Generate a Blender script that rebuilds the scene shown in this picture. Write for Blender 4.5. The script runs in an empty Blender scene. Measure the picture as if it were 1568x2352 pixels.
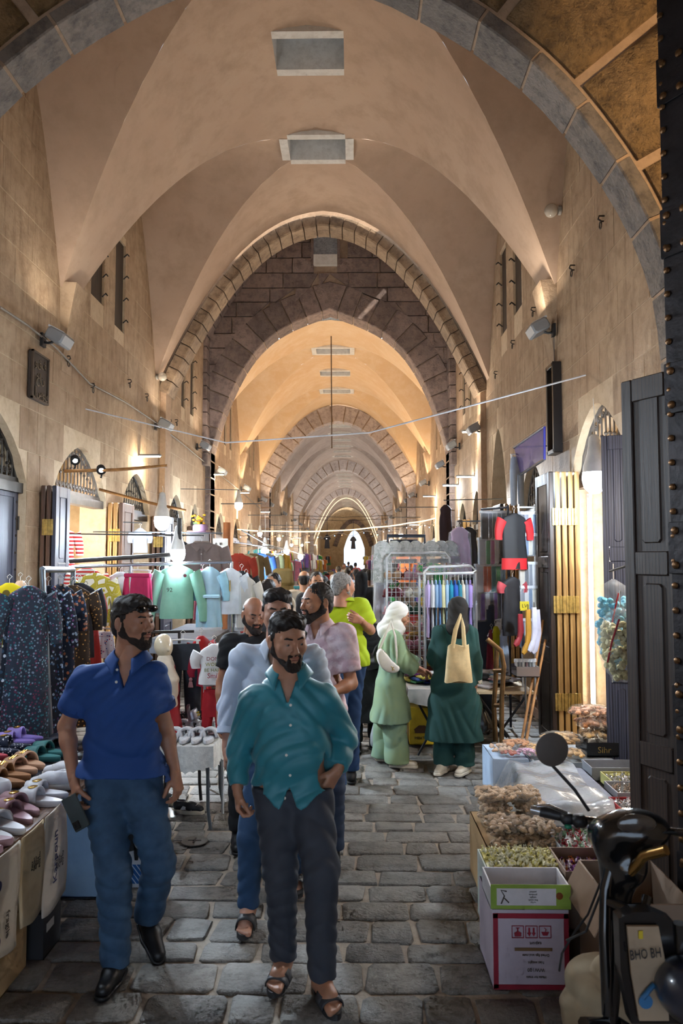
import bpy, bmesh, math, random
import numpy as np
from mathutils import Vector, Matrix, Euler, noise
R = math.radians
PI = math.pi
sin, cos = math.sin, math.cos
scene = bpy.context.scene
COL = scene.collection
random.seed(7)

# ---------------------------------------------------------------- camera
F_PX, CX, CY, VPX, VPY, CAM_H = 1750.0, 784.0, 1176.0, 808.0, 1283.0, 1.95
cam_d = bpy.data.cameras.new('camera')
cam = bpy.data.objects.new('camera', cam_d)
COL.objects.link(cam)
cam_d.sensor_fit = 'HORIZONTAL'
cam_d.sensor_width = 24.0
cam_d.lens = 24.0 * F_PX / 1568.0
cam_d.clip_start = 0.05
cam_d.clip_end = 300
cam.location = (0, 0, CAM_H)
cam.rotation_euler = (R(90) + math.atan((VPY - CY) / F_PX), 0, math.atan((VPX - CX) / F_PX))
cam_d.dof.use_dof = True
cam_d.dof.focus_distance = 8.0
cam_d.dof.aperture_fstop = 5.0
scene.camera = cam
_cm = cam.rotation_euler.to_matrix()

def ray(px, py):
    return _cm @ Vector(((px - CX) / F_PX, (CY - py) / F_PX, -1.0))
def at(px, py, Y):
    d = ray(px, py); t = Y / d.y
    return Vector((d.x * t, Y, CAM_H + d.z * t))
def atx(px, py, X):
    d = ray(px, py); t = X / d.x
    return Vector((X, d.y * t, CAM_H + d.z * t))
def atz(px, py, Z=0.0):
    d = ray(px, py); t = (Z - CAM_H) / d.z
    return Vector((d.x * t, d.y * t, Z))

# ---------------------------------------------------------------- sky light and exposure
world = bpy.data.worlds.new('world'); scene.world = world
world.use_nodes = True
wn = world.node_tree; wn.nodes.clear()
wo = wn.nodes.new('ShaderNodeOutputWorld'); wb = wn.nodes.new('ShaderNodeBackground')
wb.inputs[0].default_value = (0.62, 0.78, 1.0, 1); wb.inputs[1].default_value = 2.3
wn.links.new(wb.outputs[0], wo.inputs[0])
scene.view_settings.view_transform = 'Standard'
scene.view_settings.look = 'None'
scene.view_settings.gamma = 1.0
scene.view_settings.use_curve_mapping = False
scene.view_settings.exposure = 0.12
try:
    scene.cycles.max_bounces = 4
    scene.cycles.use_adaptive_sampling = True; scene.cycles.adaptive_threshold = 0.09; scene.cycles.adaptive_min_samples = 12
    scene.cycles.diffuse_bounces = 2; scene.cycles.glossy_bounces = 2; scene.cycles.transmission_bounces = 2
    scene.cycles.transparent_max_bounces = 6
    scene.cycles.sample_clamp_indirect = 6.0
    scene.cycles.sample_clamp_direct = 0.0
    scene.cycles.use_denoising = True
    scene.cycles.caustics_reflective = False
    scene.cycles.caustics_refractive = False
except Exception:
    pass

def lamp(kind, loc, power, color, size=0.3, aim=None, spot=None, blend=0.6, sy=None, parent=None, nm='light'):
    l = bpy.data.lights.new(nm, kind)
    l.energy = power; l.color = color
    if kind == 'AREA':
        l.shape = 'RECTANGLE'; l.size = size; l.size_y = sy or size
    elif kind in ('POINT', 'SPOT'):
        l.shadow_soft_size = size
    if kind == 'SPOT':
        l.spot_size = R(spot or 60); l.spot_blend = blend
    if kind == 'POINT': l.energy *= 2.3
    o = bpy.data.objects.new(nm, l); COL.objects.link(o)
    o.location = loc
    if aim is not None:
        o.rotation_euler = (Vector(aim) - Vector(loc)).to_track_quat('-Z', 'Y').to_euler()
    return o
SUN = bpy.data.lights.new('sun', 'SUN'); SUN.energy = 6.0; SUN.angle = R(0.8); SUN.color = (1.0, 0.95, 0.86)
so = bpy.data.objects.new('sun', SUN); COL.objects.link(so)
so.rotation_euler = Vector((-0.75, 0.7, -0.8)).to_track_quat('-Z', 'Y').to_euler()

# ---------------------------------------------------------------- colours and materials
def lin(c):
    if isinstance(c, str):
        c = [int(c[i:i + 2], 16) / 255 for i in (0, 2, 4)]
    return tuple((v / 12.92 if v <= 0.04045 else ((v + 0.055) / 1.055) ** 2.4) for v in c[:3])
_mats = {}
def nodes_for(name):
    m = bpy.data.materials.new(name); m.use_nodes = True
    nt = m.node_tree; b = nt.nodes['Principled BSDF']
    return m, nt, b
def N(nt, t, **kw):
    n = nt.nodes.new(t)
    for k, v in kw.items():
        if k.startswith('i_'):
            n.inputs[k[2:].replace('_', ' ')].default_value = v
        else:
            setattr(n, k, v)
    return n
def mixc(nt, fac, a, b, blend='MIX'):
    n = nt.nodes.new('ShaderNodeMix'); n.data_type = 'RGBA'; n.blend_type = blend
    for s, v in ((0, fac), (6, a), (7, b)):
        if hasattr(v, 'is_output'): nt.links.new(v, n.inputs[s])
        elif s == 0: n.inputs[s].default_value = v
        else: n.inputs[s].default_value = (*v[:3], 1)
    return n.outputs[2]
def coord(nt, kind='Object', scale=(1, 1, 1)):
    tc = nt.nodes.new('ShaderNodeTexCoord'); mp = nt.nodes.new('ShaderNodeMapping')
    mp.inputs['Scale'].default_value = scale
    nt.links.new(tc.outputs[kind], mp.inputs[0]); return mp.outputs[0]
def noise_n(nt, vec, scale, detail=4, rough=0.6):
    n = N(nt, 'ShaderNodeTexNoise'); n.inputs['Scale'].default_value = scale
    n.inputs['Detail'].default_value = detail; n.inputs['Roughness'].default_value = rough
    nt.links.new(vec, n.inputs['Vector']); return n
def ramp(nt, src, a, b, ca=(0, 0, 0), cb=(1, 1, 1)):
    r = nt.nodes.new('ShaderNodeValToRGB'); r.color_ramp.elements[0].position = a; r.color_ramp.elements[1].position = b
    r.color_ramp.elements[0].color = (*ca, 1); r.color_ramp.elements[1].color = (*cb, 1)
    nt.links.new(src, r.inputs[0]); return r.outputs[0]
def bump(nt, b, src, strength=0.3, dist=0.01):
    n = nt.nodes.new('ShaderNodeBump'); n.inputs['Strength'].default_value = strength
    n.inputs['Distance'].default_value = dist
    nt.links.new(src, n.inputs['Height']); nt.links.new(n.outputs[0], b.inputs['Normal'])

def MT(c, rough=0.8, metal=0.0, var=0.12, scale=6.0, bmp=0.1, alpha=1.0, trans=0.0, emit=0, sheen=0, coat=0, rnd=0.0, sp=0.5, c2=None):
    """plain procedural material: base colour broken up by noise, slight relief"""
    key = (c, rough, metal, var, scale, bmp, alpha, trans, emit, sheen, coat, rnd, sp, c2)
    if key in _mats: return _mats[key]
    m, nt, b = nodes_for('mat_' + (c if isinstance(c, str) else 'c'))
    base = lin(c)
    v = coord(nt)
    nz = noise_n(nt, v, scale)
    dark = lin(c2) if c2 else tuple(x * (1 - var) ** 2 for x in base)
    lite = tuple(min(1, x * (1 + var * 0.6)) for x in base)
    col = mixc(nt, ramp(nt, nz.outputs[0], 0.3, 0.7), dark, lite)
    if rnd:
        oi = nt.nodes.new('ShaderNodeObjectInfo')
        hs = nt.nodes.new('ShaderNodeHueSaturation')
        mr = N(nt, 'ShaderNodeMapRange'); mr.inputs['To Min'].default_value = 1 - rnd; mr.inputs['To Max'].default_value = 1 + rnd
        nt.links.new(oi.outputs['Random'], mr.inputs[0]); nt.links.new(mr.outputs[0], hs.inputs['Value'])
        nt.links.new(col, hs.inputs['Color']); col = hs.outputs[0]
    nt.links.new(col, b.inputs['Base Color'])
    b.inputs['Roughness'].default_value = rough; b.inputs['Metallic'].default_value = metal
    b.inputs['Specular IOR Level'].default_value = sp
    if bmp:
        n2 = noise_n(nt, v, scale * 4, 3); bump(nt, b, n2.outputs[0], bmp, 0.01)
    if alpha < 1: b.inputs['Alpha'].default_value = alpha
    if trans: b.inputs['Transmission Weight'].default_value = trans
    if sheen: b.inputs['Sheen Weight'].default_value = sheen
    if coat: b.inputs['Coat Weight'].default_value = coat; b.inputs['Coat Roughness'].default_value = 0.1
    if emit:
        b.inputs['Emission Color'].default_value = (*base, 1); b.inputs['Emission Strength'].default_value = emit
    _mats[key] = m
    return m

def stone_mat(name, c1, c2, c3, scale=1.4, bmp=0.5, rnd=0.15, dirt=None, streak=0.0):
    """stone: three tones, stains, pits; tone shifts a little from piece to piece"""
    m, nt, b = nodes_for(name)
    v = coord(nt, 'Generated' if False else 'Object')
    geo = nt.nodes.new('ShaderNodeNewGeometry')
    pos = geo.outputs['Position']
    n1 = noise_n(nt, pos, scale, 8, 0.62); n2 = noise_n(nt, pos, scale * 5, 8, 0.7); n3 = noise_n(nt, pos, scale * 22, 5, 0.6)
    col = mixc(nt, ramp(nt, n1.outputs[0], 0.38, 0.62), lin(c1), lin(c2))
    col = mixc(nt, ramp(nt, n2.outputs[0], 0.45, 0.7), col, lin(c3))
    if streak:
        mp = nt.nodes.new('ShaderNodeMapping'); mp.inputs['Scale'].default_value = (7, 7, 0.7)
        nt.links.new(pos, mp.inputs[0])
        ns = noise_n(nt, mp.outputs[0], 1.6, 5, 0.7)
        f = nt.nodes.new('ShaderNodeMath'); f.operation = 'MULTIPLY'; f.inputs[1].default_value = streak
        nt.links.new(ramp(nt, ns.outputs[0], 0.5, 0.75), f.inputs[0])
        col = mixc(nt, f.outputs[0], col, lin(dirt or c3))
    oi = nt.nodes.new('ShaderNodeObjectInfo'); hs = nt.nodes.new('ShaderNodeHueSaturation')
    mr = N(nt, 'ShaderNodeMapRange'); mr.inputs['To Min'].default_value = 1 - rnd; mr.inputs['To Max'].default_value = 1 + rnd
    nt.links.new(oi.outputs['Random'], mr.inputs[0]); nt.links.new(mr.outputs[0], hs.inputs['Value'])
    nt.links.new(col, hs.inputs['Color']); nt.links.new(hs.outputs[0], b.inputs['Base Color'])
    b.inputs['Roughness'].default_value = 0.85
    ad = nt.nodes.new('ShaderNodeMath'); ad.operation = 'ADD'
    nt.links.new(n2.outputs[0], ad.inputs[0]); nt.links.new(n3.outputs[0], ad.inputs[1])
    bump(nt, b, ad.outputs[0], bmp, 0.03)
    return m

def wood_mat(name, c1, c2, rough=0.55, axis='Z', scale=1.0):
    m, nt, b = nodes_for(name)
    s = {'Z': (14, 14, 0.9), 'X': (0.9, 14, 14), 'Y': (14, 0.9, 14)}[axis]
    v = coord(nt, 'Object', tuple(x * scale for x in s))
    n1 = noise_n(nt, v, 1.6, 5, 0.65)
    w = N(nt, 'ShaderNodeTexWave'); w.inputs['Scale'].default_value = 1.1; w.inputs['Distortion'].default_value = 7
    w.inputs['Detail'].default_value = 3; nt.links.new(v, w.inputs['Vector'])
    f = mixc(nt, 0.5, n1.outputs[0], w.outputs[0]) if False else None
    col = mixc(nt, ramp(nt, n1.outputs[0], 0.3, 0.72), lin(c1), lin(c2))
    col = mixc(nt, ramp(nt, w.outputs[0], 0.62, 0.95), col, tuple(x * 0.55 for x in lin(c1)))
    nt.links.new(col, b.inputs['Base Color']); b.inputs['Roughness'].default_value = rough
    bump(nt, b, n1.outputs[0], 0.25, 0.01)
    return m

def pattern_mat(kind, cs, scale=10, rough=0.85):
    """printed cloth: 'spots' 'stripes' 'check' 'maze' 'floral' 'tie'"""
    key = ('pat', kind, tuple(cs), scale)
    if key in _mats: return _mats[key]
    m, nt, b = nodes_for('cloth_' + kind)
    v = coord(nt)
    L = [lin(c) for c in cs]
    if kind == 'stripes':
        w = N(nt, 'ShaderNodeTexWave', bands_direction='Z'); w.inputs['Scale'].default_value = scale
        nt.links.new(v, w.inputs['Vector']); col = mixc(nt, ramp(nt, w.outputs[0], 0.48, 0.52), L[0], L[1])
    elif kind == 'check':
        w = N(nt, 'ShaderNodeTexChecker'); w.inputs['Scale'].default_value = scale
        nt.links.new(v, w.inputs['Vector']); col = mixc(nt, w.outputs[1], L[0], L[1])
    elif kind == 'maze':
        vo = N(nt, 'ShaderNodeTexVoronoi', feature='DISTANCE_TO_EDGE', distance='EUCLIDEAN'); vo.inputs['Scale'].default_value = scale
        nt.links.new(v, vo.inputs['Vector'])
        ml = N(nt, 'ShaderNodeMath', operation='MULTIPLY'); ml.inputs[1].default_value = 22
        sn = N(nt, 'ShaderNodeMath', operation='SINE')
        nt.links.new(vo.outputs[0], ml.inputs[0]); nt.links.new(ml.outputs[0], sn.inputs[0])
        col = mixc(nt, ramp(nt, sn.outputs[0], 0.0, 0.12), L[0], L[1])
    elif kind in ('floral', 'spots'):
        vo = N(nt, 'ShaderNodeTexVoronoi'); vo.inputs['Scale'].default_value = scale
        nt.links.new(v, vo.inputs['Vector'])
        th = 0.36 if kind == 'floral' else 0.25
        inner = mixc(nt, ramp(nt, vo.outputs[1], 0.35, 0.5), L[1], L[2] if len(L) > 2 else L[1])
        if len(L) > 3: inner = mixc(nt, ramp(nt, vo.outputs[1], 0.6, 0.65), inner, L[3])
        col = mixc(nt, ramp(nt, vo.outputs[0], th, th + 0.03), inner, L[0])
    else:
        n = noise_n(nt, v, scale, 3); col = mixc(nt, ramp(nt, n.outputs[0], 0.42, 0.58), L[0], L[1])
        if len(L) > 2:
            n = noise_n(nt, v, scale * 2.3, 3); col = mixc(nt, ramp(nt, n.outputs[0], 0.52, 0.62), col, L[2])
    nt.links.new(col, b.inputs['Base Color']); b.inputs['Roughness'].default_value = rough
    n2 = noise_n(nt, v, 30, 2); bump(nt, b, n2.outputs[0], 0.15, 0.005)
    _mats[key] = m
    return m

def emit_mat(c, s):
    key = ('em', c, s)
    if key in _mats: return _mats[key]
    m, nt, b = nodes_for('light_source')
    nt.nodes.remove(b); e = N(nt, 'ShaderNodeEmission')
    e.inputs[0].default_value = (*lin(c), 1); e.inputs[1].default_value = s
    nt.links.new(e.outputs[0], nt.nodes['Material Output'].inputs[0])
    _mats[key] = m
    return m

# ---------------------------------------------------------------- mesh builder
def xf(loc=(0, 0, 0), rx=0, ry=0, rz=0, s=1):
    return Matrix.Translation(Vector(loc)) @ Euler((rx, ry, rz)).to_matrix().to_4x4() @ Matrix.Scale(s, 4)
class MB:
    def __init__(s): s.v = []; s.f = []; s.mi = []; s.T = Matrix.Identity(4)
    def add(s, vs, fs, mi=0, T=None):
        o = len(s.v); M = s.T @ T if T is not None else s.T
        s.v += [tuple(M @ Vector(p)) for p in vs]
        s.f += [tuple(i + o for i in f) for f in fs]; s.mi += [mi] * len(fs)
        return s
    def box(s, c, d, mi=0, rz=0, rx=0, ry=0, bv=0.0):
        x, y, z = d[0] / 2, d[1] / 2, d[2] / 2
        T = xf(c, rx, ry, rz)
        if bv <= 0:
            vs = [(a * x, b * y, e * z) for a in (-1, 1) for b in (-1, 1) for e in (-1, 1)]
            return s.add(vs, [(0, 1, 3, 2), (4, 6, 7, 5), (0, 4, 5, 1), (2, 3, 7, 6), (0, 2, 6, 4), (1, 5, 7, 3)], mi, T)
        bv = min(bv, x * .9, y * .9, z * .9)
        # chamfered slab profile in local xz extruded along y with inset ends
        def ring(yy, k):
            a, c_ = x - k, z - k
            return [(-a + bv, yy, -c_), (a - bv, yy, -c_), (a, yy, -c_ + bv), (a, yy, c_ - bv), (a - bv, yy, c_), (-a + bv, yy, c_), (-a, yy, c_ - bv), (-a, yy, -c_ + bv)]
        rings = [ring(-y, bv * .8), ring(-y + bv, 0), ring(y - bv, 0), ring(y, bv * .8)]
        vs = [p for r in rings for p in r]
        fs = [tuple(range(8)), tuple(reversed(range(24, 32)))]
        for k in range(3):
            for i in range(8):
                j = (i + 1) % 8
                fs.append((k * 8 + i, (k + 1) * 8 + i, (k + 1) * 8 + j, k * 8 + j))
        return s.add(vs, fs, mi, T)
    def loft(s, rings, mi=0, cap=True, closed=True):
        n = len(rings[0]); vs = [p for r in rings for p in r]; fs = []
        for k in range(len(rings) - 1):
            for i in range(n if closed else n - 1):
                j = (i + 1) % n
                fs.append((k * n + i, k * n + j, (k + 1) * n + j, (k + 1) * n + i))
        if cap and closed:
            fs.append(tuple(reversed(range(n)))); fs.append(tuple(range((len(rings) - 1) * n, len(rings) * n)))
        return s.add(vs, fs, mi)
    def tube(s, pts, r, n=8, mi=0, cap=True, flat=1.0):
        P = [Vector(p) for p in pts]; rings = []
        rr = r if isinstance(r, (list, tuple)) else [r] * len(P)
        up = None
        for i, p in enumerate(P):
            t = (P[min(i + 1, len(P) - 1)] - P[max(i - 1, 0)])
            t = t.normalized() if t.length > 1e-9 else Vector((0, 0, 1))
            if up is None:
                up = Vector((0, 0, 1)) if abs(t.z) < 0.9 else Vector((0, 1, 0))
            a = t.cross(up).normalized(); b = a.cross(t).normalized(); up = b
            rings.append([p + a * rr[i] * cos(2 * PI * k / n) + b * rr[i] * flat * sin(2 * PI * k / n) for k in range(n)])
        return s.loft(rings, mi, cap)
    def lathe(s, prof, n=16, c=(0, 0, 0), mi=0, T=None, cap=True):
        rings = [[(c[0] + r * cos(2 * PI * k / n), c[1] + r * sin(2 * PI * k / n), c[2] + z) for k in range(n)] for r, z in prof]
        if T is not None:
            rings = [[tuple(T @ Vector(p)) for p in rg] for rg in rings]
        return s.loft(rings, mi, cap)
    def ball(s, c, r, n=12, m=8, mi=0, T=None):
        if not hasattr(r, '__len__'): r = (r, r, r)
        vs = []; fs = []
        for i in range(1, m):
            a = PI * i / m
            for k in range(n):
                b = 2 * PI * k / n
                vs.append((c[0] + r[0] * sin(a) * cos(b), c[1] + r[1] * sin(a) * sin(b), c[2] + r[2] * cos(a)))
        vs += [(c[0], c[1], c[2] + r[2]), (c[0], c[1], c[2] - r[2])]
        t, bt = len(vs) - 2, len(vs) - 1
        for k in range(n):
            j = (k + 1) % n
            fs.append((t, k, j)); fs.append((bt, (m - 2) * n + j, (m - 2) * n + k))
            for i in range(m - 2):
                fs.append((i * n + k, (i + 1) * n + k, (i + 1) * n + j, i * n + j))
        return s.add(vs, fs, mi, T)
    def prism(s, pts, thick, T=None, mi=0):
        """2-D outline (x,z) extruded along y"""
        n = len(pts)
        vs = [(p[0], -thick / 2, p[1]) for p in pts] + [(p[0], thick / 2, p[1]) for p in pts]
        fs = [tuple(range(n)), tuple(reversed(range(n, 2 * n)))]
        for i in range(n):
            j = (i + 1) % n
            fs.append((i, n + i, n + j, j))
        return s.add(vs, fs, mi, T)
    def grid(s, fn, nu, nv, mi=0):
        vs = [fn(i / nu, j / nv) for j in range(nv + 1) for i in range(nu + 1)]
        fs = [(j * (nu + 1) + i, j * (nu + 1) + i + 1, (j + 1) * (nu + 1) + i + 1, (j + 1) * (nu + 1) + i) for j in range(nv) for i in range(nu)]
        return s.add(vs, fs, mi)
    def quad(s, a, b, c, d, mi=0): return s.add([a, b, c, d], [(0, 1, 2, 3)], mi)
    def mesh(s, name, mats, smooth=35):
        me = bpy.data.meshes.new(name); me.from_pydata(s.v, [], s.f)
        for m in (mats if isinstance(mats, (list, tuple)) else [mats]): me.materials.append(m)
        me.polygons.foreach_set('material_index', s.mi)
        bm = bmesh.new(); bm.from_mesh(me); bmesh.ops.recalc_face_normals(bm, faces=bm.faces); bm.to_mesh(me); bm.free()
        if smooth:
            me.polygons.foreach_set('use_smooth', [True] * len(me.polygons))
            me.set_sharp_from_angle(angle=R(smooth))
        return me
    def build(s, name, mats, parent=None, loc=(0, 0, 0), rz=0, smooth=35, rot=None):
        return obj(name, s.mesh(name, mats, smooth), parent, loc, rz, rot)

def obj(name, me, parent=None, loc=(0, 0, 0), rz=0, rot=None):
    o = bpy.data.objects.new(name, me); COL.objects.link(o)
    o.location = loc; o.rotation_euler = rot or (0, 0, rz)
    if parent is not None: o.parent = parent
    return o
def thing(name, label, cat, loc=(0, 0, 0), rz=0, group=None):
    o = bpy.data.objects.new(name, None); COL.objects.link(o); o.empty_display_size = 0.1
    o.location = loc; o.rotation_euler = (0, 0, rz)
    return tag(o, label, cat, group)
def tag(o, label=None, cat=None, group=None, kind=None):
    if label: o['label'] = label
    if cat: o['category'] = cat
    if group: o['group'] = group
    if kind: o['kind'] = kind
    return o
_kids = {}
def dup(root, loc, rz=0, label=None, group=None, scale=None, rot=None):
    def cp(o, par):
        c = o.copy(); COL.objects.link(c)
        if par is not None: c.parent = par
        for ch in list(_ch(o)): cp(ch, c)
        return c
    def _ch(o):
        return [x for x in _allch.get(o.name, [])]
    if root.name not in _snap:
        _snap[root.name] = True
        def reg(o):
            _allch[o.name] = list(o.children)
            for x in _allch[o.name]: reg(x)
        reg(root)
    r = cp(root, None)
    r.location = loc; r.rotation_euler = rot or (0, 0, rz)
    if label: r['label'] = label
    if group: r['group'] = group
    if scale: r.scale = (scale,) * 3 if not hasattr(scale, '__len__') else scale
    return r
_allch = {}; _snap = {}
def structure(o, label=None, cat=None):
    o['kind'] = 'structure'
    if label: o['label'] = label
    return o
def text(body, size, parent, loc, rot, mat_, name='lettering', extrude=0.0008, align='CENTER', sx=1.0):
    cu = bpy.data.curves.new(name, 'FONT'); cu.body = body; cu.size = size; cu.extrude = extrude
    cu.align_x = align; cu.align_y = 'CENTER'; cu.resolution_u = 2
    o = bpy.data.objects.new(name, cu); COL.objects.link(o)
    me = bpy.data.meshes.new_from_object(o, depsgraph=bpy.context.evaluated_depsgraph_get()); bpy.data.objects.remove(o)
    me.materials.clear(); me.materials.append(mat_)
    o = bpy.data.objects.new(name, me); COL.objects.link(o); o.location = loc; o.rotation_euler = rot
    o.scale = (sx, 1, 1)
    if parent is not None: o.parent = parent
    return o
BRASS = MT('c8a860', .4, .7, var=.25, scale=20)
CHROME = MT('b9bcc2', .25, .9, var=.05)
# ================================================================ the setting
XL, XR, XC, HW = -3.30, 2.30, -0.50, 2.80
ZS, ZC = 4.96, 7.62            # springing and crown of the vault
HALF = 0.20                    # half width of the plaster band on a pier
PLASTER = stone_mat('lime_plaster', 'b3957c', 'bb9f86', 'a88c73', scale=0.5, bmp=0.05, rnd=0.0)
PLASTER2 = stone_mat('ochre_plaster', 'd2b088', 'cfa87c', 'd8bb98', scale=0.5, bmp=0.05, rnd=0.0)
PLASTER3 = stone_mat('grey_plaster', 'b0a298', 'a99a90', 'bcaea3', scale=0.5, bmp=0.05, rnd=0.0)
WALLST = stone_mat('wall_limestone', 'a68a6e', 'b59b7d', '93785c', scale=1.1, bmp=0.35, rnd=0.035, dirt='735a40', streak=0.7)
WALLMORT = stone_mat('wall_mortar', 'c3aa8a', 'cdb698', 'b59b7c', scale=2.0, bmp=0.2, rnd=0.0)
DARKST = stone_mat('old_grey_stone', '8f7a6e', '7b6a62', '5c4c47', scale=1.7, bmp=0.6, rnd=0.22)
GOLDST = stone_mat('rough_golden_stone', 'a5835a', '87683f', '54402a', scale=2.2, bmp=1.0, rnd=0.15)
RINGST = stone_mat('arch_stone', '766a60', '857668', '4c443e', scale=1.8, bmp=0.5, rnd=0.2)
BROWNST = stone_mat('brown_arch_stone', '8f765c', 'a0876b', '6a5542', scale=1.8, bmp=.5, rnd=.18)
MORTD = stone_mat('dull_mortar', 'b09780', 'a08870', '8d7662', scale=3, bmp=.3, rnd=0)
MORTAR = stone_mat('pale_mortar', 'b8987a', 'a98a6d', '9d8064', scale=3, bmp=0.3, rnd=0.0)
COBBLE = stone_mat('paving_stone', '78746f', '8d8882', '585552', scale=2.2, bmp=0.6, rnd=0.22)
COBMORT = stone_mat('paving_joint', 'a89a8a', '9c8f82', '8a7f74', scale=3, bmp=0.3, rnd=0.0)
for m_ in (COBBLE,):
    m_.node_tree.nodes['Principled BSDF'].inputs['Roughness'].default_value = 0.5
WHITEPL = stone_mat('white_lime', 'd8d2c8', 'cfc8bd', 'bfb6aa', scale=2, bmp=0.2, rnd=0)
VENTST = stone_mat('vent_stone', '8a867e', '9a958c', '5c5852', scale=4, bmp=0.8, rnd=0.1)

def vprof(u):
    u = min(1, abs(u)); return 0.93 * (1 - u ** 2.2) + 0.07 * (1 - u)

def vault_bay(bm, y0, y1, zs=ZS, zc=ZC, nx=36, nb=4):
    """one cross-vaulted bay: band at each pier, a crossing cell from each wall"""
    ym = (y0 + y1) / 2; hl = (y1 - y0) / 2 - HALF
    xs = [-cos(PI * i / nx) for i in range(nx + 1)]
    rise = zc - zs
    def P(x, y, z): return bm.verts.new((XC + HW * x, y, z))
    for sgn in (-1, 1):                        # longitudinal barrel, two halves of the bay
        rows = []
        for x in xs:
            v = vprof(x); yb = hl * math.sqrt(max(0, 1 - v)) * sgn
            ye = (hl + HALF) * sgn
            z = zs + rise * v
            rows.append([P(x, ym + ye + (yb - ye) * k / nb, z) for k in range(nb + 1)])
        for a, b in zip(rows[:-1], rows[1:]):
            for k in range(nb): 
                try: bm.faces.new((a[k], b[k], b[k + 1], a[k + 1]))
                except ValueError: pass
    for sx in (-1, 1):                         # crossing cells
        rows = []
        ny = 30
        for i in range(ny + 1):
            t = -cos(PI * i / ny); y = hl * t; v = 1 - t * t
            # crease x where vprof(x)=v
            lo, hi = 0.0, 1.0
            for _ in range(30):
                mid = (lo + hi) / 2
                if vprof(mid) > v: lo = mid
                else: hi = mid
            xb = lo; z = zs + rise * v
            rows.append([P(sx * (1.02 + (xb - 1.02) * k / nb), ym + y, z) for k in range(nb + 1)])
        for a, b in zip(rows[:-1], rows[1:]):
            for k in range(nb):
                try: bm.faces.new((a[k], b[k], b[k + 1], a[k + 1]))
                except ValueError: pass

def cut_rect(bm, x0, x1, y0, y1):
    for co, no in (((x0, 0, 0), (1, 0, 0)), ((x1, 0, 0), (1, 0, 0)), ((0, y0, 0), (0, 1, 0)), ((0, y1, 0), (0, 1, 0))):
        fs = [f for f in bm.faces if x0 - .8 < f.calc_center_median().x < x1 + .8 and y0 - 1.5 < f.calc_center_median().y < y1 + 1.5]
        g = set(fs)
        for f in fs: g.update(f.verts); g.update(f.edges)
        bmesh.ops.bisect_plane(bm, geom=list(g), plane_co=co, plane_no=no, dist=1e-5)
    dl = [f for f in bm.faces if x0 < f.calc_center_median().x < x1 and y0 < f.calc_center_median().y < y1]
    bmesh.ops.delete(bm, geom=dl, context='FACES')

def make_vault(idx, bounds, zc, mat_, vents, label):
    bm = bmesh.new()
    for a, b in zip(bounds[:-1], bounds[1:]): vault_bay(bm, a, b, ZS, zc)
    bmesh.ops.remove_doubles(bm, verts=bm.verts, dist=0.004)
    for (vy, w, l) in vents: cut_rect(bm, XC - w / 2, XC + w / 2, vy - l / 2, vy + l / 2)
    bmesh.ops.recalc_face_normals(bm, faces=bm.faces)
    me = bpy.data.meshes.new('ceiling'); bm.to_mesh(me); bm.free()
    me.materials.append(mat_)
    me.polygons.foreach_set('use_smooth', [True] * len(me.polygons)); me.set_sharp_from_angle(angle=R(22))
    o = obj('ceiling', me); structure(o, label)
    for k, (vy, w, l) in enumerate(vents):     # shafts up to the sky
        mb = MB(); z0 = zc - 0.075; z1 = zc + 0.42; z2 = zc + 1.25; t = 0.12
        for (za, zb, mi, g) in ((z0, z1, 0, 0.0), (z1, z2, 1, 0.03)):
            hw, hl = w / 2 + g, l / 2 + g
            mb.box((XC - hw - t / 2, vy, (za + zb) / 2), (t, 2 * hl + 2 * t, zb - za), mi)
            mb.box((XC + hw + t / 2, vy, (za + zb) / 2), (t, 2 * hl + 2 * t, zb - za), mi)
            mb.box((XC, vy - hl - t / 2, (za + zb) / 2), (2 * hw, t, zb - za), mi)
            mb.box((XC, vy + hl + t / 2, (za + zb) / 2), (2 * hw, t, zb - za), mi)
        s_ = mb.build('vent_shaft', [WHITEPL, VENTST], o, smooth=0)
        if vy < 20:
            g_ = MB()
            for i in range(4):
                x = XC - w / 2 + w * (i + .5) / 4; g_.tube([(x, vy - l / 2, z1 + .05), (x, vy + l / 2, z1 + .05)], 0.014, 6)
            for i in range(2):
                y = vy - l / 2 + l * (i + .7) / 2.2; g_.tube([(XC - w / 2, y, z1 + .06), (XC + w / 2, y, z1 + .06)], 0.014, 6)
            g_.build('grille_bar', MT('3a342f', 0.6, 0.7), s_)
    return o

def vents_for(bounds, w=0.82, l=0.55):
    r = []
    for i, (a, b) in enumerate(zip(bounds[:-1], bounds[1:])):
        r.append(((a + b) / 2, w, l))
        if i < len(bounds) - 2: r.append((b, w, l))
    return r
SEC = [[4.45, 8.62, 12.82], [17.6, 22.5, 27.4], [27.8, 31.6, 35.4, 39.2, 43.0], [43.4, 47.6, 51.7, 55.9, 60.0], [60.4, 64.6, 68.8, 73.0, 77.2, 81.4]]
make_vault(0, SEC[0], 7.95, PLASTER, vents_for(SEC[0]), 'brownish cream plaster cross vault nearest the gate')
make_vault(1, SEC[1], 7.55, PLASTER2, vents_for(SEC[1], .9, .5), 'yellowish plaster vault seen through the first stone arch')
make_vault(2, SEC[2], 7.55, PLASTER3, vents_for(SEC[2], .9, .5), 'greyish plaster vault beyond the second stone arch')
make_vault(3, SEC[3], 7.50, PLASTER3, vents_for(SEC[3], .9, .5), 'pale vault beyond the sunlit third arch')
make_vault(4, SEC[4], 7.45, PLASTER3, vents_for(SEC[4], .9, .5), 'farthest vault ending at the gate wall')

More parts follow.
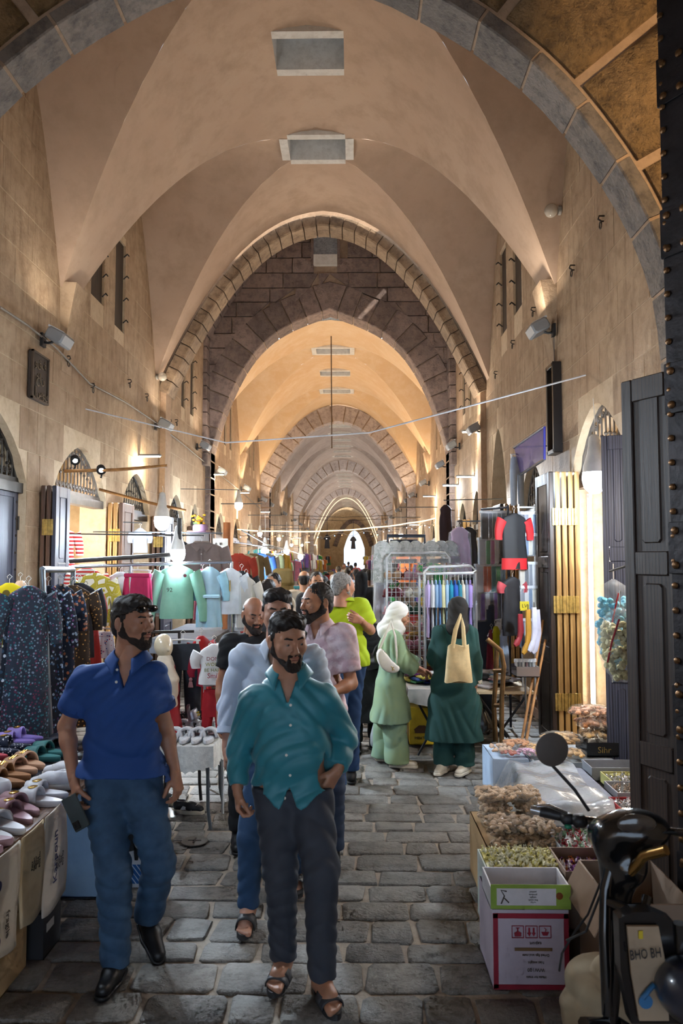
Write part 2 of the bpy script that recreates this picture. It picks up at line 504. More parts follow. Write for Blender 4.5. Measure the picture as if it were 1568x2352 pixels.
# crossing between the first stone arch and the tympanum: a shallow dome on tall arches
YB0, YB1, YT0, YT1 = 12.90, 13.45, 17.0, 17.6
mb = MB()
def domef(u, v):
    x = XC + HW * 1.05 * (2 * u - 1); y = YB0 + .3 + (YT1 - YB0 - .3) * v
    r2 = ((2 * u - 1) ** 2 + (2 * v - 1) ** 2) / 2
    return (x, y, 9.35 + 1.1 * (1 - r2))
mb.grid(domef, 16, 16)
structure(mb.build('ceiling', PLASTER), 'dim dome over the crossing behind the first stone arch')

# ---- arch profiles as sampled polylines
def arch_pts(hw, zs, zc, xc=XC, n=60, drop=0.0, a_=.93, p_=2.2):
    """left foot over the crown to the right foot"""
    out = []
    for i in range(n + 1):
        a = PI * i / n; u = -cos(a); w = min(1, abs(u))
        out.append((xc + hw * u, zs + (zc - zs) * (a_ * (1 - w ** p_) + (1 - a_) * (1 - w))))
    if drop: out = [(out[0][0], zs - drop)] + out + [(out[-1][0], zs - drop)]
    return out
def resample(pts, n):
    L = [0]
    for a, b in zip(pts[:-1], pts[1:]): L.append(L[-1] + math.dist(a, b))
    out = []; j = 0
    for i in range(n + 1):
        s = L[-1] * i / n
        while j < len(L) - 2 and L[j + 1] < s: j += 1
        t = (s - L[j]) / max(1e-9, L[j + 1] - L[j])
        out.append((pts[j][0] + (pts[j + 1][0] - pts[j][0]) * t, pts[j][1] + (pts[j + 1][1] - pts[j][1]) * t))
    return out
def normals2(p):
    out = []
    for i in range(len(p)):
        a = p[max(0, i - 1)]; b = p[min(len(p) - 1, i + 1)]
        dx, dz = b[0] - a[0], b[1] - a[1]; l = math.hypot(dx, dz)
        out.append((-dz / l, dx / l))
    return out
def voussoirs(parent, pts, n, y0, y1, th, mat_, rough=0.0, gap=0.012, seed=1, inner_off=0.0, name='voussoir', thj=0.0, proud=0.0):
    """ring of n wedge stones; th = radial thickness, pts = intrados"""
    rnd = random.Random(seed)
    sub = 2 if not rough else 8
    p = resample(pts, n * sub); nn = normals2(p)
    for k in range(n):
        mb = MB(); t = th * (1 + rnd.uniform(-thj, thj)); fr = rnd.uniform(0, proud)
        ia, ib = k * sub, (k + 1) * sub
        rings = []
        for i in range(ia, ib + 1):
            s = 0
            if i == ia: s = gap
            if i == ib: s = -gap
            q = p[i]; m = nn[i]; tx, tz = m[1], -m[0]
            bx, bz = q[0] + tx * s + m[0] * inner_off, q[1] + tz * s + m[1] * inner_off
            if rough:
                edge = i in (ia, ib)
                rr = 7
                ring = []
                for j in range(rr + 1):
                    f = j / rr
                    dy = 0 if edge or j in (0, rr) else -rnd.uniform(.2, 1) * rough
                    ring.append((bx + m[0] * t * f, y0 - fr + dy, bz + m[1] * t * f))
                ring += [(bx + m[0] * t, y1, bz + m[1] * t), (bx, y1, bz)]
            else:
                c_ = min(0.02, t * .1)
                ring = [(bx + m[0] * c_, y0 - fr, bz + m[1] * c_), (bx + m[0] * (t - c_), y0 - fr, bz + m[1] * (t - c_)),
                        (bx + m[0] * t, y0 + c_, bz + m[1] * t), (bx + m[0] * t, y1, bz + m[1] * t), (bx, y1, bz), (bx, y0 + c_, bz)]
            rings.append(ring)
        mb.loft(rings)
        mb.build(name, mat_, parent, smooth=30 if not rough else 50)

def wall_with_arch(name, y0, y1, pts, ztop, mat_, label, xa=None, xb=None):
    """slab across the corridor from arch curve up to ztop"""
    mb = MB(); xa = XL - .3 if xa is None else xa; xb = XR + .3 if xb is None else xb
    p = pts
    fr = [(x, z) for x, z in p]
    for (yy) in (y0, y1):
        for a, b in zip(fr[:-1], fr[1:]):
            if abs(a[0] - b[0]) > 1e-6: mb.quad((a[0], yy, a[1]), (b[0], yy, b[1]), (b[0], yy, ztop), (a[0], yy, ztop))
        mb.quad((xa, yy, 0), (fr[0][0], yy, 0), (fr[0][0], yy, ztop), (xa, yy, ztop))
        mb.quad((xb, yy, 0), (fr[-1][0], yy, 0), (fr[-1][0], yy, ztop), (xb, yy, ztop))
    full = [(fr[0][0], 0)] + fr + [(fr[-1][0], 0)]
    for a, b in zip(full[:-1], full[1:]): mb.quad((a[0], y0, a[1]), (b[0], y0, b[1]), (b[0], y1, b[1]), (a[0], y1, a[1]))
    mb.quad((xa, y0, 0), (xa, y1, 0), (xa, y1, ztop), (xa, y0, ztop)); mb.quad((xb, y0, 0), (xb, y1, 0), (xb, y1, ztop), (xb, y0, ztop))
    o = mb.build(name, mat_, smooth=0)
    return structure(o, label)

# --- gate arch nearest the camera: smooth ring stones behind, rough golden face stones
GA_XC = -0.50
_tx = [0, .35, .69, .98, 1.29, 1.69, 2.08, 2.30, 2.37, 2.38]; _tz = [5.60, 5.545, 5.43, 5.27, 5.07, 4.71, 4.16, 3.64, 3.14, 2.4]
half = [(_tx[i] , _tz[i]) for i in range(10)]
def _cr(P, n=6):
    out = []
    for i in range(len(P) - 1):
        p0 = P[max(0, i - 1)]; p1 = P[i]; p2 = P[i + 1]; p3 = P[min(len(P) - 1, i + 2)]
        for k in range(n):
            t = k / n
            out.append(tuple(.5 * ((2 * p1[c]) + (-p0[c] + p2[c]) * t + (2 * p0[c] - 5 * p1[c] + 4 * p2[c] - p3[c]) * t * t + (-p0[c] + 3 * p1[c] - 3 * p2[c] + p3[c]) * t ** 3) for c in (0, 1)))
    out.append(P[-1]); return out
half = _cr(half)
g_top = [(GA_XC - x, z) for x, z in reversed(half)] + [(GA_XC + x, z) for x, z in half[1:]]
g_in = [(g_top[0][0], 0.02)] + g_top + [(g_top[-1][0], 0.02)]
wg = wall_with_arch('trim_1', 4.315, 4.57, [(x + (0.007 if x > GA_XC else -0.007), z + 0.007) for x, z in g_top], 9.2, MORTAR, 'near stone gate arch with rough golden face stones and grey ring', -5.2, 4.2)
voussoirs(wg, g_in, 35, 4.30, 4.58, 0.09, RINGST, gap=0.011, seed=3, thj=0.02)
def off_curve(p, d, n=110):
    q = resample(p, n); m = normals2(q); return [(x + a * d, z + b * d) for (x, z), (a, b) in zip(q, m)]
voussoirs(wg, off_curve(g_in, .115), 23, 4.29, 4.5, 1.0, GOLDST, rough=0.085, gap=0.034, seed=5, thj=0.12, name='face_stone')
voussoirs(wg, off_curve(g_in, 1.14), 25, 4.29, 4.5, 1.1, GOLDST, rough=0.085, gap=0.034, seed=6, name='face_stone')
# gate passage around the camera (side walls and vault towards the street)
mb = MB()
mb.quad((-3.6, -3.5, 0), (-3.6, 4.2, 0), (-3.6, 4.2, 6.6), (-3.6, -3.5, 6.6)); structure(mb.build('wall_gate_left', WALLST, smooth=0), 'side wall of the gate passage left of the camera')
mb = MB()
mb.quad((2.75, -3.5, 0), (2.75, 4.2, 0), (2.75, 4.2, 6.6), (2.75, -3.5, 6.6)); structure(mb.build('wall_gate_right', WALLST, smooth=0), 'side wall of the gate passage right of the camera')
mb = MB()
pa = arch_pts(3.2, 5.6, 7.9, -.43)
for a, b in zip(pa[:-1], pa[1:]): mb.quad((a[0], -3.5, a[1]), (b[0], -3.5, b[1]), (b[0], 4.2, b[1]), (a[0], 4.2, a[1]))
structure(mb.build('ceiling', WALLST), 'vault of the gate passage over the camera')

mb = MB(); mb.box((-.4, -3.6, 6.0), (6.6, .2, 6.6)); structure(mb.build('wall_sky_block', WALLST, smooth=0), 'unseen wall added behind the camera to hold back high sky light')  # unseen wall added so sky light enters only near the floor
# --- first big stone arch (B) and tympanum (T)
b_in = arch_pts(2.66, ZS - .2, 7.72, XC)
wb_ = wall_with_arch('trim_2', 12.94, 13.30, [(x, z + .02) for x, z in arch_pts(2.70, ZS - .2, 7.75, XC)], 9.9, MORTAR, 'ring arch of brown stones where the near plaster vault ends')
voussoirs(wb_, b_in, 37, 12.88, 13.36, 0.20, BROWNST, gap=0.010, seed=8, proud=.01)
t_out = arch_pts(2.78, 4.2, 9.30, XC)
t_in = arch_pts(2.68, 4.35, 7.62, XC, a_=.7, p_=4)
t_in2 = [(t_in[0][0], 2.9)] + t_in + [(t_in[-1][0], 2.9)]
wt = wall_with_arch('trim_3', 17.05, 17.55, [(x, z + .02) for x, z in t_in], 10.6, MORTD, 'dark coursed stone tympanum wall with a pointed arch and small top window')
voussoirs(wt, [(t_in[0][0], 0.02)] + t_in2 + [(t_in[-1][0], 0.02)], 47, 17.0, 17.6, 0.62, DARKST, gap=0.014, seed=11, thj=0.04)
# coursed blocks of the tympanum above the ring, cut to its curve
def ring_hw(z, off=.645):
    top = 4.35 + (7.62 + off - 4.35)
    if z >= top: return 0.0
    lo, hi = 0.0, 1.0; t = (z - 4.35) / (7.62 + off - 4.35)
    for _ in range(30):
        m_ = (lo + hi) / 2
        if .7 * (1 - m_ ** 4) + .3 * (1 - m_) > t: lo = m_
        else: hi = m_
    return lo * (2.68 + off)
rnd = random.Random(4)
z = 4.6
WIN = (XC - .1 - .27, XC - .1 + .27, 8.62, 9.38)
while z < 9.9:
    h = rnd.uniform(.30, .42); x = XL - rnd.uniform(0, .5); wb0, wt0 = ring_hw(z), ring_hw(z + h)
    while x < XR:
        w = rnd.uniform(.55, 1.05); xa, xb = max(x, XL) + .012, min(x + w, XR) - .012
        for side in (-1, 1):
            if side < 0: a0, a1, b0, b1 = xa, xa, min(xb, XC - wb0), min(xb, XC - wt0)
            else: a0, a1, b0, b1 = max(xa, XC + wb0), max(xa, XC + wt0), xb, xb
            if wt0 == 0 and wb0 == 0:
                if side > 0: continue
                a0 = a1 = xa; b0 = b1 = xb
            if z < WIN[3] and z + h > WIN[2]:
                if a0 < WIN[1] and b0 > WIN[0]:
                    if a0 < WIN[0]: b0 = b1 = WIN[0]
                    else: a0 = a1 = WIN[1]
            b0 = max(b0, a0 + .01) if b1 - a1 > .08 else b0
            if b1 - a1 > .08 and b0 >= a0:
                mb = MB(); mb.prism([(a0, z + .012), (b0, z + .012), (b1, z + h - .012), (a1, z + h - .012)], .08, xf((0, 17.04 - rnd.uniform(0, .02), 0)))
                mb.build('stone_block', DARKST, wt, smooth=0)
        x += w
    z += h
# pointed enclosing arch of the tympanum, a darker rib standing in front
rib_pts = [(XC - 2.8, 4.0)] + arch_pts(2.8, 6.9, 9.55, XC - .05) + [(XC + 2.8, 4.0)]
rb_ = thing('trim_4', 'dark pointed stone rib framing the tympanum', None, (0, 0, 0)); del rb_['label']; structure(rb_, 'dark pointed stone rib framing the tympanum')
voussoirs(rb_, rib_pts, 47, 16.62, 17.0, 0.30, DARKST, gap=.012, seed=13, inner_off=-.12)
mb = MB()
x0, x1, z0, z1 = WIN
mb.box(((x0 + x1) / 2, 17.0, z0 + .12), (x1 - x0, .14, .24), 0)
mb.box((x0 - .03, 17.02, (z0 + z1) / 2), (.06, .14, z1 - z0), 1); mb.box((x1 + .03, 17.02, (z0 + z1) / 2), (.06, .14, z1 - z0), 1)
mb.prism([(x0, z0 + .24), (x1, z0 + .24), (x1, z1 - .12), ((x0 + x1) / 2, z1 + .02), (x0, z1 - .12)], .04, xf((0, 17.0, 0)), 2)
w_ = mb.build('window_1', [WHITEPL, DARKST, stone_mat('sunlit_vent_stone', 'a9aaac', 'b9bbbd', '7c7e80', 5, .9, 0)], smooth=0); structure(w_, 'small square top window showing daylit rough stone')
crossing_lamp = lamp('AREA', (XC + .05, 16.0, 9.4), 14, (.85, .92, 1), .5, (XC, 17.0, 8.7)) if False else None

# --- further stone arches
def far_arch(idx, y0, y1, hw, zc_in, zc_face, n, mat_, label, th=.5):
    p = arch_pts(hw, 4.4, zc_in, XC)
    w = wall_with_arch('trim_%d' % idx, y0 + .03, y1 - .03, [(x, z + .015) for x, z in p], 9.0, MORTAR, label)
    voussoirs(w, [(p[0][0], .02), (p[0][0], 2.2)] + p + [(p[-1][0], 2.2), (p[-1][0], .02)], n, y0 - .02, y1, th, mat_, gap=.02, seed=idx, thj=.05)
    return w
PINKST = stone_mat('pinkish_arch_stone', 'a3938b', 'b3a49b', '7d6f69', 1.6, .5, .12)
PALEST = stone_mat('pale_arch_stone', 'c0b5b0', 'cdc4bf', 'a89d98', 1.6, .5, .08)
far_arch(5, 27.4, 27.85, 2.48, 6.92, 7.55, 43, PINKST, 'second stone arch deeper in the corridor with greyish pink voussoirs', .60)
a3 = far_arch(6, 43.0, 43.5, 2.52, 6.98, 7.55, 43, PALEST, 'third pale stone arch touched by a patch of sun', .6)
far_arch(7, 60.0, 60.5, 2.52, 7.0, 7.5, 39, PALEST, 'fourth pale stone arch far down the corridor', .55)
# end wall with pointed gateway to the daylight
e_in = arch_pts(1.12, 3.0, 5.0, XC + .75, n=30)
we = wall_with_arch('wall_far', 81.6, 83.2, e_in, 9.0, stone_mat('far_gate_stone', 'bfa27c', 'cdb28c', 'a98c68', 1.2, .4, 0), 'ochre end wall with a pointed gateway open to daylight')
voussoirs(we, arch_pts(1.75, 3.2, 5.75, XC + .65, n=30), 21, 81.45, 81.62, .45, DARKST, seed=21, gap=.01)
# sunlit street beyond the gateway
mb = MB(); mb.quad((-14, 83.2, 0), (14, 83.2, 0), (14, 120, 0), (-14, 120, 0)); structure(mb.build('street_ground', MT('d9cdb8', .9), smooth=0), 'sunlit street beyond the far gateway')

# ================================================================ side walls with shop openings
def pointed(c, hw, z_spring, z_apex):
    def top(y):
        u = abs(y - c) / hw
        return z_spring + (z_apex - z_spring) * max(0, (1 - u ** 1.6)) ** .75 if u < 1 else z_spring
    return top
OPEN_L, OPEN_R = [], []
def door_open(lst, y0, y1, zsp, zap): lst.append(dict(y0=y0, y1=y1, zb=0.0, top=pointed((y0 + y1) / 2, (y1 - y0) / 2, zsp, zap), arch=True, zsp=zsp, zap=zap))
def slot(lst, yc, z0, z1, w=.42): lst.append(dict(y0=yc - w / 2, y1=yc + w / 2, zb=z0, top=(lambda y, z1=z1: z1), arch=False, z1=z1))
for a, b, s_, p_ in ((5.75, 7.65, 2.72, 3.42), (8.35, 10.15, 2.72, 3.32), (10.85, 12.35, 2.66, 3.25), (13.6, 14.9, 2.6, 3.15), (15.5, 16.4, 2.6, 3.1)): door_open(OPEN_L, a, b, s_, p_)
for a, b, s_, p_ in ((6.37, 7.98, 2.78, 3.42), (9.1, 10.4, 2.6, 3.2), (11.3, 12.6, 2.7, 4.0), (13.5, 14.6, 2.6, 3.2), (15.3, 16.4, 2.6, 3.1)): door_open(OPEN_R, a, b, s_, p_)
yy = 18.4
while yy < 78:
    door_open(OPEN_L, yy, yy + 1.4, 2.5, 3.1); door_open(OPEN_R, yy, yy + 1.4, 2.5, 3.1); yy += 2.75
slot(OPEN_L, 9.66, 5.3, 6.35, .5); slot(OPEN_L, 10.6, 5.2, 6.5, .45); slot(OPEN_R, 10.4, 5.38, 6.65, .5); slot(OPEN_R, 11.36, 5.36, 6.65, .45)
slot(OPEN_L, 14.7, 4.9, 6.3, .34); slot(OPEN_L, 15.5, 4.9, 6.2, .34); slot(OPEN_R, 14.7, 4.9, 6.2, .34); slot(OPEN_R, 15.5, 4.9, 6.3, .34)
for sec in SEC[1:]:
    for a, b in zip(sec[:-1], sec[1:]):
        for lst in (OPEN_L, OPEN_R):
            slot(lst, (a + b) / 2 - .4, 4.9, 6.1, .34); slot(lst, (a + b) / 2 + .5, 4.9, 6.1, .34)

def side_wall(name, X, out, opens, label):
    """wall plane at X, thickness outwards, with true openings and reveals"""
    y_start, y_end, H = 4.5, 81.7, 9.6
    br = {y_start, y_end}
    for o in opens:
        n = 12 if o['arch'] else 1
        for k in range(n + 1): br.add(o['y0'] + (o['y1'] - o['y0']) * k / n)
    br = sorted(br); mb = MB(); dep = .35
    for a, b in zip(br[:-1], br[1:]):
        m = (a + b) / 2
        act = sorted([o for o in opens if o['y0'] - 1e-6 < m < o['y1'] + 1e-6], key=lambda o: o['zb'])
        za, zb = 0.0, 0.0
        for o in act:
            if o['zb'] > 0: mb.quad((X, a, za), (X, b, zb), (X, b, o['zb']), (X, a, o['zb']))
            za, zb = o['top'](a), o['top'](b)
            mb.quad((X, a, za), (X, b, zb), (X + out * dep, b, zb), (X + out * dep, a, za))
            if o['zb'] > 0: mb.quad((X, a, o['zb']), (X, b, o['zb']), (X + out * dep, b, o['zb']), (X + out * dep, a, o['zb']))
        mb.quad((X, a, za), (X, b, zb), (X, b, H), (X, a, H))
    for o in opens:
        for y in (o['y0'], o['y1']):
            zt = o['top'](y); mb.quad((X, y, o['zb']), (X + out * dep, y, o['zb']), (X + out * dep, y, zt), (X, y, zt))
    w = mb.build(name, WALLMORT, smooth=0); structure(w, label)
    # ashlar blocks laid over it, cut short at openings
    rnd = random.Random(hash(name) % 97 if False else (3 if out < 0 else 5))
    far = MB(); cnt = 0
    z = 0.0
    while z < 7.4:
        h = rnd.choice((.36, .4, .44)); y = y_start - rnd.uniform(0, .6)
        while y < 60:
            L = rnd.uniform(.55, 1.0); a0, b0 = max(y, y_start), y + L
            segs = [(a0, b0)]
            for o in opens:
                if o['zb'] > z + h or (o['top']((o['y0'] + o['y1']) / 2) < z): continue
                # half width of opening at the lower edge of the row
                if o['arch'] and z > o['zsp'] - .01:
                    ys = [o['y0'] + (o['y1'] - o['y0']) * k / 24 for k in range(25)]
                    ins = [q for q in ys if o['top'](q) > z]
                    if not ins: continue
                    p0, p1 = ins[0] - .04, ins[-1] + .04
                else: p0, p1 = o['y0'], o['y1']
                ns = []
                for s0, s1 in segs:
                    if s1 <= p0 or s0 >= p1: ns.append((s0, s1)); continue
                    if s0 < p0: ns.append((s0, p0))
                    if s1 > p1: ns.append((p1, s1))
                segs = ns
            for s0, s1 in segs:
                if s1 - s0 < .06: continue
                pr = rnd.uniform(.004, .0055)
                tgt = MB() if (s0 < 13.2 and z > 1.2) else far
                tgt.box((X - out * (pr / 2 - .01), (s0 + s1) / 2, z + h / 2), (pr + .02, s1 - s0 - .007, h - .007), bv=.003)
                if tgt is not far:
                    tgt.build('stone_block', WALLST, w, smooth=0); cnt += 1
            y += L
        z += h
    fo = far.build('stone_block', WALLST, w, smooth=0); fo['kind'] = 'stuff'
    return w
WL = side_wall('wall_left', XL, -1, OPEN_L, 'left side wall of worn honey limestone blocks with shop arches')
WR = side_wall('wall_right', XR, 1, OPEN_R, 'right side wall of worn honey limestone blocks with shop arches')

# pilaster tips where the plaster bands land
for X, out in ((XL, -1), (XR, 1)):
    for y in (8.62, 22.5, 31.6, 35.4, 39.2, 47.6, 51.7, 55.9):
        mb = MB()
        def cap(t):   # section half width and depth at height
            return .22 - .10 * t, .16 * (1 - t)
        rings = []
        for k in range(6):
            t = k / 5; w_, d_ = .24 * (1 - .25 * t), .17 * (1 - t) ** 1.2 + .01
            zz = ZS + .12 - 1.0 * t
            xo = X - out * d_
            rings.append([(X + out * .05, y - w_, zz), (xo, y - w_ * .8, zz), (xo, y + w_ * .8, zz), (X + out * .05, y + w_, zz)])
        mb.loft(rings)
        o = mb.build('stone_corbel', WALLST, WL if X == XL else WR, smooth=0)

# ================================================================ floor
mb = MB(); mb.quad((-4.6, -3.6, -.012), (3.8, -3.6, -.012), (3.8, 84, -.012), (-4.6, 84, -.012))
FL = mb.build('floor', COBMORT, smooth=0); structure(FL, 'corridor floor paved with worn bluish grey stone setts')
rnd = random.Random(12); far = MB(); y = 2.9; cnt = 0; shapes = []
def sett(mb, cx, cy, w, l, zt):
    h = .03; n1 = []
    c = .10 * min(w, l)
    out_ = [(-w / 2 + c, -l / 2), (w / 2 - c, -l / 2), (w / 2, -l / 2 + c), (w / 2, l / 2 - c), (w / 2 - c, l / 2), (-w / 2 + c, l / 2), (-w / 2, l / 2 - c), (-w / 2, -l / 2 + c)]
    out_ = [(x + rnd.uniform(-.012, .012), yv + rnd.uniform(-.012, .012)) for x, yv in out_]
    r0 = [(cx + x, cy + yv, -.02) for x, yv in out_]
    r1 = [(cx + x, cy + yv, zt - .007) for x, yv in out_]
    r2 = [(cx + x * .955, cy + yv * .94, zt + rnd.uniform(-.002, .002)) for x, yv in out_]
    mb.loft([r0, r1, r2])
while y < 60:
    l = rnd.uniform(.19, .27); x = -3.3 + rnd.uniform(-.3, 0)
    vis_lo, vis_hi = -0.48 * y - .3, .46 * y + .3
    while x < 2.3:
        w = rnd.uniform(.22, .46); cx = x + w / 2
        tgt = far
        if cnt < 300 and -1.9 < cx < 1.9 and vis_lo < cx < vis_hi: tgt = MB(); cnt += 1
        sett(tgt, cx, y + l / 2 + rnd.uniform(-.01, .01), w - .022, l - .022, rnd.uniform(-.004, .008))
        if tgt is not far: tgt.build('paving_stone', COBBLE, FL, smooth=50)
        x += w
    y += l
fo = far.build('paving_stone', COBBLE, FL, smooth=50); fo['kind'] = 'stuff'
# ================================================================ wall lamps
WARM = (1.0, .74, .48); NEUT = (1.0, .90, .78); COOL = (.72, .86, 1.0)
LAMPG = MT('8e8f90', .45, .3, var=.05); BLK = MT('1b1b1d', .5); 
def flood_model(label, loc, side, group, lit=None):
    """grey box floodlight on a bracket; side=-1 on left wall, +1 right wall"""
    t = thing('floodlight', label, 'lamp', loc, group=group); loc = (loc[0] - side * .0, loc[1], loc[2])
    mb = MB(); mb.box((-side * .22, 0, .02), (.20, .30, .13), ry=side * R(-28), bv=.02); mb.build('housing', LAMPG, t)
    mb = MB(); mb.box((-side * .225, 0, .085), (.17, .26, .02), ry=side * R(-28)); mb.build('glass', emit_mat(lit[0], lit[1]) if lit else MT('c9cdd0', .2), t)
    mb = MB(); mb.tube([(-side * .03, 0, -.02), (-side * .1, 0, -.03), (-side * .15, 0, -.02)], .014, 6); mb.box((-side * .045, 0, 0), (.03, .1, .14)); mb.build('bracket', BLK, t)
    return t
def flood_light(loc, side, power, color, up=(0, 0), size=.5):
    p = Vector(loc) + Vector((-side * .25, 0, .13))
    lamp('AREA', p, power, color, .24, Vector((XC - side * .4 + up[0], loc[1] + up[1], 7.6)), sy=.15)
_fn = {-1: 0, 1: 0}; ORD = ['first', 'second', 'third', 'fourth', 'fifth', 'sixth', 'seventh', 'eighth', 'ninth', 'tenth', 'eleventh', 'twelfth', 'thirteenth', 'fourteenth', 'fifteenth', 'sixteenth', 'last']
def flood_pair(y, k, color, zl=4.0, zr=4.15, only=0, dyr=0.0):
    for s_ in (-1, 1):
        if only and s_ != only: continue
        yy_ = y + (dyr if s_ > 0 else 0); loc = ((XL if s_ < 0 else XR), yy_, zl if s_ < 0 else zr)
        flood_model('grey box floodlight, %s along the %s wall counted from the gate' % (ORD[_fn[s_]], 'left' if s_ < 0 else 'right'), loc, s_, 'floodlights on the side walls'); _fn[s_] += 1
        if k: flood_light(loc, s_, 30 * k, color)
flood_pair(7.87, .5, NEUT, 4.25, 4.5, dyr=.55)
flood_pair(12.5, .6, NEUT, 4.15, 4.15, dyr=.5)
flood_pair(15.9, .55, (1, .88, .78), 4.3, 4.3)
flood_pair(18.0, 1.35, (1, .80, .56)); flood_pair(22.3, 1.35, (1, .80, .56)); flood_pair(26.6, 1.0, (1, .80, .56))
for y in (29, 35, 41): flood_pair(y, .95, (1, .88, .80))
for y in (46, 53, 58): flood_pair(y, 1.5, (1, .93, .9))
for y in (63, 70, 77): flood_pair(y, 1.6, (1, .88, .74))
t = flood_model('floodlight on the gate passage wall lighting the golden gate stones', (2.72, 2.6, 3.9), 1, 'floodlights on the side walls', ('ffd9a0', 6))  # assumed fixture outside the view, added to brighten the golden stones
lamp('AREA', (2.25, 2.75, 3.95), 34, (1, .74, .44), .3, (1.9, 4.3, 5.6))  # warm light of that added floodlight, aimed at the gate stones
# ================================================================ shops, doors, grilles
DKWOOD = wood_mat('dark_walnut', '2e2019', '3e2d22', .5)
MIDWOOD = wood_mat('brown_wood', '5c4030', '74533c', .55)
PINE = wood_mat('golden_pine', 'b98a4e', 'd2a566', .5)
BLUELIT = wood_mat('blue_lit_dark_wood', '3b3d4c', '4e5164', .45)  # dark wood with the blue light on the leaves painted into its colour
IRON = MT('4a443e', .55, .5, var=.2)
IRONL = MT('77706a', .5, .5, var=.2)


CREAM = MT('e8dcc4', .8)
_door_n = [0]
def leaf(w, h, mat_, parent_args, panels=3, hinges=True, th=.05, studs=False, hm=None, label=None, hside=-1):
    """panelled wooden leaf standing in the local xz plane, origin at lower centre"""
    _door_n[0] += 1
    loc, rz = parent_args
    t = bpy.data.objects.new('door_%d' % _door_n[0], None); COL.objects.link(t); t.location = loc; t.rotation_euler = (0, 0, rz)
    structure(t, label)
    st = .09 if w > .35 else w * .2
    for sx in (-1, 1):
        mb = MB(); mb.box((sx * (w / 2 - st / 2), 0, h / 2), (st, th, h), bv=.006); mb.build('stile', mat_, t, smooth=0)
    zs_ = [h * k / panels for k in range(panels + 1)]
    for k, z in enumerate(zs_):
        zz = min(max(z, .06), h - .06)
        mb = MB(); mb.box((0, 0, zz), (w - 2 * st - .002, th, .12), bv=.006); mb.build('rail', mat_, t, smooth=0)
    for k in range(panels):
        mb = MB(); zc_ = (zs_[k] + zs_[k + 1]) / 2; hh = zs_[k + 1] - zs_[k] - .12
        mb.box((0, 0, zc_), (w - 2 * st, th * .45, hh)); mb.box((0, 0, zc_), (w - 2 * st - .07, th * .75, hh - .07), bv=.015)
        mb.build('panel', mat_, t, smooth=0)
    if hinges:
        for z in (h * .22, h * .55, h * .86):
            mb = MB(); mb.box((hside * w / 2, -th / 2 - .002, z), (.09, .006, .14), bv=.002); mb.tube([(hside * w / 2, -th / 2 - .008, z - .07), (hside * w / 2, -th / 2 - .008, z + .07)], .008, 6)
            mb.build('hinge', hm or BRASS, t)
    if studs:
        mb = MB()
        for sx in (-1, 1):
            z = .12
            while z < h: mb.ball((sx * (w / 2 - st / 2), -th / 2, z), .014, 6, 4); z += .17
        o = mb.build('stud', IRON, t)
    return t
def grille(o, X, out, mat_, dense=True, parent=None):
    """pointed iron fanlight with bars and scrolls"""
    c = (o['y0'] + o['y1']) / 2; hw = (o['y1'] - o['y0']) / 2; x = X + out * .1
    t = bpy.data.objects.new('window_%d' % (10 + len(_door_list)), None); COL.objects.link(t); t.location = (x, c, o['zsp']); _door_list.append(t)
    structure(t, 'pointed wrought iron fanlight over a shop door')
    H = o['zap'] - o['zsp']
    top = lambda y: o['top'](c + y) - o['zsp']
    mb = MB(); pts = [(0, -hw + 2 * hw * k / 24, top(-hw + 2 * hw * k / 24)) for k in range(25)]
    mb.tube(pts, .022, 6); mb.box((0, 0, .02), (.05, 2 * hw, .05)); mb.box((0, 0, -.06), (.14, 2 * hw, .1))
    mb.build('frame', mat_, t)
    n = int(hw * 2 / .11)
    for k in range(1, n):
        y = -hw + 2 * hw * k / n; zt = top(y)
        if zt < .1: continue
        mb = MB(); mb.tube([(0, y, .03), (0, y, zt)], .009, 5)
        if zt > .3: mb.ball((0, y, zt * .55), .02, 6, 4)
        mb.build('bar', mat_, t)
    for k in range(n):
        y = -hw + 2 * hw * (k + .5) / n; zt = top(y); r = .042
        if zt < .2: continue
        mb = MB()
        for zc_ in ([.1] if zt < .38 else [.1, zt - .1]):
            mb.tube([(0, y + (r * (1 - a / 14)) * cos(a * .75), zc_ + (r * (1 - a / 14)) * sin(a * .75)) for a in range(13)], .007, 4)
        mb.build('scroll', mat_, t)
    return t
_door_list = []
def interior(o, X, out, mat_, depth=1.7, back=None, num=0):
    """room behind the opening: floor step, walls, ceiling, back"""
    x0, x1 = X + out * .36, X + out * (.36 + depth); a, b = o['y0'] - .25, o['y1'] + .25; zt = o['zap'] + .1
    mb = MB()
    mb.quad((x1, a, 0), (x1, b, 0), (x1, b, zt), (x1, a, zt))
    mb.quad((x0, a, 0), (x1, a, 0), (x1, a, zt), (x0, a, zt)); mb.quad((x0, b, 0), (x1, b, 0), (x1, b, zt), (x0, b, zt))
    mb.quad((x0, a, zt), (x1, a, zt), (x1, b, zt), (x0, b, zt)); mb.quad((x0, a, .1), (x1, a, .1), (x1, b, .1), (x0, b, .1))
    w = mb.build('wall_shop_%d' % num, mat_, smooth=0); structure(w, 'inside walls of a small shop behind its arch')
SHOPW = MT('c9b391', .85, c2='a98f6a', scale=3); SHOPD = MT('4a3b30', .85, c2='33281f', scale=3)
EM_W = emit_mat('fff1dc', 30); EM_C = emit_mat('e6f2ff', 45); EM_WD = emit_mat('ffd9a0', 14)
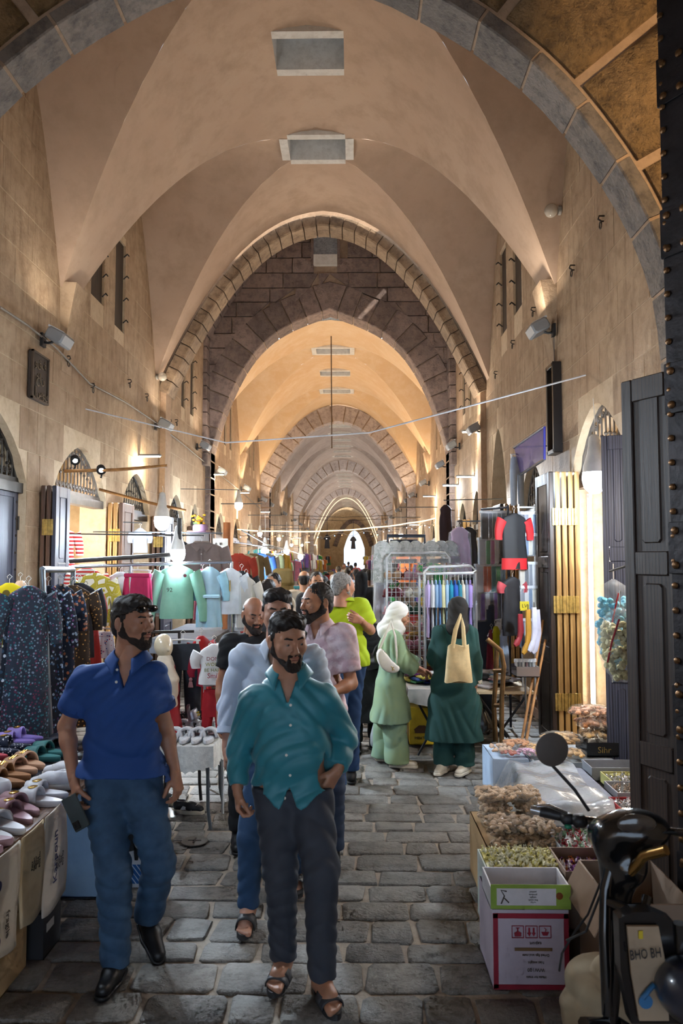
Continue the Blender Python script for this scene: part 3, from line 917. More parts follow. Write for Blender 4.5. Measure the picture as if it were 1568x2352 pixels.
def bulb(label, loc, power=18, color=COOL, drop=.4, big=1.0, em=None, group='bare hanging bulbs'):
    t = thing('hanging_bulb', label, 'lamp', loc, group=group)
    mb = MB(); mb.lathe([(.012 * big, .16 * big), (.02 * big, .15 * big), (.03 * big, .08 * big), (.046 * big, .03 * big), (.05 * big, .0)], 14); mb.build('socket', MT('e9e6df', .4), t)
    mb = MB(); mb.lathe([(.05 * big, 0), (.052 * big, -.03 * big), (.044 * big, -.065 * big), (.02 * big, -.088 * big), (.001, -.092 * big)], 14); mb.build('diffuser', em or EM_C, t)
    mb = MB(); mb.tube([(0, 0, .15 * big), (.01, 0, .15 * big + drop * .5), (0, 0, .15 * big + drop)], .004, 5); mb.build('cord', MT('ddd8ce', .5), t)
    if power: lamp('POINT', Vector(loc) - Vector((0, 0, .12 * big)), power, color, .05)
    return t
# openings near the camera
oL, oR = [o for o in OPEN_L if o['arch']], [o for o in OPEN_R if o['arch']]
for k, o in enumerate(oL): 
    grille(o, XL, -1, IRON if k != 1 else IRONL) if k < 8 else None
for k, o in enumerate(oR):
    grille(o, XR, 1, IRONL if k < 2 else IRON) if k < 8 and k != 2 else None
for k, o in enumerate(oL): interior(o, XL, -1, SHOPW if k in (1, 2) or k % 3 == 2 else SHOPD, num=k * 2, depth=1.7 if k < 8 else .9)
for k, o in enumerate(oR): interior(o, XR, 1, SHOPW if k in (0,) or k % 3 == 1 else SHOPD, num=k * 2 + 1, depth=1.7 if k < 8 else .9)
# closed left door nearest the camera
o = oL[0]; c = (o['y0'] + o['y1']) / 2
for s_ in (-1, 1): leaf(.94, 2.66, BLUELIT, ((XL - .10, c + s_ * .475, .02), R(90)), panels=2, studs=True, hinges=True, hm=IRON, label='closed studded dark shop door by the left edge' , hside=s_)
# L1 open: stack of folded leaves at both jambs
def stack(x0, x1, y0, y1, z, n, mat_, edge_mat, label, sgn):
    """folded leaves parallel to the wall seen on edge, hinged in a pack"""
    for k in range(n):
        x = x0 + (x1 - x0) * (k + .5) / n
        leaf(abs(y1 - y0), z, edge_mat if k else mat_, ((x, (y0 + y1) / 2, .1), R(90)), panels=3, th=abs(x1 - x0) / n * .72, hinges=False, label=label)
    t = bpy.data.objects.new('trim_%d' % (20 + len(_door_list)), None); COL.objects.link(t); structure(t, 'brass butt hinges joining the folded shutter leaves'); _door_list.append(t)
    for z_ in (z * .2, z * .55, z * .87):
        for k in range(n - 1):
            x = x0 + (x1 - x0) * (k + 1) / n
            mb = MB(); mb.box((x, min(y0, y1) - .012, z_), (abs(x1 - x0) / n * .95, .008, .17), bv=.002); mb.tube([(x, min(y0, y1) - .02, z_ - .085), (x, min(y0, y1) - .02, z_ + .085)], .009, 6)
            mb.build('hinge', BRASS, t)
stack(XL + .20, XL + .02, 7.95, 8.35, 2.62, 3, BLUELIT, MIDWOOD, 'dark folded shutter leaves at the near jamb of the lit left shop', -1)
stack(XL + .24, XL + .02, 10.15, 10.7, 2.6, 3, MIDWOOD, PINE, 'golden folded shutter leaves beyond the lit left shop', -1)
stack(XL + .26, XL + .02, 12.4, 13.0, 2.55, 3, BLUELIT, MIDWOOD, 'folded shutter leaves beside the third left arch', -1)
stack(XL + .2, XL + .02, 15.15, 15.7, 2.5, 2, MIDWOOD, MIDWOOD, 'folded shutter leaves far along the left wall', -1)
stack(1.96, 2.28, 7.62, 8.2, 2.72, 5, DKWOOD, PINE, 'golden folded shutter leaves glowing beside the light tubes', 1)
stack(2.02, 2.28, 10.45, 11.0, 2.6, 4, DKWOOD, PINE, 'folded shutter leaves behind the hanging sock packets', 1)
stack(2.05, 2.28, 14.7, 15.2, 2.6, 3, DKWOOD, PINE, 'folded shutter leaves far along the right wall', 1)
leaf(.24, 2.95, BLUELIT, ((2.19, 6.30, .02), R(-20)), panels=3, hinges=False, label='bluish lit open leaf at the near jamb of the glowing right shop')
# pine lining and light tubes inside R1
o = oR[0]
for k in range(7):
    mb = MB(); mb.box((XR + .42 + k * .2, 8.16, 1.4), (.19, .03, 2.75), bv=.006); w_ = mb.build('wall_plank_%d' % k, PINE, smooth=0); structure(w_, 'golden pine plank lining the glowing right shop')
for k, (x, y, nm) in enumerate(((2.47, 7.93, 'long bright light tube standing nearest the folded shutters'), (2.60, 7.78, 'second long light tube inside the glowing right shop'))):
    t = thing('light_tube', nm, 'lamp', (x, y, .45), group='upright light tubes')
    mb = MB(); mb.tube([(0, 0, 0), (0, 0, 2.15)], .016, 8); mb.build('tube', emit_mat('fff2dd', 32), t)
    mb = MB(); mb.box((0, .02, 1.075), (.05, .012, 2.2)); mb.box((0, 0, 0), (.04, .04, .04)); mb.box((0, 0, 2.15), (.04, .04, .04)); mb.build('holder', MT('e8e0d0', .5), t)
lamp('POINT', (2.75, 7.2, 2.0), 6, (1, .86, .68), .15)
bulb('big bright bulb hanging before the glowing right shop fanlight', tuple(at(1365, 1085, 6.75)), 50, COOL, .35, 2.1, emit_mat('eef6ff', 40))
# shelves of the far room in L1
bulb('bright bulb inside the lit left shop with the striped shirt', (-3.75, 9.5, 2.52), 14, (1, .87, .68), .35, 1.7, emit_mat('fff0d8', 40))
lamp('POINT', (-3.9, 11.5, 2.2), 12, COOL, .1)
# wooden threshold steps
for k, o in enumerate(oL[:6] + oR[:6]):
    X, s_ = (XL, -1) if o in oL else (XR, 1)
    mb = MB(); mb.box((X + s_ * .16, (o['y0'] + o['y1']) / 2, .06), (.42, o['y1'] - o['y0'] - .01, .12), bv=.01)
    st_ = mb.build('trim_%d' % (80 + k), DARKST, smooth=0); structure(st_, 'worn stone threshold of a shop')
# dark shutters in the small upper slots
SLOTD = wood_mat('slot_shutter', '33291f', '4a3b2c', .7)
for lst, X, out in ((OPEN_L, XL, -1), (OPEN_R, XR, 1)):
    n = 0
    for o in lst:
        if o['arch']: continue
        n += 1
        w = o['y1'] - o['y0']; h = o['z1'] - o['zb']; yc = (o['y0'] + o['y1']) / 2
        t = bpy.data.objects.new('window_%d' % (40 + n + (30 if out > 0 else 0)), None); COL.objects.link(t); t.location = (X + out * .05, yc, o['zb']); structure(t, 'tall narrow slot window closed by a dark shutter')
        mb = MB(); mb.box((0, 0, h / 2), (.04, w, h)); mb.build('shutter', SLOTD, t, smooth=0)
        if yc < 17:
            mb = MB()
            for k in range(4):
                z = h * (k + .5) / 4; mb.tube([(-out * .03, w * .5, z), (-out * .09, w * .42, z + .03), (-out * .13, w * .3, z - .02)], .01, 5)
            mb.build('hook', IRON, t)
# the near gate leaves at the right edge
t = leaf(.34, 2.86, DKWOOD, ((1.52, 3.86, .02), R(-62)), panels=3, hinges=False, label='dark panelled shutter leaf standing before the candy stall')
_door_n[0] += 1
gl = bpy.data.objects.new('door_%d' % _door_n[0], None); COL.objects.link(gl); gl.location = (1.53, 3.62, 0); gl.rotation_euler = (0, 0, R(-60)); structure(gl, 'tall iron clad gate leaf with rows of domed nails at the right edge')
NAIL = MT('7a5a3c', .35, .8, var=.3, scale=30); IRONCL = MT('2f2b2d', .5, .6, var=.35, scale=5, bmp=.4)
for k in range(5):
    mb = MB(); mb.box((.11 + k * .225, 0, 2.7), (.22, .09, 5.4), bv=.008); mb.build('plank', IRONCL, gl, smooth=0)
for z in (.5, 1.25, 2.0, 2.75, 3.5, 4.25, 5.0):
    mb = MB(); mb.box((.56, -.052, z), (1.12, .014, .24), bv=.003); mb.build('iron_band', IRONCL, gl, smooth=0)
    for dz in (-.08, .08):
        for k in range(6):
            mb = MB(); mb.ball((.04 + k * .09, -.062, z + dz), (.019, .014, .019), 8, 5); mb.build('nail', NAIL, gl)
for z in [x * .115 + .1 for x in range(44)]:
    mb = MB(); mb.ball((.025, -.05, z), (.016, .013, .016), 8, 5); mb.ball((.20, -.05, z + .03), (.014, .012, .014), 8, 5); mb.build('nail', NAIL, gl)
# -- plaques and frames on the walls
t = thing('carved_plaque', 'dark carved plaque high on the left wall under the floodlight', 'plaque', (XL + .03, at(92, 870, 8).y * 0 + 7.8, 3.83))
mb = MB(); mb.box((0, 0, 0), (.04, .42, .50), bv=.01); mb.build('board', MT('3d332c', .6, .3), t, smooth=0)
mb = MB()
for s_ in (-1, 1): mb.box((.025, s_ * .2, 0), (.02, .02, .5)); mb.box((.025, 0, s_ * .24), (.02, .42, .02))
mb.build('border', MT('54473c', .5, .4), t, smooth=0)
for k, w_ in enumerate(('\u0648\u0642\u0641', '\u062e\u0627\u0646', '\u0627\u0644\u0633\u0648\u0642')):
    text(w_, .13, t, (.024, 0, .14 - k * .15), (R(90), 0, R(90)), MT('6d5f4f', .5, .4), extrude=.005)
t = thing('wall_frame', 'black framed narrow panel high on the right wall', 'frame', (XR - .05, 8.43, 3.61))
mb = MB(); H = 1.0
for s_ in (-1, 1): mb.box((0, s_ * .13, 0), (.10, .05, H), bv=.006); mb.box((0, 0, s_ * (H / 2 - .02)), (.10, .30, .05), bv=.006)
mb.build('frame', MT('1e1a1a', .35), t, smooth=0)
mb = MB(); mb.box((.02, 0, 0), (.02, .24, H - .06)); mb.build('panel', WALLST, t, smooth=0)
# iron hooks on the walls
for k, (px, py, X) in enumerate(((148, 828, XL), (205, 890, XL), (291, 880, XL), (331, 912, XL), (385, 970, XL), (400, 970, XL), (1391, 508, XR), (1323, 620, XR), (1232, 715, XR), (1184, 790, XR), (1144, 860, XR))):
    p = atx(px, py, X); s_ = 1 if X < 0 else -1
    t = thing('iron_hook', 'small iron hook with a ring on the %s wall, %s' % ('left' if X < 0 else 'right', ['beside the grey floodlight', 'above the second fanlight', 'highest over the cable', 'above the left pier lamp', 'just left of a twin hook', 'just right of its twin hook', 'highest beside the gate arch', 'below the highest one', 'left of the grey floodlight', 'below the floodlight', 'lowest by the far pier'][k]), 'hook', (X + s_ * .0, p.y, p.z), group='iron hooks on the %s wall' % ('left' if X < 0 else 'right'))
    mb = MB(); mb.tube([(s_ * .012, 0, .05), (s_ * .06, 0, .05), (s_ * .07, 0, .02), (s_ * .04, 0, 0), (s_ * .02, 0, .0)], .008, 5); mb.build('peg', IRON, t)
    mb = MB(); mb.tube([(s_ * .05, .03 * cos(a), -.035 + .035 * sin(a)) for a in [i * PI / 5 for i in range(11)]], .006, 5, cap=False); mb.build('ring', IRON, t)
# cable along the left wall, and ropes across
mb = MB(); cp = [(0, 705), (65, 748), (130, 800), (205, 880), (290, 925), (350, 965), (420, 1020), (480, 1070), (552, 1128), (600, 1170)]
pts = [atx(a, b, XL + .05) for a, b in cp]; mb.tube(pts, .012, 6)
tag(mb.build('cable', MT('8a7d70', .6)), 'grey twisted cable running along the left wall between floodlights', 'cable')
mb = MB(); mb.tube([(XR - .04, 8.42, 4.42), (XR - .03, 8.46, 4.2), (XR - .03, 8.45, 4.12)], .006, 5)
tag(mb.build('cable', MT('6a5f56', .6)), 'thin cable dropping from the right floodlight to the black frame', 'cable')
mb = MB(); mb.tube([(XL + .04, 9.2, 3.78), (-1.5, 9.0, 3.33), (0.2, 8.6, 3.38), (XR - .04, 7.3, 3.72)], .009, 6)
tag(mb.build('rope', MT('d9dade', .6)), 'thin pale rope stretched across the corridor above the shops', 'rope')
# long hanging chain in the second section
mb = MB(); mb.tube([(XC - .02, 18.9, 7.55), (XC, 18.9, 4.7)], .014, 6); tag(mb.build('hanging_chain', MT('5a4636', .6, .4)), 'long thin chain hanging from the first ceiling vent past the tympanum', 'chain')
# globe lamps at springers
for k, (x, y, z, l) in enumerate(((XR - .12, 8.15, 5.75, 'small glass globe beside the right plaster tip'), (XL + .12, 12.6, 5.0, 'small glass globe beside the left plaster tip'))):
    t = thing('globe_lamp', l, 'lamp', (x, y, z)); mb = MB(); mb.ball((0, 0, 0), .075, 14, 10); mb.build('globe', MT('cfc4b2', .15, alpha=.55), t)
    mb = MB(); s_ = 1 if x > 0 else -1; mb.lathe([(.05, 0), (.05, .03)], 12, T=xf((s_ * .075, 0, 0), 0, R(90) * s_, 0)); mb.build('base', MT('8f877c', .5), t)
# flat LED lamps with a streak on the wall
def led_flat(label, X, y, z, color, em, reach=.35, power=22, tilt=0):
    s_ = 1 if X < 0 else -1
    t = thing('wall_lamp', label, 'lamp', (X, y, z), group='flat wall lamps')
    mb = MB(); mb.box((s_ * reach / 2, 0, .015), (reach, .09, .03), ry=tilt, bv=.006); mb.build('housing', MT('77787a', .4, .4), t)
    mb = MB(); mb.box((s_ * reach / 2, 0, -.006), (reach - .04, .08, .012), ry=tilt); mb.build('diffuser', em, t)
    lamp('SPOT', (X + s_ * .09, y, z - .03), power * 9, color, .02, (X - s_ * .06, y, z - 1.3), spot=17, blend=.7); lamp('POINT', (X + s_ * reach * .7, y, z - .06), power * .12, color, .06)
WM, CM = (1, .86, .62), (.86, .95, 1)
def P3(px, py, X): q = atx(px, py, X); return q.y, q.z
for px, py, X, c_, l in ((318, 1048, XL, 0, 'flat warm lamp above the second left fanlight'), (480, 1090, XL, 0, 'flat warm lamp casting a tall streak above the flowers'), (545, 1132, XL, 0, 'flat lamp by the left wall over the string lights'), (598, 1176, XL, 0, 'flat lamp farther along the left wall'),
                         (1105, 992, XR, 0, 'flat lamp throwing a long bright streak on the right wall'), (1090, 1095, XR, 1, 'cool white flat lamp beside the packet rack'), (1053, 1115, XR, 1, 'cool white flat lamp left of the packet rack lamp'), (1000, 1140, XR, 0, 'warm flat lamp where the string lights end')):
    y, z = P3(px, py, X); led_flat(l, X, y, z, CM if c_ else WM, emit_mat('eaf6ff', 30) if c_ else emit_mat('ffe9c4', 30), power=130)
for k in range(8):
    y = 26 + k * 5.5
    led_flat('distant flat wall lamp on the %s side, %s along the far corridor' % ('left' if k % 2 else 'right', ['first', 'second', 'third', 'fourth', 'fifth', 'sixth', 'seventh', 'last'][k]), XL if k % 2 else XR, y, 3.1, WM, emit_mat('ffe9c4', 30), power=45)
# ================================================================ smooth figures from distance fields
import openvdb as vdb
class Field:
    def __init__(s): s.ops = []
    def cone(s, a, b, r1, r2, k=.02, ax=None, sq=1.0, sub=False, d=0.0):
        s.ops.append(('c', np.array(a, np.float32), np.array(b, np.float32), r1 + d, r2 + d, k, None if ax is None else np.array(Vector(ax).normalized(), np.float32), sq, sub)); return s
    def ell(s, c, r, k=.02, M=None, sub=False):
        s.ops.append(('e', np.array(c, np.float32), np.array(r, np.float32), k, None if M is None else np.array(M, np.float32), sub)); return s
    def fn(s, f): s.ops.append(('f', f)); return s
    def sample(s, lo, hi, h):
        ax = [np.arange(lo[i], hi[i] + h, h, dtype=np.float32) for i in range(3)]
        D = np.full([len(a) for a in ax], .3, np.float32)
        G = [ax[0][:, None, None], ax[1][None, :, None], ax[2][None, None, :]]
        for op in s.ops:
            if op[0] == 'f':
                D = op[1](G[0], G[1], G[2], D).astype(np.float32); continue
            if op[0] == 'c':
                _, a, b, r1, r2, k, n, sq, sub = op; m = max(r1, r2) + k + 3 * h
                l, u = np.minimum(a, b) - m, np.maximum(a, b) + m
            else:
                _, c, r, k, M, sub = op; m = (r if M is None else np.full(3, r.max())) + k + 3 * h
                l, u = c - m, c + m
            sl = []
            for i in range(3):
                i0 = max(0, int(np.searchsorted(ax[i], l[i]))); i1 = int(np.searchsorted(ax[i], u[i]))
                sl.append(slice(i0, i1))
            if any(q.start >= q.stop for q in sl): continue
            X, Y, Z = ax[0][sl[0]][:, None, None], ax[1][sl[1]][None, :, None], ax[2][sl[2]][None, None, :]
            if op[0] == 'c':
                ba = b - a; L = max(1e-8, float(ba @ ba))
                px, py, pz = X - a[0], Y - a[1], Z - a[2]
                t = np.clip((px * ba[0] + py * ba[1] + pz * ba[2]) / L, 0, 1)
                qx, qy, qz = px - t * ba[0], py - t * ba[1], pz - t * ba[2]
                if n is not None:
                    dt = (qx * n[0] + qy * n[1] + qz * n[2]) * (1 / sq - 1); qx, qy, qz = qx + n[0] * dt, qy + n[1] * dt, qz + n[2] * dt
                v = np.sqrt(qx * qx + qy * qy + qz * qz) - (r1 + (r2 - r1) * t)
            else:
                px, py, pz = X - c[0], Y - c[1], Z - c[2]
                if M is not None:
                    px, py, pz = [M[0, i] * px + M[1, i] * py + M[2, i] * pz for i in range(3)]
                k0 = np.sqrt((px / r[0]) ** 2 + (py / r[1]) ** 2 + (pz / r[2]) ** 2) + 1e-6
                k1 = np.sqrt((px / r[0] ** 2) ** 2 + (py / r[1] ** 2) ** 2 + (pz / r[2] ** 2) ** 2) + 1e-6
                v = k0 * (k0 - 1) / k1
            d0 = D[sl[0], sl[1], sl[2]]
            if sub:
                hh = np.maximum(k - np.abs(d0 + v), 0) / k; D[sl[0], sl[1], sl[2]] = np.maximum(d0, -v) + hh * hh * k / 4
            else:
                hh = np.maximum(k - np.abs(d0 - v), 0) / k; D[sl[0], sl[1], sl[2]] = np.minimum(d0, v) - hh * hh * k / 4
        return D, ax
    def poly(s, lo, hi, h, T=None):
        D, ax = s.sample(lo, hi, h)
        g = vdb.FloatGrid(1.0); Dp = np.pad(D, 1, constant_values=.05); g.copyFromArray(Dp.astype(np.float32))
        pts, quads = g.convertToQuads(0.0)
        if len(pts) == 0: return np.zeros((0, 3)), np.zeros((0, 4), int)
        pts = (np.asarray(pts) - 1) * h + np.array(lo)
        if T is not None:
            Mx = np.array(T); pts = pts @ Mx[:3, :3].T + Mx[:3, 3]
        return pts, np.asarray(quads)
def np_obj(name, parts, mats, parent, smooth=True):
    V = []; Q = []; n = 0
    for p, q in parts:
        V.append(p); Q.append(q + n); n += len(p)
    V = np.concatenate(V).astype(np.float32); Q = np.concatenate(Q).astype(np.int32)
    me = bpy.data.meshes.new(name)
    me.vertices.add(len(V)); me.vertices.foreach_set('co', V.ravel())
    me.loops.add(len(Q) * 4); me.loops.foreach_set('vertex_index', Q[:, ::-1].ravel())
    me.polygons.add(len(Q)); me.polygons.foreach_set('loop_start', np.arange(len(Q), dtype=np.int32) * 4)
    me.update(calc_edges=True); me.validate()
    me.polygons.foreach_set('use_smooth', np.ones(len(me.polygons), bool))
    me.materials.append(mats)
    return obj(name, me, parent)
def folds(amp, seed=0, f=14.0, dirv=(0.35, 0.2, 1.0)):
    r = np.random.RandomState(seed); dv = np.array(dirv); dv = dv / np.linalg.norm(dv)
    ph = r.uniform(0, 6, 8)
    def g(X, Y, Z, D):
        w = 1.3 * np.sin(5.1 * X + 3.3 * Z + ph[0]) + 1.1 * np.sin(6.7 * Y - 4.1 * Z + ph[1]) + .7 * np.sin(11 * X + 9 * Y + ph[2])
        s1 = np.abs(np.sin(f * (dv[0] * X + dv[1] * Y + dv[2] * Z) * 1.25 + 1.5 * w + ph[3]))
        s2 = np.abs(np.sin(f * (-dv[0] * X + dv[1] * Y + dv[2] * Z) * 1.9 + 1.9 * w + ph[4]))
        s3 = np.sin(f * .55 * (dv[0] * X - dv[1] * Y + .4 * dv[2] * Z) + w + ph[6])
        m = np.clip(.5 + .9 * np.sin(6.3 * X + 7.7 * Z + 5 * Y + ph[5]), 0, 1)
        return D + amp * (1.7 * (.62 - s1) * m + 1.4 * (.62 - s2) * (1 - m) + .5 * s3)
    return g

def head_parts(hw=1.0, hair='short', beard=None, h=.004, hairlen=0, ears=True, female=False, skin='c', smile=0):
    """fields in head space: centre between the ears, face towards -y, about 0.235 m tall"""
    S = Field()
    S.ell((0, .018, .032), (.074, .094, .084), .02)
    S.ell((0, -.028, -.005), (.064, .064, .085), .03)
    jw = .040 if female else .046
    for s in (-1, 1):
        S.cone((s * jw, .005, -.050), (s * .012, -.070, -.098), .026, .019, .03)
        S.ell((s * .038, -.062, -.022), (.024, .022, .022), .03)
        S.cone((s * .014, -.086, .021), (s * .044, -.070, .022), .010, .009, .014)
        S.ell((s * .031, -.104, .003), (.015, .017, .0095), .012, sub=True)
        S.ell((s * .031, -.0745, .0015), (.0150, .0140, .0110), .004); S.ell((s * .031, -.0765, .0085), (.0165, .0150, .0080), .004)
        if ears:
            Me = Euler((0, 0, s * R(-18))).to_matrix()
            S.ell((s * .079, .012, -.006), (.0085, .019, .031), .010, Me)
            S.ell((s * .087, .006, -.004), (.006, .009, .016), .006, Me, sub=True)
            S.cone((s * .079, .004, -.030), (s * .078, .006, -.036), .0065, .005, .006)
    S.cone((0, -.088, .012), (0, -.112, -.028), .0085, .0115, .012)
    for s in (-1, 1): S.ell((s * .011, -.101, -.034), (.0085, .011, .008), .007)
    S.ell((0, -.078, -.056), (.026, .022, .018), .02)
    S.ell((0, -.0975, -.053), (.021, .009, .0048), .005)
    S.ell((0, -.0955, -.0635), (.018, .009, .0055), .005)
    S.ell((0, -.107, -.0582), (.020, .009, .0016), .003, sub=True)
    S.ell((0, -.084, -.100), (.018, .017, .014), .02)
    S.cone((0, .022, -.05), (0, .034, -.19), .054, .062, .03)
    out = {'skin': S}
    rr = np.random.RandomState(3)
    def strands(amp, f=260.):
        def g(X, Y, Z, D):
            return D + amp * (np.sin(f * X + 40 * np.sin(18 * Y) + 3 * np.sin(60 * Z)) * .6 + np.sin(f * .7 * Z + 25 * np.sin(22 * X + 11 * Y)) * .5)
        return g
    if hair:
        Hh = Field()
        if hair in ('short', 'quiff', 'grey'):
            Hh.ell((0, .022, .036), (.0800, .0990, .0885), .02)
            for s in (-1, 1): Hh.cone((s * .076, -.012, .03), (s * .0765, -.008, -.012), .009, .006, .008)
            Hh.ell((0, .075, -.035), (.055, .035, .045), .03)
            if hair == 'quiff':
                Hh.ell((0, -.028, .082), (.073, .062, .042), .02); Hh.ell((0, .02, .088), (.076, .080, .036), .02)
            a, b = .080, .074
            def cut(X, Y, Z, D):
                fr = (Y + .078) * .080 + (Z - .068) * .083
                bk = np.where(Y > .0, Z + .075, 1.0)
                side = np.where((np.abs(X) > .066) & (Y < -.015) & (Z < .02), .03, -1)
                e = np.maximum(-fr * 9, -bk); return np.maximum(D, np.maximum(e, side * .02))
            Hh.fn(cut)
            if hair != 'stub':
                Hh.fn(strands(.0020))
                Hh.fn(lambda X, Y, Z, D: D + np.where(Z > .05, .0035 * (np.sin(95 * X + 30 * Y + 2 * np.sin(50 * Y)) * np.sin(70 * Y + 40 * Z) + .4), 0))
        elif hair == 'bald':
            Hh.ell((0, .022, .030), (.0775, .0965, .080), .02)
            def cut2(X, Y, Z, D):
                top = Z - .052 - 1.2 * np.maximum(0, .02 - Y) * 0
                return np.maximum(np.maximum(D, top), np.maximum(-(Y - .0), -(Z + .07)))
            Hh.ell((0, .075, -.035), (.055, .035, .045), .03)
            Hh.fn(cut2)
        out['hair'] = Hh
    if beard:
        B = Field(); t = {'short': .0008, 'full': .005, 'stubble': -.001, 'goatee': .002}[beard]
        for s in (-1, 1):
            B.cone((s * (jw + .004), .002, -.045), (s * .014, -.073, -.100), .027, .020 + t * .6, .03, d=t)
            B.cone((s * .069, -.008, -.000), (s * .058, -.002, -.045), .0075, .0135 + t, .02)
        B.ell((0, -.084, -.101), (.021 + t, .020 + t, .017 + t), .02)
        B.cone((-.022, -.094, -.049), (0, -.100, -.0425), .0055, .0058, .008, d=t * .4)
        B.cone((.022, -.094, -.049), (0, -.100, -.0425), .0055, .0058, .008, d=t * .4)
        for s in (-1, 1): B.cone((s * .023, -.092, -.052), (s * .026, -.086, -.085), .006, .009, .012)
        def cb(X, Y, Z, D):
            ck = (Z + .036 + 1.0 * np.maximum(0, Y + .055)) * .7       # upper cheek line
            ck = np.where(np.abs(X) < .030, -1, ck)
            lip = .0 - np.sqrt((X / .021) ** 2 + ((Z + .0585) / .0105) ** 2) + 1
            lip = np.where(Y < -.06, lip * .01, -1)
            side = np.where(np.abs(X) > .055, -1, ck)
            return np.maximum(D, np.maximum(side, lip))
        B.fn(cb); B.fn(strands(.0018, 420.))
        out['beard'] = B
    Eb = Field()
    for s in (-1, 1): Eb.cone((s * .013, -.0955, .0245), (s * .036, -.088, .0285), .0042, .0045, .004); Eb.cone((s * .036, -.088, .0285), (s * .050, -.073, .022), .0045, .002, .004)
    out['brow'] = Eb
    return out
HLO, HHI = (-.105, -.135, -.17), (.105, .135, .15)
def hand_parts(curl=.5, thumb=.4, side=1, spread=.2):
    """hand: wrist at origin, fingers towards +z, palm towards +y, thumb on +x*side"""
    Fd = Field(); L = [.076, .084, .078, .061]; X = [.028, .0095, -.0095, -.027]
    for i in range(4):
        x = X[i] * side
        Fd.cone((x * .55, 0, .008), (x, 0, .088 - abs(i - 1.2) * .004), .016, .0115, .012, (0, 1, 0), .85)
        p = Vector((x, 0, .088 - abs(i - 1.2) * .004)); ang = spread * X[i] * side * 2.2; a = 0
        for k, (f, c) in enumerate(((.46, .9), (.30, 1.1), (.24, .8))):
            a += curl * c * (1 + .12 * i)
            d = Vector((sin(ang), sin(a), cos(a))).normalized() * L[i] * f * 1.02
            q = p + d; Fd.cone(p, q, .0092 - k * .0007, .0086 - k * .0008, .0035); p = q
    Fd.cone((.012 * side, .006, .015), (.034 * side, .014, .045), .015, .0135, .014)
    p = Vector((.034 * side, .014, .045))
    d = Vector((side * .55 * (1 - thumb * .9), .35 + .5 * thumb, .75)).normalized()
    q = p + d * .036; Fd.cone(p, q, .0125, .0105, .006)
    d2 = (d + Vector((-side * .3 * thumb, .25 * thumb, .2))).normalized(); Fd.cone(q, q + d2 * .030, .0105, .0085, .004)
    Fd.cone((0, 0, -.015), (0, 0, .015), .0245, .0262, .012, (0, 1, 0), .78)
    return Fd
def frame_from(o, z, y):
    z = Vector(z).normalized(); y = Vector(y); y = (y - z * y.dot(z)).normalized(); x = y.cross(z)
    return Matrix(((x.x, y.x, z.x, o[0]), (x.y, y.y, z.y, o[1]), (x.z, y.z, z.z, o[2]), (0, 0, 0, 1)))

def skin_mat(c):
    key = ('skin', c)
    if key in _mats: return _mats[key]
    m, nt, b = nodes_for('skin'); v = coord(nt); n = noise_n(nt, v, 18, 4)
    base = lin(c); col = mixc(nt, ramp(nt, n.outputs[0], .3, .7), tuple(x * .86 for x in base), (min(1, base[0] * 1.1), base[1] * .98, base[2] * .94))
    nt.links.new(col, b.inputs['Base Color']); b.inputs['Roughness'].default_value = .5
    b.inputs['Subsurface Weight'].default_value = .12; b.inputs['Subsurface Radius'].default_value = (.02, .008, .004)
    n2 = noise_n(nt, v, 160, 2); bump(nt, b, n2.outputs[0], .08, .003)
    _mats[key] = m; return m
def cloth(c, rough=.85, var=.06, scale=4, c2=None, sheen=.0): return MT(c, rough, 0, var, scale, .12, sheen=sheen, c2=c2)
HAIRM = MT('17110f', .55, 0, .3, 60, .4); HAIRG = MT('9a9894', .6, 0, .35, 70, .4, c2='5f5c5a'); BEARDM = MT('2a1f1a', .8, 0, .3, 80, .5)
EYEW = MT('8d837c', .3, var=.02); EYED = MT('1d120c', .15)

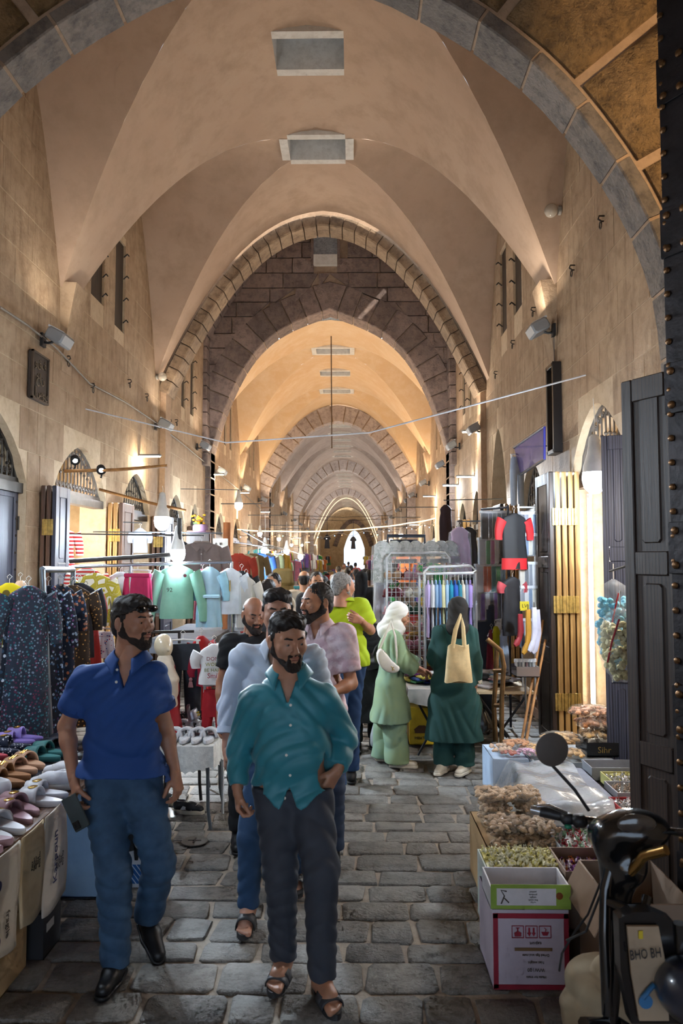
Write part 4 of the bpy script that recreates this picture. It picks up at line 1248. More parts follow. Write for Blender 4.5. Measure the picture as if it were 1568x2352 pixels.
def person(label, J, S, loc=None, group=None):
    """J: joints in world metres; S: style"""
    J = {k: Vector(v) for k, v in J.items()}
    base = Vector((J['pv'].x, J['pv'].y, 0)) if loc is None else Vector(loc)
    root = thing('person', label, 'person', base, group=group)
    J = {k: v - base for k, v in J.items()}
    s = S.get('size', 1.0); fat = S.get('fat', 0.0); hq = S.get('h', 1.0)
    sk = skin_mat(S.get('skin', 'a87a5e'))
    fw = S.get('facing', (0, -1, 0)); fw = Vector(fw).normalized(); rt = fw.cross(Vector((0, 0, 1))).normalized()  # own left... lateral axis
    lat = rt; dep = Vector((fw.x, fw.y, 0))
    def torso(Fd, d=0, k=.06, hips=True, low=0):
        pv, ch, nk = J['pv'], J['ch'], J['nk']; mid = (pv + ch) / 2 + dep * (.012 + fat * .4)
        ax = dep
        wv = S.get('wide', 1.0)
        Fd.cone(ch - lat * .055 * wv * s, ch + lat * .055 * wv * s, .118 * s, .118 * s, k, ax, .88, d=d)
        Fd.cone(ch + Vector((0, 0, .07)) * s - lat * .065 * wv * s, ch + Vector((0, 0, .07)) * s + lat * .065 * wv * s, .088 * s, .088 * s, k, ax, .9, d=d)
        Fd.cone(mid - lat * .045 * wv * s, mid + lat * .045 * wv * s, (.108 + fat) * s, (.108 + fat) * s, k, ax, .95, d=d)
        if hips: Fd.cone(pv - lat * .06 * wv * s, pv + lat * .06 * wv * s, (.110 + fat * .5) * s, (.110 + fat * .5) * s, k, ax, .9, d=d)
        for q in ('L', 'R'): Fd.cone(nk - Vector((0, 0, .035 * s)), J['sh' + q] - Vector((0, 0, .004)), .052 * s, .055 * s, .05, d=d * .8)
        if low: Fd.cone(pv + dep * .03 - lat * .080 * wv * s - Vector((0, 0, low)), pv + dep * .03 + lat * .080 * wv * s - Vector((0, 0, low)), (.134 + fat * .5) * s, (.134 + fat * .5) * s, .05, ax, .9, d=d)
    # ---- skin
    B = Field(); torso(B, -.016)
    B.cone(J['nk'] - Vector((0, 0, .03)), J['hd'] - Vector((0, 0, .06)) + dep * -.01, .060 * s, .052 * s, .04)
    for q in ('L', 'R'):
        B.cone(J['sh' + q], J['el' + q], .048 * s, .038 * s, .03); B.cone(J['el' + q], J['wr' + q], .039 * s, .0265 * s, .02)
        fm = J['el' + q].lerp(J['wr' + q], .28); B.ell(fm, (.038 * s,) * 3, .03)
        B.cone(J['hp' + q], J['kn' + q], .072 * s, .052 * s, .05); B.cone(J['kn' + q], J['an' + q], .056 * s, .036 * s, .03)
    def bbox(names, m):
        P = [J[n] for n in names]
        return [min(p[i] for p in P) - m for i in range(3)], [max(p[i] for p in P) + m for i in range(3)]
    parts = []
    lo, hi = bbox([n for n in J if n not in ('hd',)], .16); lo[2] = max(lo[2], 0.0)
    parts.append(B.poly(lo, hi, .014 * hq))
    T = Matrix.Translation(J['hd']) @ S['head'].to_4x4() @ Matrix.Scale(s * S.get('hs', 1.0), 4)
    hp = head_parts(hair=S.get('hair', 'short'), beard=S.get('beard'), female=S.get('female', False), ears=S.get('ears', True))
    hh = .0042 * hq
    parts.append(hp['skin'].poly(HLO, HHI, hh, T))
    for q in ('L', 'R'):
        hd = S.get('hand' + q)
        if hd is None: continue
        z_, y_, curl, thumb, side = hd
        Th = frame_from(J['wr' + q], z_, y_) @ Matrix.Scale(s * 1.0, 4)
        parts.append(hand_parts(curl, thumb, side).poly((-.08, -.06, -.06), (.08, .11, .19), .0034 * hq, Th))
    feet = S.get('feet', 'shoe')
    for q in ('L', 'R'):
        if feet == 'sandal':
            an, to = J['an' + q], J['to' + q]; f = Vector((to.x - an.x, to.y - an.y, 0)).normalized(); sd = Vector((-f.y, f.x, 0))
            Fd = Field(); zb = min(an.z - .075, .03)
            Ff = lambda a, b, c: an + f * a + sd * b + Vector((0, 0, c - an.z + zb))
            Fd.cone(an + Vector((0, 0, .06)), an - f * .005, .040, .036, .03); Fd.cone(Ff(-.035, 0, .035), Ff(.10, 0, .035), .034, .030, .03)
            Fd.cone(an, Ff(.09, 0, .04), .034, .030, .04)
            side = 1 if q == 'L' else -1
            for i, (b, r_, l_) in enumerate(((.028, .0145, .175), (.010, .0105, .172), (-.006, .0100, .163), (-.020, .0092, .152), (-.033, .0085, .138))):
                Fd.cone(Ff(.09, b * side * .8, .026), Ff(l_, b * side, .022), r_ * 1.1, r_, .010)
            c = Ff(.06, 0, .05); parts.append(Fd.poly(list(c - Vector((.18, .18, .06))), list(c + Vector((.18, .18, .16))), .0045 * hq))
    body = np_obj('body', parts, sk, root)
    # ---- head children
    hm = S.get('hairmat', HAIRM)
    if 'hair' in hp and S.get('hair'): np_obj('hair', [hp['hair'].poly(HLO, HHI, .0036 * hq, T)], hm, root)
    if 'beard' in hp: np_obj('beard', [hp['beard'].poly(HLO, HHI, .0034 * hq, T)], S.get('beardmat', BEARDM), root)
    if S.get('face', True):
        np_obj('eyebrows', [hp['brow'].poly((-.06, -.11, .0), (.06, -.05, .04), .0028, T)], hm, root)
        for sd_ in (-1, 1):
            mb = MB(); mb.T = T; mb.ball((sd_ * .031, -.0790, .0005), .0112, 10, 8, 0); mb.ball((sd_ * .031 + S.get('look', 0), -.0862, .0005), .0056, 8, 6, 1)
            mb.build('eye', [EYEW, EYED], root)
        mb = MB(); mb.T = T; mb.ball((0, -.0995, -.0530), (.019, .0085, .0042), 12, 6); mb.ball((0, -.0970, -.0637), (.0165, .0085, .0050), 12, 6)
        mb.build('lips', skin_mat(S.get('lip', '96594e')), root)
    # ---- trousers
    bt = S.get('bottom')
    if bt:
        Fd = Field(); d = bt.get('d', .012)
        pv = J['pv']
        Fd.cone(pv - lat * .06 * s - Vector((0, 0, .00)), pv + lat * .06 * s, (.106 + fat * .4) * s, (.106 + fat * .4) * s, .05, dep, .92, d=d)
        rk, ra = bt.get('rk', .062), bt.get('ra', .058)
        for q in ('L', 'R'):
            hpp = J['hp' + q]; kn = J['kn' + q]; an = J['an' + q]
            Fd.cone(hpp, kn, .092 * s, rk * s, .035, d=d); Fd.cone(kn, an + Vector((0, 0, bt.get('cuff', .02))), rk * s, ra * s, .03, d=d)
        Fd.fn(folds(bt.get('amp', .0045), bt.get('seed', 1), bt.get('f', 15) * 1.9, (.5, .3, 1)))
        top_z = pv.z + bt.get('top', .10); 
        zc = {q: J['an' + q].z + bt.get('cuff', .02) for q in ('L', 'R')}
        xm = (J['anL'] + J['anR']) / 2
        def cut(X, Y, Z, D):
            D = np.maximum(D, Z - top_z)
            sel = ((X - xm.x) * (J['anL'].x - xm.x) + (Y - xm.y) * (J['anL'].y - xm.y)) > 0
            return np.maximum(D, np.where(sel, zc['L'], zc['R']) - Z)
        Fd.fn(cut)
        lo, hi = bbox(['pv', 'hpL', 'hpR', 'knL', 'knR', 'anL', 'anR'], .17); lo[2] = max(.0, min(zc.values()) - .03); hi[2] = top_z + .02
        np_obj(bt.get('name', 'trousers'), [Fd.poly(lo, hi, .0085 * hq)], bt['mat'], root)
    # ---- top
    tp = S.get('top')
    if tp:
        Fd = Field(); d = tp.get('d', .016)
        torso(Fd, d, .05, True, tp.get('low', 0))
        fr = tp.get('sleeve', 1.0)    # 0..2: shoulder, elbow, wrist
        ends = []
        for q in ('L', 'R'):
            sh, el, wr = J['sh' + q], J['el' + q], J['wr' + q]; r1, r2, r3 = tp.get('rs', (.070, .056, .040))
            if fr <= 1:
                e = sh.lerp(el, fr); Fd.cone(sh, e, r1 * s, (r1 + (r2 - r1) * fr) * s, .035, d=d * .4); ends.append((e, (el - sh).normalized(), sh))
            else:
                e = el.lerp(wr, fr - 1); Fd.cone(sh, el, r1 * s, r2 * s, .035, d=d * .4); Fd.cone(el, e, r2 * s, r3 * s, .025, d=d * .4)
                ends.append((e, (wr - el).normalized(), el))
                if tp.get('cuff'): Fd.cone(e - (wr - el).normalized() * .05, e, (r3 - .004) * s, (r3 - .005) * s, .004, d=d * .4)
        if tp.get('skirt'):
            zb, rb = tp['skirt']; pv = J['pv']; cb = (J['anL'] + J['anR']) / 2; cb = Vector((cb.x, cb.y, zb))
            Fd.cone(pv - lat * .05, cb - lat * rb[0] * .35, .13 * s, rb[1], .05, dep, .9, d=d); Fd.cone(pv + lat * .05, cb + lat * rb[0] * .35, .13 * s, rb[1], .05, dep, .9, d=d)
        Fd.fn(folds(tp.get('amp', .005), tp.get('seed', 2), tp.get('f', 12) * 2.3, tp.get('dir', (.7, .2, 1.0))))
        hem = tp.get('hem', J['pv'].z - .06); nkz = J['nk'].z + tp.get('neck', .012); vz = tp.get('vneck', .0); vw = tp.get('vw', .5)
        tails = tp.get('tails', 0); pvv, nkk = J['pv'], J['nk']
        bx = tp.get('placket')
        def cut(X, Y, Z, D):
            lx = (X - pvv.x) * lat.x + (Y - pvv.y) * lat.y; ly = (X - pvv.x) * dep.x + (Y - pvv.y) * dep.y
            nx = (X - nkk.x) * lat.x + (Y - nkk.y) * lat.y; ny = (X - nkk.x) * dep.x + (Y - nkk.y) * dep.y
            if bx:
                D = D - .0028 * ((np.abs(lx - bx[0]) < bx[1]) & (ly > 0) & (Z > (J['nk'].z - vz - bx[2])))
            if tp.get('pocket'):
                D = D
            hz = hem
            if tails:
                hz = hem - tails * np.exp(-((np.abs(lx) - .05) / .05) ** 2) * (ly > 0) + tails * .9 * np.clip(1 - np.abs(lx - .01) / .035, 0, 1) * (ly > 0) + .15 * np.maximum(0, np.abs(lx) - .10) 
            arm = np.zeros(np.broadcast(X, Y, Z).shape, bool)
            body_ = (np.abs(lx) < tp.get('bw', .185) * s)
            D = np.where(body_, np.maximum(D, hz - Z), D) if not tp.get('nohem') else D
            if vz: D = np.maximum(D, -np.maximum(np.abs(nx) - (Z - (nkz - vz)) * vw, -ny - .02))
            rn = np.sqrt(nx * nx + (ny * .95) ** 2)
            D = np.maximum(D, -np.maximum(rn - .060 * s, nkz - .03 - Z)); D = np.maximum(D, Z - nkz - .045)
            return D
        Fd.fn(cut)
        def endcut(X, Y, Z, D):
            for e, dv, st in ends:
                t = (X - e.x) * dv.x + (Y - e.y) * dv.y + (Z - e.z) * dv.z
                near = ((X - e.x) ** 2 + (Y - e.y) ** 2 + (Z - e.z) ** 2) < .12 ** 2
                D = np.where(near & (t > -.002), np.maximum(D, t), D)
            return D
        Fd.fn(endcut)
        nm = ['pv', 'ch', 'nk', 'shL', 'shR', 'elL', 'elR'] + (['wrL', 'wrR'] if fr > 1 else [])
        lo, hi = bbox(nm, .20); hi[2] = J['nk'].z + .09; lo[2] = hem - tails - .03
        if fr > 1: lo[2] = min(lo[2], min(J['wrL'].z, J['wrR'].z) - .08)
        o_top = np_obj(tp.get('name', 'shirt'), [Fd.poly(lo, hi, .0078 * hq)], tp['mat'], root)
        V = np.empty(len(o_top.data.vertices) * 3, np.float32); o_top.data.vertices.foreach_get('co', V); V = V.reshape(-1, 3)
        lx = (V[:, 0] - pvv.x) * lat.x + (V[:, 1] - pvv.y) * lat.y; ly = (V[:, 0] - pvv.x) * dep.x + (V[:, 1] - pvv.y) * dep.y
        def front(x, z):
            i = np.where((abs(lx - x) < .016) & (abs(V[:, 2] - z) < .014))[0]
            return None if len(i) == 0 else Vector(V[i[np.argmax(ly[i])]])
        S['_front'] = front
        for (x, z) in tp.get('buttons', []):
            p = front(x, z)
            if p is None: continue
            mb = MB(); mb.lathe([(.001, -.001), (.0062, -.001), (.0062, .003), (.001, .0035)], 10, T=Matrix.Translation(p) @ dep.to_track_quat('Z', 'Y').to_matrix().to_4x4())
            mb.build('button', MT('e6e0d4', .3), root)
        if tp.get('collar'):
            c = tp['collar']; mb = MB(); nk = J['nk'] + Vector((0, 0, .012)); g0 = c.get('open', 28)
            def cf(u, v):
                a = R(g0 + (360 - 2 * g0) * u); e = min(u, 1 - u) * (360 - 2 * g0)
                pt = max(0, 1 - e / 26) ** 1.3 * c.get('point', .035)
                r = .066 + .040 * v ** .8; z = .038 * (1 - v) + .002 * v - pt * v - .010 * cos(a)
                p = nk + dep * (cos(a) * (r + pt * v * .5)) + lat * (sin(a) * (r * 1.02 - pt * v * .25)) + Vector((0, 0, z + .004 - .030 * max(0, cos(a)) ** 2 - .008 * v))
                return tuple(p)
            mb.grid(cf, 40, 5)
            o = mb.build('collar', c.get('mat', tp['mat']), root, smooth=80)
            md = o.modifiers.new('thick', 'SOLIDIFY'); md.thickness = .005; md.offset = 1
        if tp.get('cuffband'):
            for (e, dv, st) in ends:
                mb = MB(); r3 = tp['rs'][2] * s + d * .4 + .002 if 'rs' in tp else .05
                rg = (fr > 1) and tp['rs'][2] or (tp.get('rs', (.07, .056, .04))[0] + (tp.get('rs', (.07, .056, .04))[1] - tp.get('rs', (.07, .056, .04))[0]) * fr)
                mb.tube([e - dv * .03, e + dv * .004], rg * s + d * .4 + .003, 28); mb.build('cuff', tp['cuffband'], root)
    # ---- shoes
    if feet in ('shoe', 'sneaker', 'sandal'):
        for q in ('L', 'R'):
            an, to = J['an' + q], J['to' + q]; f = Vector((to.x - an.x, to.y - an.y, 0)); f = f.normalized() if f.length > .01 else fw; sd = Vector((-f.y, f.x, 0))
            zb = max(0, an.z - .085); tilt = S.get('tilt' + q, 0)
            Mx = Matrix.Translation(Vector((an.x, an.y, zb))) @ frame_from((0, 0, 0), (0, 0, 1), f).to_3x3().to_4x4() @ Euler((tilt, 0, 0)).to_matrix().to_4x4()
            if feet == 'sandal':
                mb = MB(); out_ = []
                for i in range(24):
                    a = 2 * PI * i / 24; y = .062 + .125 * cos(a); w = .040 + .010 * (y > .09) * min(1, (y - .09) / .05)
                    out_.append((w * sin(a), y))
                mb.T = Mx; rings = [[(x * k, y0 * 1 + (1 - k) * .06, z) for x, y0 in out_] for z, k in ((0, .97), (.006, 1.0), (.022, 1.0), (.026, .97))]
                mb.loft(rings); so_ = mb.build('sandal_sole', S['shoemat'], root)
                for (y0, wd, zz) in S.get('straps', ((.085, .05, .062),)):
                    mb = MB(); mb.T = Mx
                    mb.grid(lambda u, v: ((.046 + .002 * cos(PI * u)) * -cos(PI * u), y0 + wd * (v - .5) + .018 * sin(PI * u) * .3, .018 + (zz - .012 + .010 * (.5 - v)) * sin(PI * u) ** .7), 16, 3)
                    o = mb.build('strap', S['strapmat'], so_, smooth=80); md = o.modifiers.new('thick', 'SOLIDIFY'); md.thickness = .005; md.offset = 1
                continue
            Fd = Field(); lw = S.get('shoew', 1.0)
            Fd.cone((0, -.035, .045), (0, .05, .045), .040 * lw, .040 * lw, .03); Fd.cone((0, .05, .045), (0, .155, .034), .042 * lw, .034 * lw, .03, (0, 0, 1), .85)
            Fd.cone((0, -.01, .05), (0, -.012, .10), .040, .044, .02)
            Fd.fn(lambda X, Y, Z, D: np.maximum(np.maximum(D, .012 - Z), Z - .105 - .0 * Y))
            np_obj('shoe', [Fd.poly((-.07, -.10, 0), (.07, .22, .13), .006 * hq, Mx)], S['shoemat'], root)
            Fs = Field(); Fs.cone((0, -.035, .012), (0, .05, .012), .045 * lw, .046 * lw, .02); Fs.cone((0, .05, .012), (0, .158, .012), .047 * lw, .038 * lw, .02)
            Fs.fn(lambda X, Y, Z, D: np.maximum(np.maximum(D, -Z), Z - (.028 if feet == 'sneaker' else .018)))
            np_obj('shoe_sole', [Fs.poly((-.07, -.10, -.004), (.07, .22, .045), .005 * hq, Mx)], S.get('solemat', S['shoemat']), root)
    S['_T'] = T; S['_J'] = J; S['_dep'] = dep; S['_lat'] = lat
    return root
def HR(yaw, pitch=0, roll=0):
    """head turn: yaw>0 turns the face from the camera towards image right"""
    return (Euler((0, 0, R(yaw))).to_matrix() @ Euler((R(pitch), 0, 0)).to_matrix() @ Euler((0, R(roll), 0)).to_matrix())
def PJ(**kw):
    return {k: at(*v) for k, v in kw.items()}
# ================================================================ the people
TEALM = cloth('2b8291', .5, .05, sheen=.2); NAVY = cloth('3a3f4a', .8, .08); DENIM = cloth('3c5a78', .85, .18, 9, c2='2b4460')
POLOM = cloth('1d4688', .8, .06); SNDL = MT('2e2e30', .55, var=.15); BLKSH = MT('131316', .45)
# --- man in teal shirt
Y0 = 3.55
J = PJ(hd=(661, 1470, Y0 - .06), nk=(664, 1552, Y0), ch=(668, 1650, Y0), pv=(672, 1800, Y0 + .02),
       shL=(582, 1612, Y0), shR=(744, 1604, Y0), elL=(550, 1715, Y0 + .04), elR=(793, 1695, Y0 + .10), wrL=(545, 1812, Y0 - .06), wrR=(776, 1768, Y0 - .02),
       hpL=(636, 1840, Y0), hpR=(714, 1840, Y0), knL=(643, 2000, Y0 - .02), knR=(738, 2000, Y0 - .12), anL=(652, 2172, Y0 + .10), anR=(738, 2195, Y0 - .06),
       toL=(622, 2212, Y0 - .1), toR=(772, 2245, Y0 - .22))
J['anL'].z = .105; J['anR'].z = .10
S = dict(skin='b5876c', head=HR(24, 8, -2), hair='quiff', beard='short', look=.003, fat=.018, hs=1.03,
         top=dict(mat=TEALM, sleeve=1.92, rs=(.068, .056, .044), cuff=True, hem=J['pv'].z - .01, tails=.06, low=.13, bw=.27, vneck=.13, vw=.34, collar=dict(open=34, point=.035), placket=(.01, .014, .02), amp=.0065, seed=5, d=.010, f=13,
                  buttons=[(.01, z) for z in (1.31, 1.20, 1.09, .98, .90)]),
         bottom=dict(mat=NAVY, d=.011, rk=.064, ra=.050, cuff=-.0, top=.0, seed=4, amp=.006),
         handL=((0.05, -.1, -1), (.9, .2, 0), .75, .3, -1), handR=((-.5, -.1, -.8), (-.6, .6, .2), .5, .5, 1),
         feet='sandal', shoemat=SNDL, strapmat=MT('3a3c42', .5), straps=((.075, .05, .070), (.115, .035, .055)))
person('man in a teal button shirt and dark trousers walking in black sandals', J, S)
# --- man in blue polo
Y0 = 3.66
J = PJ(hd=(306, 1428, Y0 - .0), nk=(296, 1520, Y0), ch=(285, 1620, Y0), pv=(283, 1770, Y0 + .02),
       shL=(198, 1562, Y0 - .02), shR=(350, 1554, Y0 + .04), elL=(152, 1668, Y0 + .03), elR=(378, 1668, Y0 + .10), wrL=(170, 1792, Y0 - .08), wrR=(402, 1772, Y0 + .02),
       hpL=(238, 1830, Y0), hpR=(330, 1830, Y0), knL=(262, 2000, Y0 - .10), knR=(366, 1985, Y0 + .02), anL=(266, 2185, Y0 - .03), anR=(338, 2130, Y0 + .26),
       toL=(225, 2230, Y0 - .25), toR=(392, 2195, Y0 + .02))
J['anL'].z = .10; J['anR'].z = .17
S = dict(skin='ad7f66', head=HR(58, 0, 0), hair='quiff', beard='short', fat=.014, wide=1.1, hs=1.03,
         top=dict(mat=POLOM, sleeve=.62, rs=(.072, .070, .04), hem=J['pv'].z + .0, low=.06, vneck=.13, vw=.28, collar=dict(open=24, point=.03), amp=.0065, seed=9, d=.010, cuffband=cloth('163a78', .8), bw=.22, placket=(.0, .013, .10), buttons=[(.0, 1.43), (.0, 1.38)]),
         bottom=dict(mat=DENIM, d=.010, rk=.066, ra=.060, cuff=-.02, top=.08, seed=8, amp=.0062, f=13),
         handL=((.15, -.25, -1), (.8, .4, 0), .55, .8, -1), handR=((.25, -.2, -.9), (-.8, .3, .0), .55, .4, 1),
         feet='shoe', shoemat=BLKSH, tiltR=R(-28))
root = person('man in a blue polo shirt and jeans looking aside with sunglasses on his forehead', J, S)
mb = MB(); mb.T = S['_T']
for s_ in (-1, 1):
    mb.tube([(s_ * .068, -.04, .045), (s_ * .082, .0, .035), (s_ * .083, .03, .03)], .004, 6)
    mb.ball((s_ * .034, -.093, .062), (.031, .008, .017), 14, 8)
mb.tube([(-.06, -.085, .070), (0, -.099, .072), (.06, -.085, .070)], .005, 6); mb.tube([(-.066, -.05, .05), (-.06, -.085, .068)], .004, 6); mb.tube([(.066, -.05, .05), (.06, -.085, .068)], .004, 6)
tag(mb.build('sunglasses', MT('0e0e12', .12), None, loc=root.location), 'dark sunglasses pushed up on the blue polo man', 'sunglasses')
wr = J['wrL']; T = frame_from(wr + Vector((.035, -.068, -.125)), (.45, -.1, -.8), (.1, 1, -.1))
mb = MB(); mb.box((0, 0, 0), (.076, .009, .158), bv=.004)
ph = mb.build('mobile_phone', MT('3f4a4c', .3, .3), rot=T.to_euler(), loc=T.translation); tag(ph, 'grey green mobile phone held in his lowered hand', 'phone')
mb = MB(); mb.box((.018, -.006, .052), (.034, .004, .036), bv=.002); 
for a, b in ((.010, .060), (.010, .044), (.027, .052)): mb.lathe([(.0065, 0), (.0065, .003), (.001, .0035)], 12, T=xf((a, -.008, b), R(90), 0, 0))
mb.build('camera_lenses', MT('15181a', .2), ph)
# --- man in white shirt behind teal man
Y0 = 4.25
J = PJ(hd=(637, 1405, Y0 - .05), nk=(640, 1490, Y0), ch=(636, 1575, Y0), pv=(640, 1725, Y0 + .02),
       shL=(560, 1510, Y0), shR=(716, 1512, Y0), elL=(528, 1625, Y0 + .05), elR=(745, 1620, Y0 + .05), wrL=(520, 1722, Y0 - .02), wrR=(748, 1715, Y0),
       hpL=(606, 1760, Y0), hpR=(676, 1760, Y0), knL=(576, 1915, Y0 - .12), knR=(680, 1915, Y0), anL=(570, 2075, Y0 - .10), anR=(676, 2040, Y0 + .3),
       toL=(556, 2110, Y0 - .3), toR=(684, 2060, Y0 + .1))
J['anL'].z = .11; J['anR'].z = .14
WHT = cloth('ccd6e6', .8, .05)
S = dict(skin='bd8f78', head=HR(8, 3, 0), hair='quiff', beard=None, size=1.0, hs=1.02,
         top=dict(mat=WHT, sleeve=1.6, rs=(.074, .064, .052), hem=J['pv'].z - .02, vneck=.2, vw=.35, collar=dict(open=36, point=.05), amp=.007, seed=12, d=.016, cuffband=WHT, tails=.03, placket=(0, .014, 0)),
         bottom=dict(mat=cloth('2f4d70', .85, .15, 9), d=.012, rk=.060, ra=.046, cuff=.0, top=.06, seed=3, amp=.0055, f=14),
         handL=((0, -.2, -1), (.9, .1, 0), .6, .3, -1), handR=((0, -.2, -1), (-.9, .1, 0), .6, .3, 1),
         feet='sandal', shoemat=SNDL, strapmat=MT('26262a', .6), straps=((.085, .075, .075),))
person('young man in an open white shirt and jeans half hidden behind the teal shirt', J, S)
# --- generic standing figure helper
def stand(label, px, Y, top_py, S, yaw=0, arms='down', walk=.0, group=None, dx=0):
    """figure whose crown is at (px, top_py) at depth Y, facing by yaw (0 = camera)"""
    c = at(px, top_py, Y); H = c.z; k = H / 1.75; c.x += dx
    f = Vector((sin(R(yaw)), -cos(R(yaw)), 0)); l = f.cross(Vector((0, 0, 1)))
    def q(a, b, z): return Vector((c.x, Y, 0)) + l * a * k + f * b * k + Vector((0, 0, z * k))
    J = dict(hd=q(0, .03, 1.63), nk=q(0, .0, 1.475), ch=q(0, 0, 1.28), pv=q(0, 0, .96), shL=q(.165, 0, 1.42), shR=q(-.165, 0, 1.42),
             hpL=q(.085, 0, .88), hpR=q(-.085, 0, .88), knL=q(.10, .02 + walk, .50), knR=q(-.10, .02 - walk * .3, .50), anL=q(.10, walk, .10), anR=q(-.10, -walk, .10), toL=q(.11, .18 + walk, .02), toR=q(-.11, .18 - walk, .02),
             elL=q(.225, -.03, 1.14), elR=q(-.225, -.03, 1.14), wrL=q(.235, .06, .90), wrR=q(-.235, .06, .90))
    if arms == 'fwd':
        J.update(elL=q(.22, .02, 1.13), elR=q(-.22, .02, 1.13), wrL=q(.12, .24, 1.10), wrR=q(-.12, .24, 1.10))
    S = dict(S); S['size'] = k * S.get('size', 1); S['facing'] = f
    S.setdefault('head', HR(yaw, S.get('pitch', 4)) if 'hyaw' not in S else HR(S['hyaw'], S.get('pitch', 4)))
    for n, sd in (('L', 1), ('R', -1)):
        S.setdefault('hand' + n, (J['wr' + n] - J['el' + n], -l * sd + f * .2, .5, .4, -1 if n == 'L' else 1))
    # left/right by image for trousers
    r = person(label, J, S, group=group); return r, J, S
BLK = MT('141416', .8, var=.1); BLKC = cloth('17181c', .85)
# bald bearded man in black
stand('bald bearded man in a black shirt behind the white shirt', 583, 5.3, 1372, dict(skin='a97a60', hair='bald', beard='full', hyaw=22, pitch=14, h=1.3, top=dict(mat=BLKC, sleeve=.6, vneck=0, amp=.004), bottom=dict(mat=BLKC), shoemat=BLKSH), 10)
# man in pink shirt
PINK = pattern_mat('tie', ('d9c0c4', 'c9a9b2', 'e0ccd0'), 9)
r, J, S = stand('smiling bearded man in a pale pink short sleeved shirt', 712, 4.95, 1338, dict(skin='b07c5c', hair='short', beard='full', hyaw=-52, pitch=2, h=1.15, fat=.012, top=dict(mat=PINK, sleeve=.75, rs=(.078, .066, .04), vneck=.1, vw=.3, collar=dict(open=26, point=.04), amp=.005, seed=31), bottom=dict(mat=cloth('2c3a52')), shoemat=BLKSH), -12, 'fwd', dx=.05)
# lime man seen from behind
LIME = cloth('b6d21a', .8, .07)
J = PJ(hd=(788, 1347, 6.45), nk=(788, 1384, 6.5), ch=(790, 1430, 6.5), pv=(797, 1515, 6.5), shL=(748, 1395, 6.5), shR=(828, 1395, 6.5), elL=(745, 1460, 6.42), elR=(851, 1448, 6.55), wrL=(758, 1500, 6.25), wrR=(828, 1425, 6.28),
       hpL=(778, 1535, 6.5), hpR=(812, 1535, 6.5), knL=(775, 1630, 6.4), knR=(808, 1630, 6.6), anL=(775, 1725, 6.3), anR=(806, 1722, 6.75), toL=(775, 1725, 6.1), toR=(806, 1722, 6.95))
J['anL'].z = J['anR'].z = .1
S = dict(skin='bd8a6e', head=HR(128, 2), hair='short', hairmat=HAIRG, beard='stubble', beardmat=HAIRG, facing=(0, 1, 0), size=1.0, h=1.2, wide=1.15,
         top=dict(mat=LIME, sleeve=.72, rs=(.078, .07, .04), collar=dict(open=20, point=.0), hem=J['pv'].z - .05, amp=.005, seed=14, vneck=.0), bottom=dict(mat=cloth('27456e', .85, .15), ra=.06),
         handL=((.3, -.5, -.4), (0, 0, 1), .5, .4, -1), handR=((-.6, -.6, .2), (0, 1, 0), .8, .4, 1), shoemat=BLKSH)
tmpJ = dict(J); 
for a in ('sh', 'el', 'wr', 'hp', 'kn', 'an', 'to'): pass
person('grey haired man in a lime polo shirt and jeans seen from behind', J, S)

# --- women
def robe(label, J, S, group=None): return person(label, J, S, group=group)
SAGE = cloth('8fa277', .85, .10, 3, c2='7d9a86'); DGREEN = cloth('17423e', .85, .08); BEIGE = MT('e9dcc6', .6)
def hijab(root, S, m, drape=.12, back=.10, face=True, h=.006):
    """scarf over head, neck and shoulders"""
    T, J, dep = S['_T'], S['_J'], S['_dep']; k = S.get('size', 1)
    Fd = Field()
    Fd.ell((0, .024, .030), (.094, .110, .100), .03)
    Fd.ell((0, .050, -.030), (.085, .085, .10), .04)
    Fd.cone((0, .0, -.10), (0, .01, -.19), .082, .100, .05)
    Fd.cone((0, -.055, -.13), (0, -.05, -.16 - drape), .055, .050, .05)
    Fd.cone((0, .05, -.12), (0, .06, -.16 - back), .085, .11, .06)
    Fd.fn(folds(.004, 5, 26, (.5, .3, .8)))
    if face: Fd.ell((0, -.115, -.012), (.060, .105, .082), .012, sub=True)
    return np_obj('headscarf', [Fd.poly((-.2, -.18, -.42), (.2, .24, .17), h, T)], m, root)
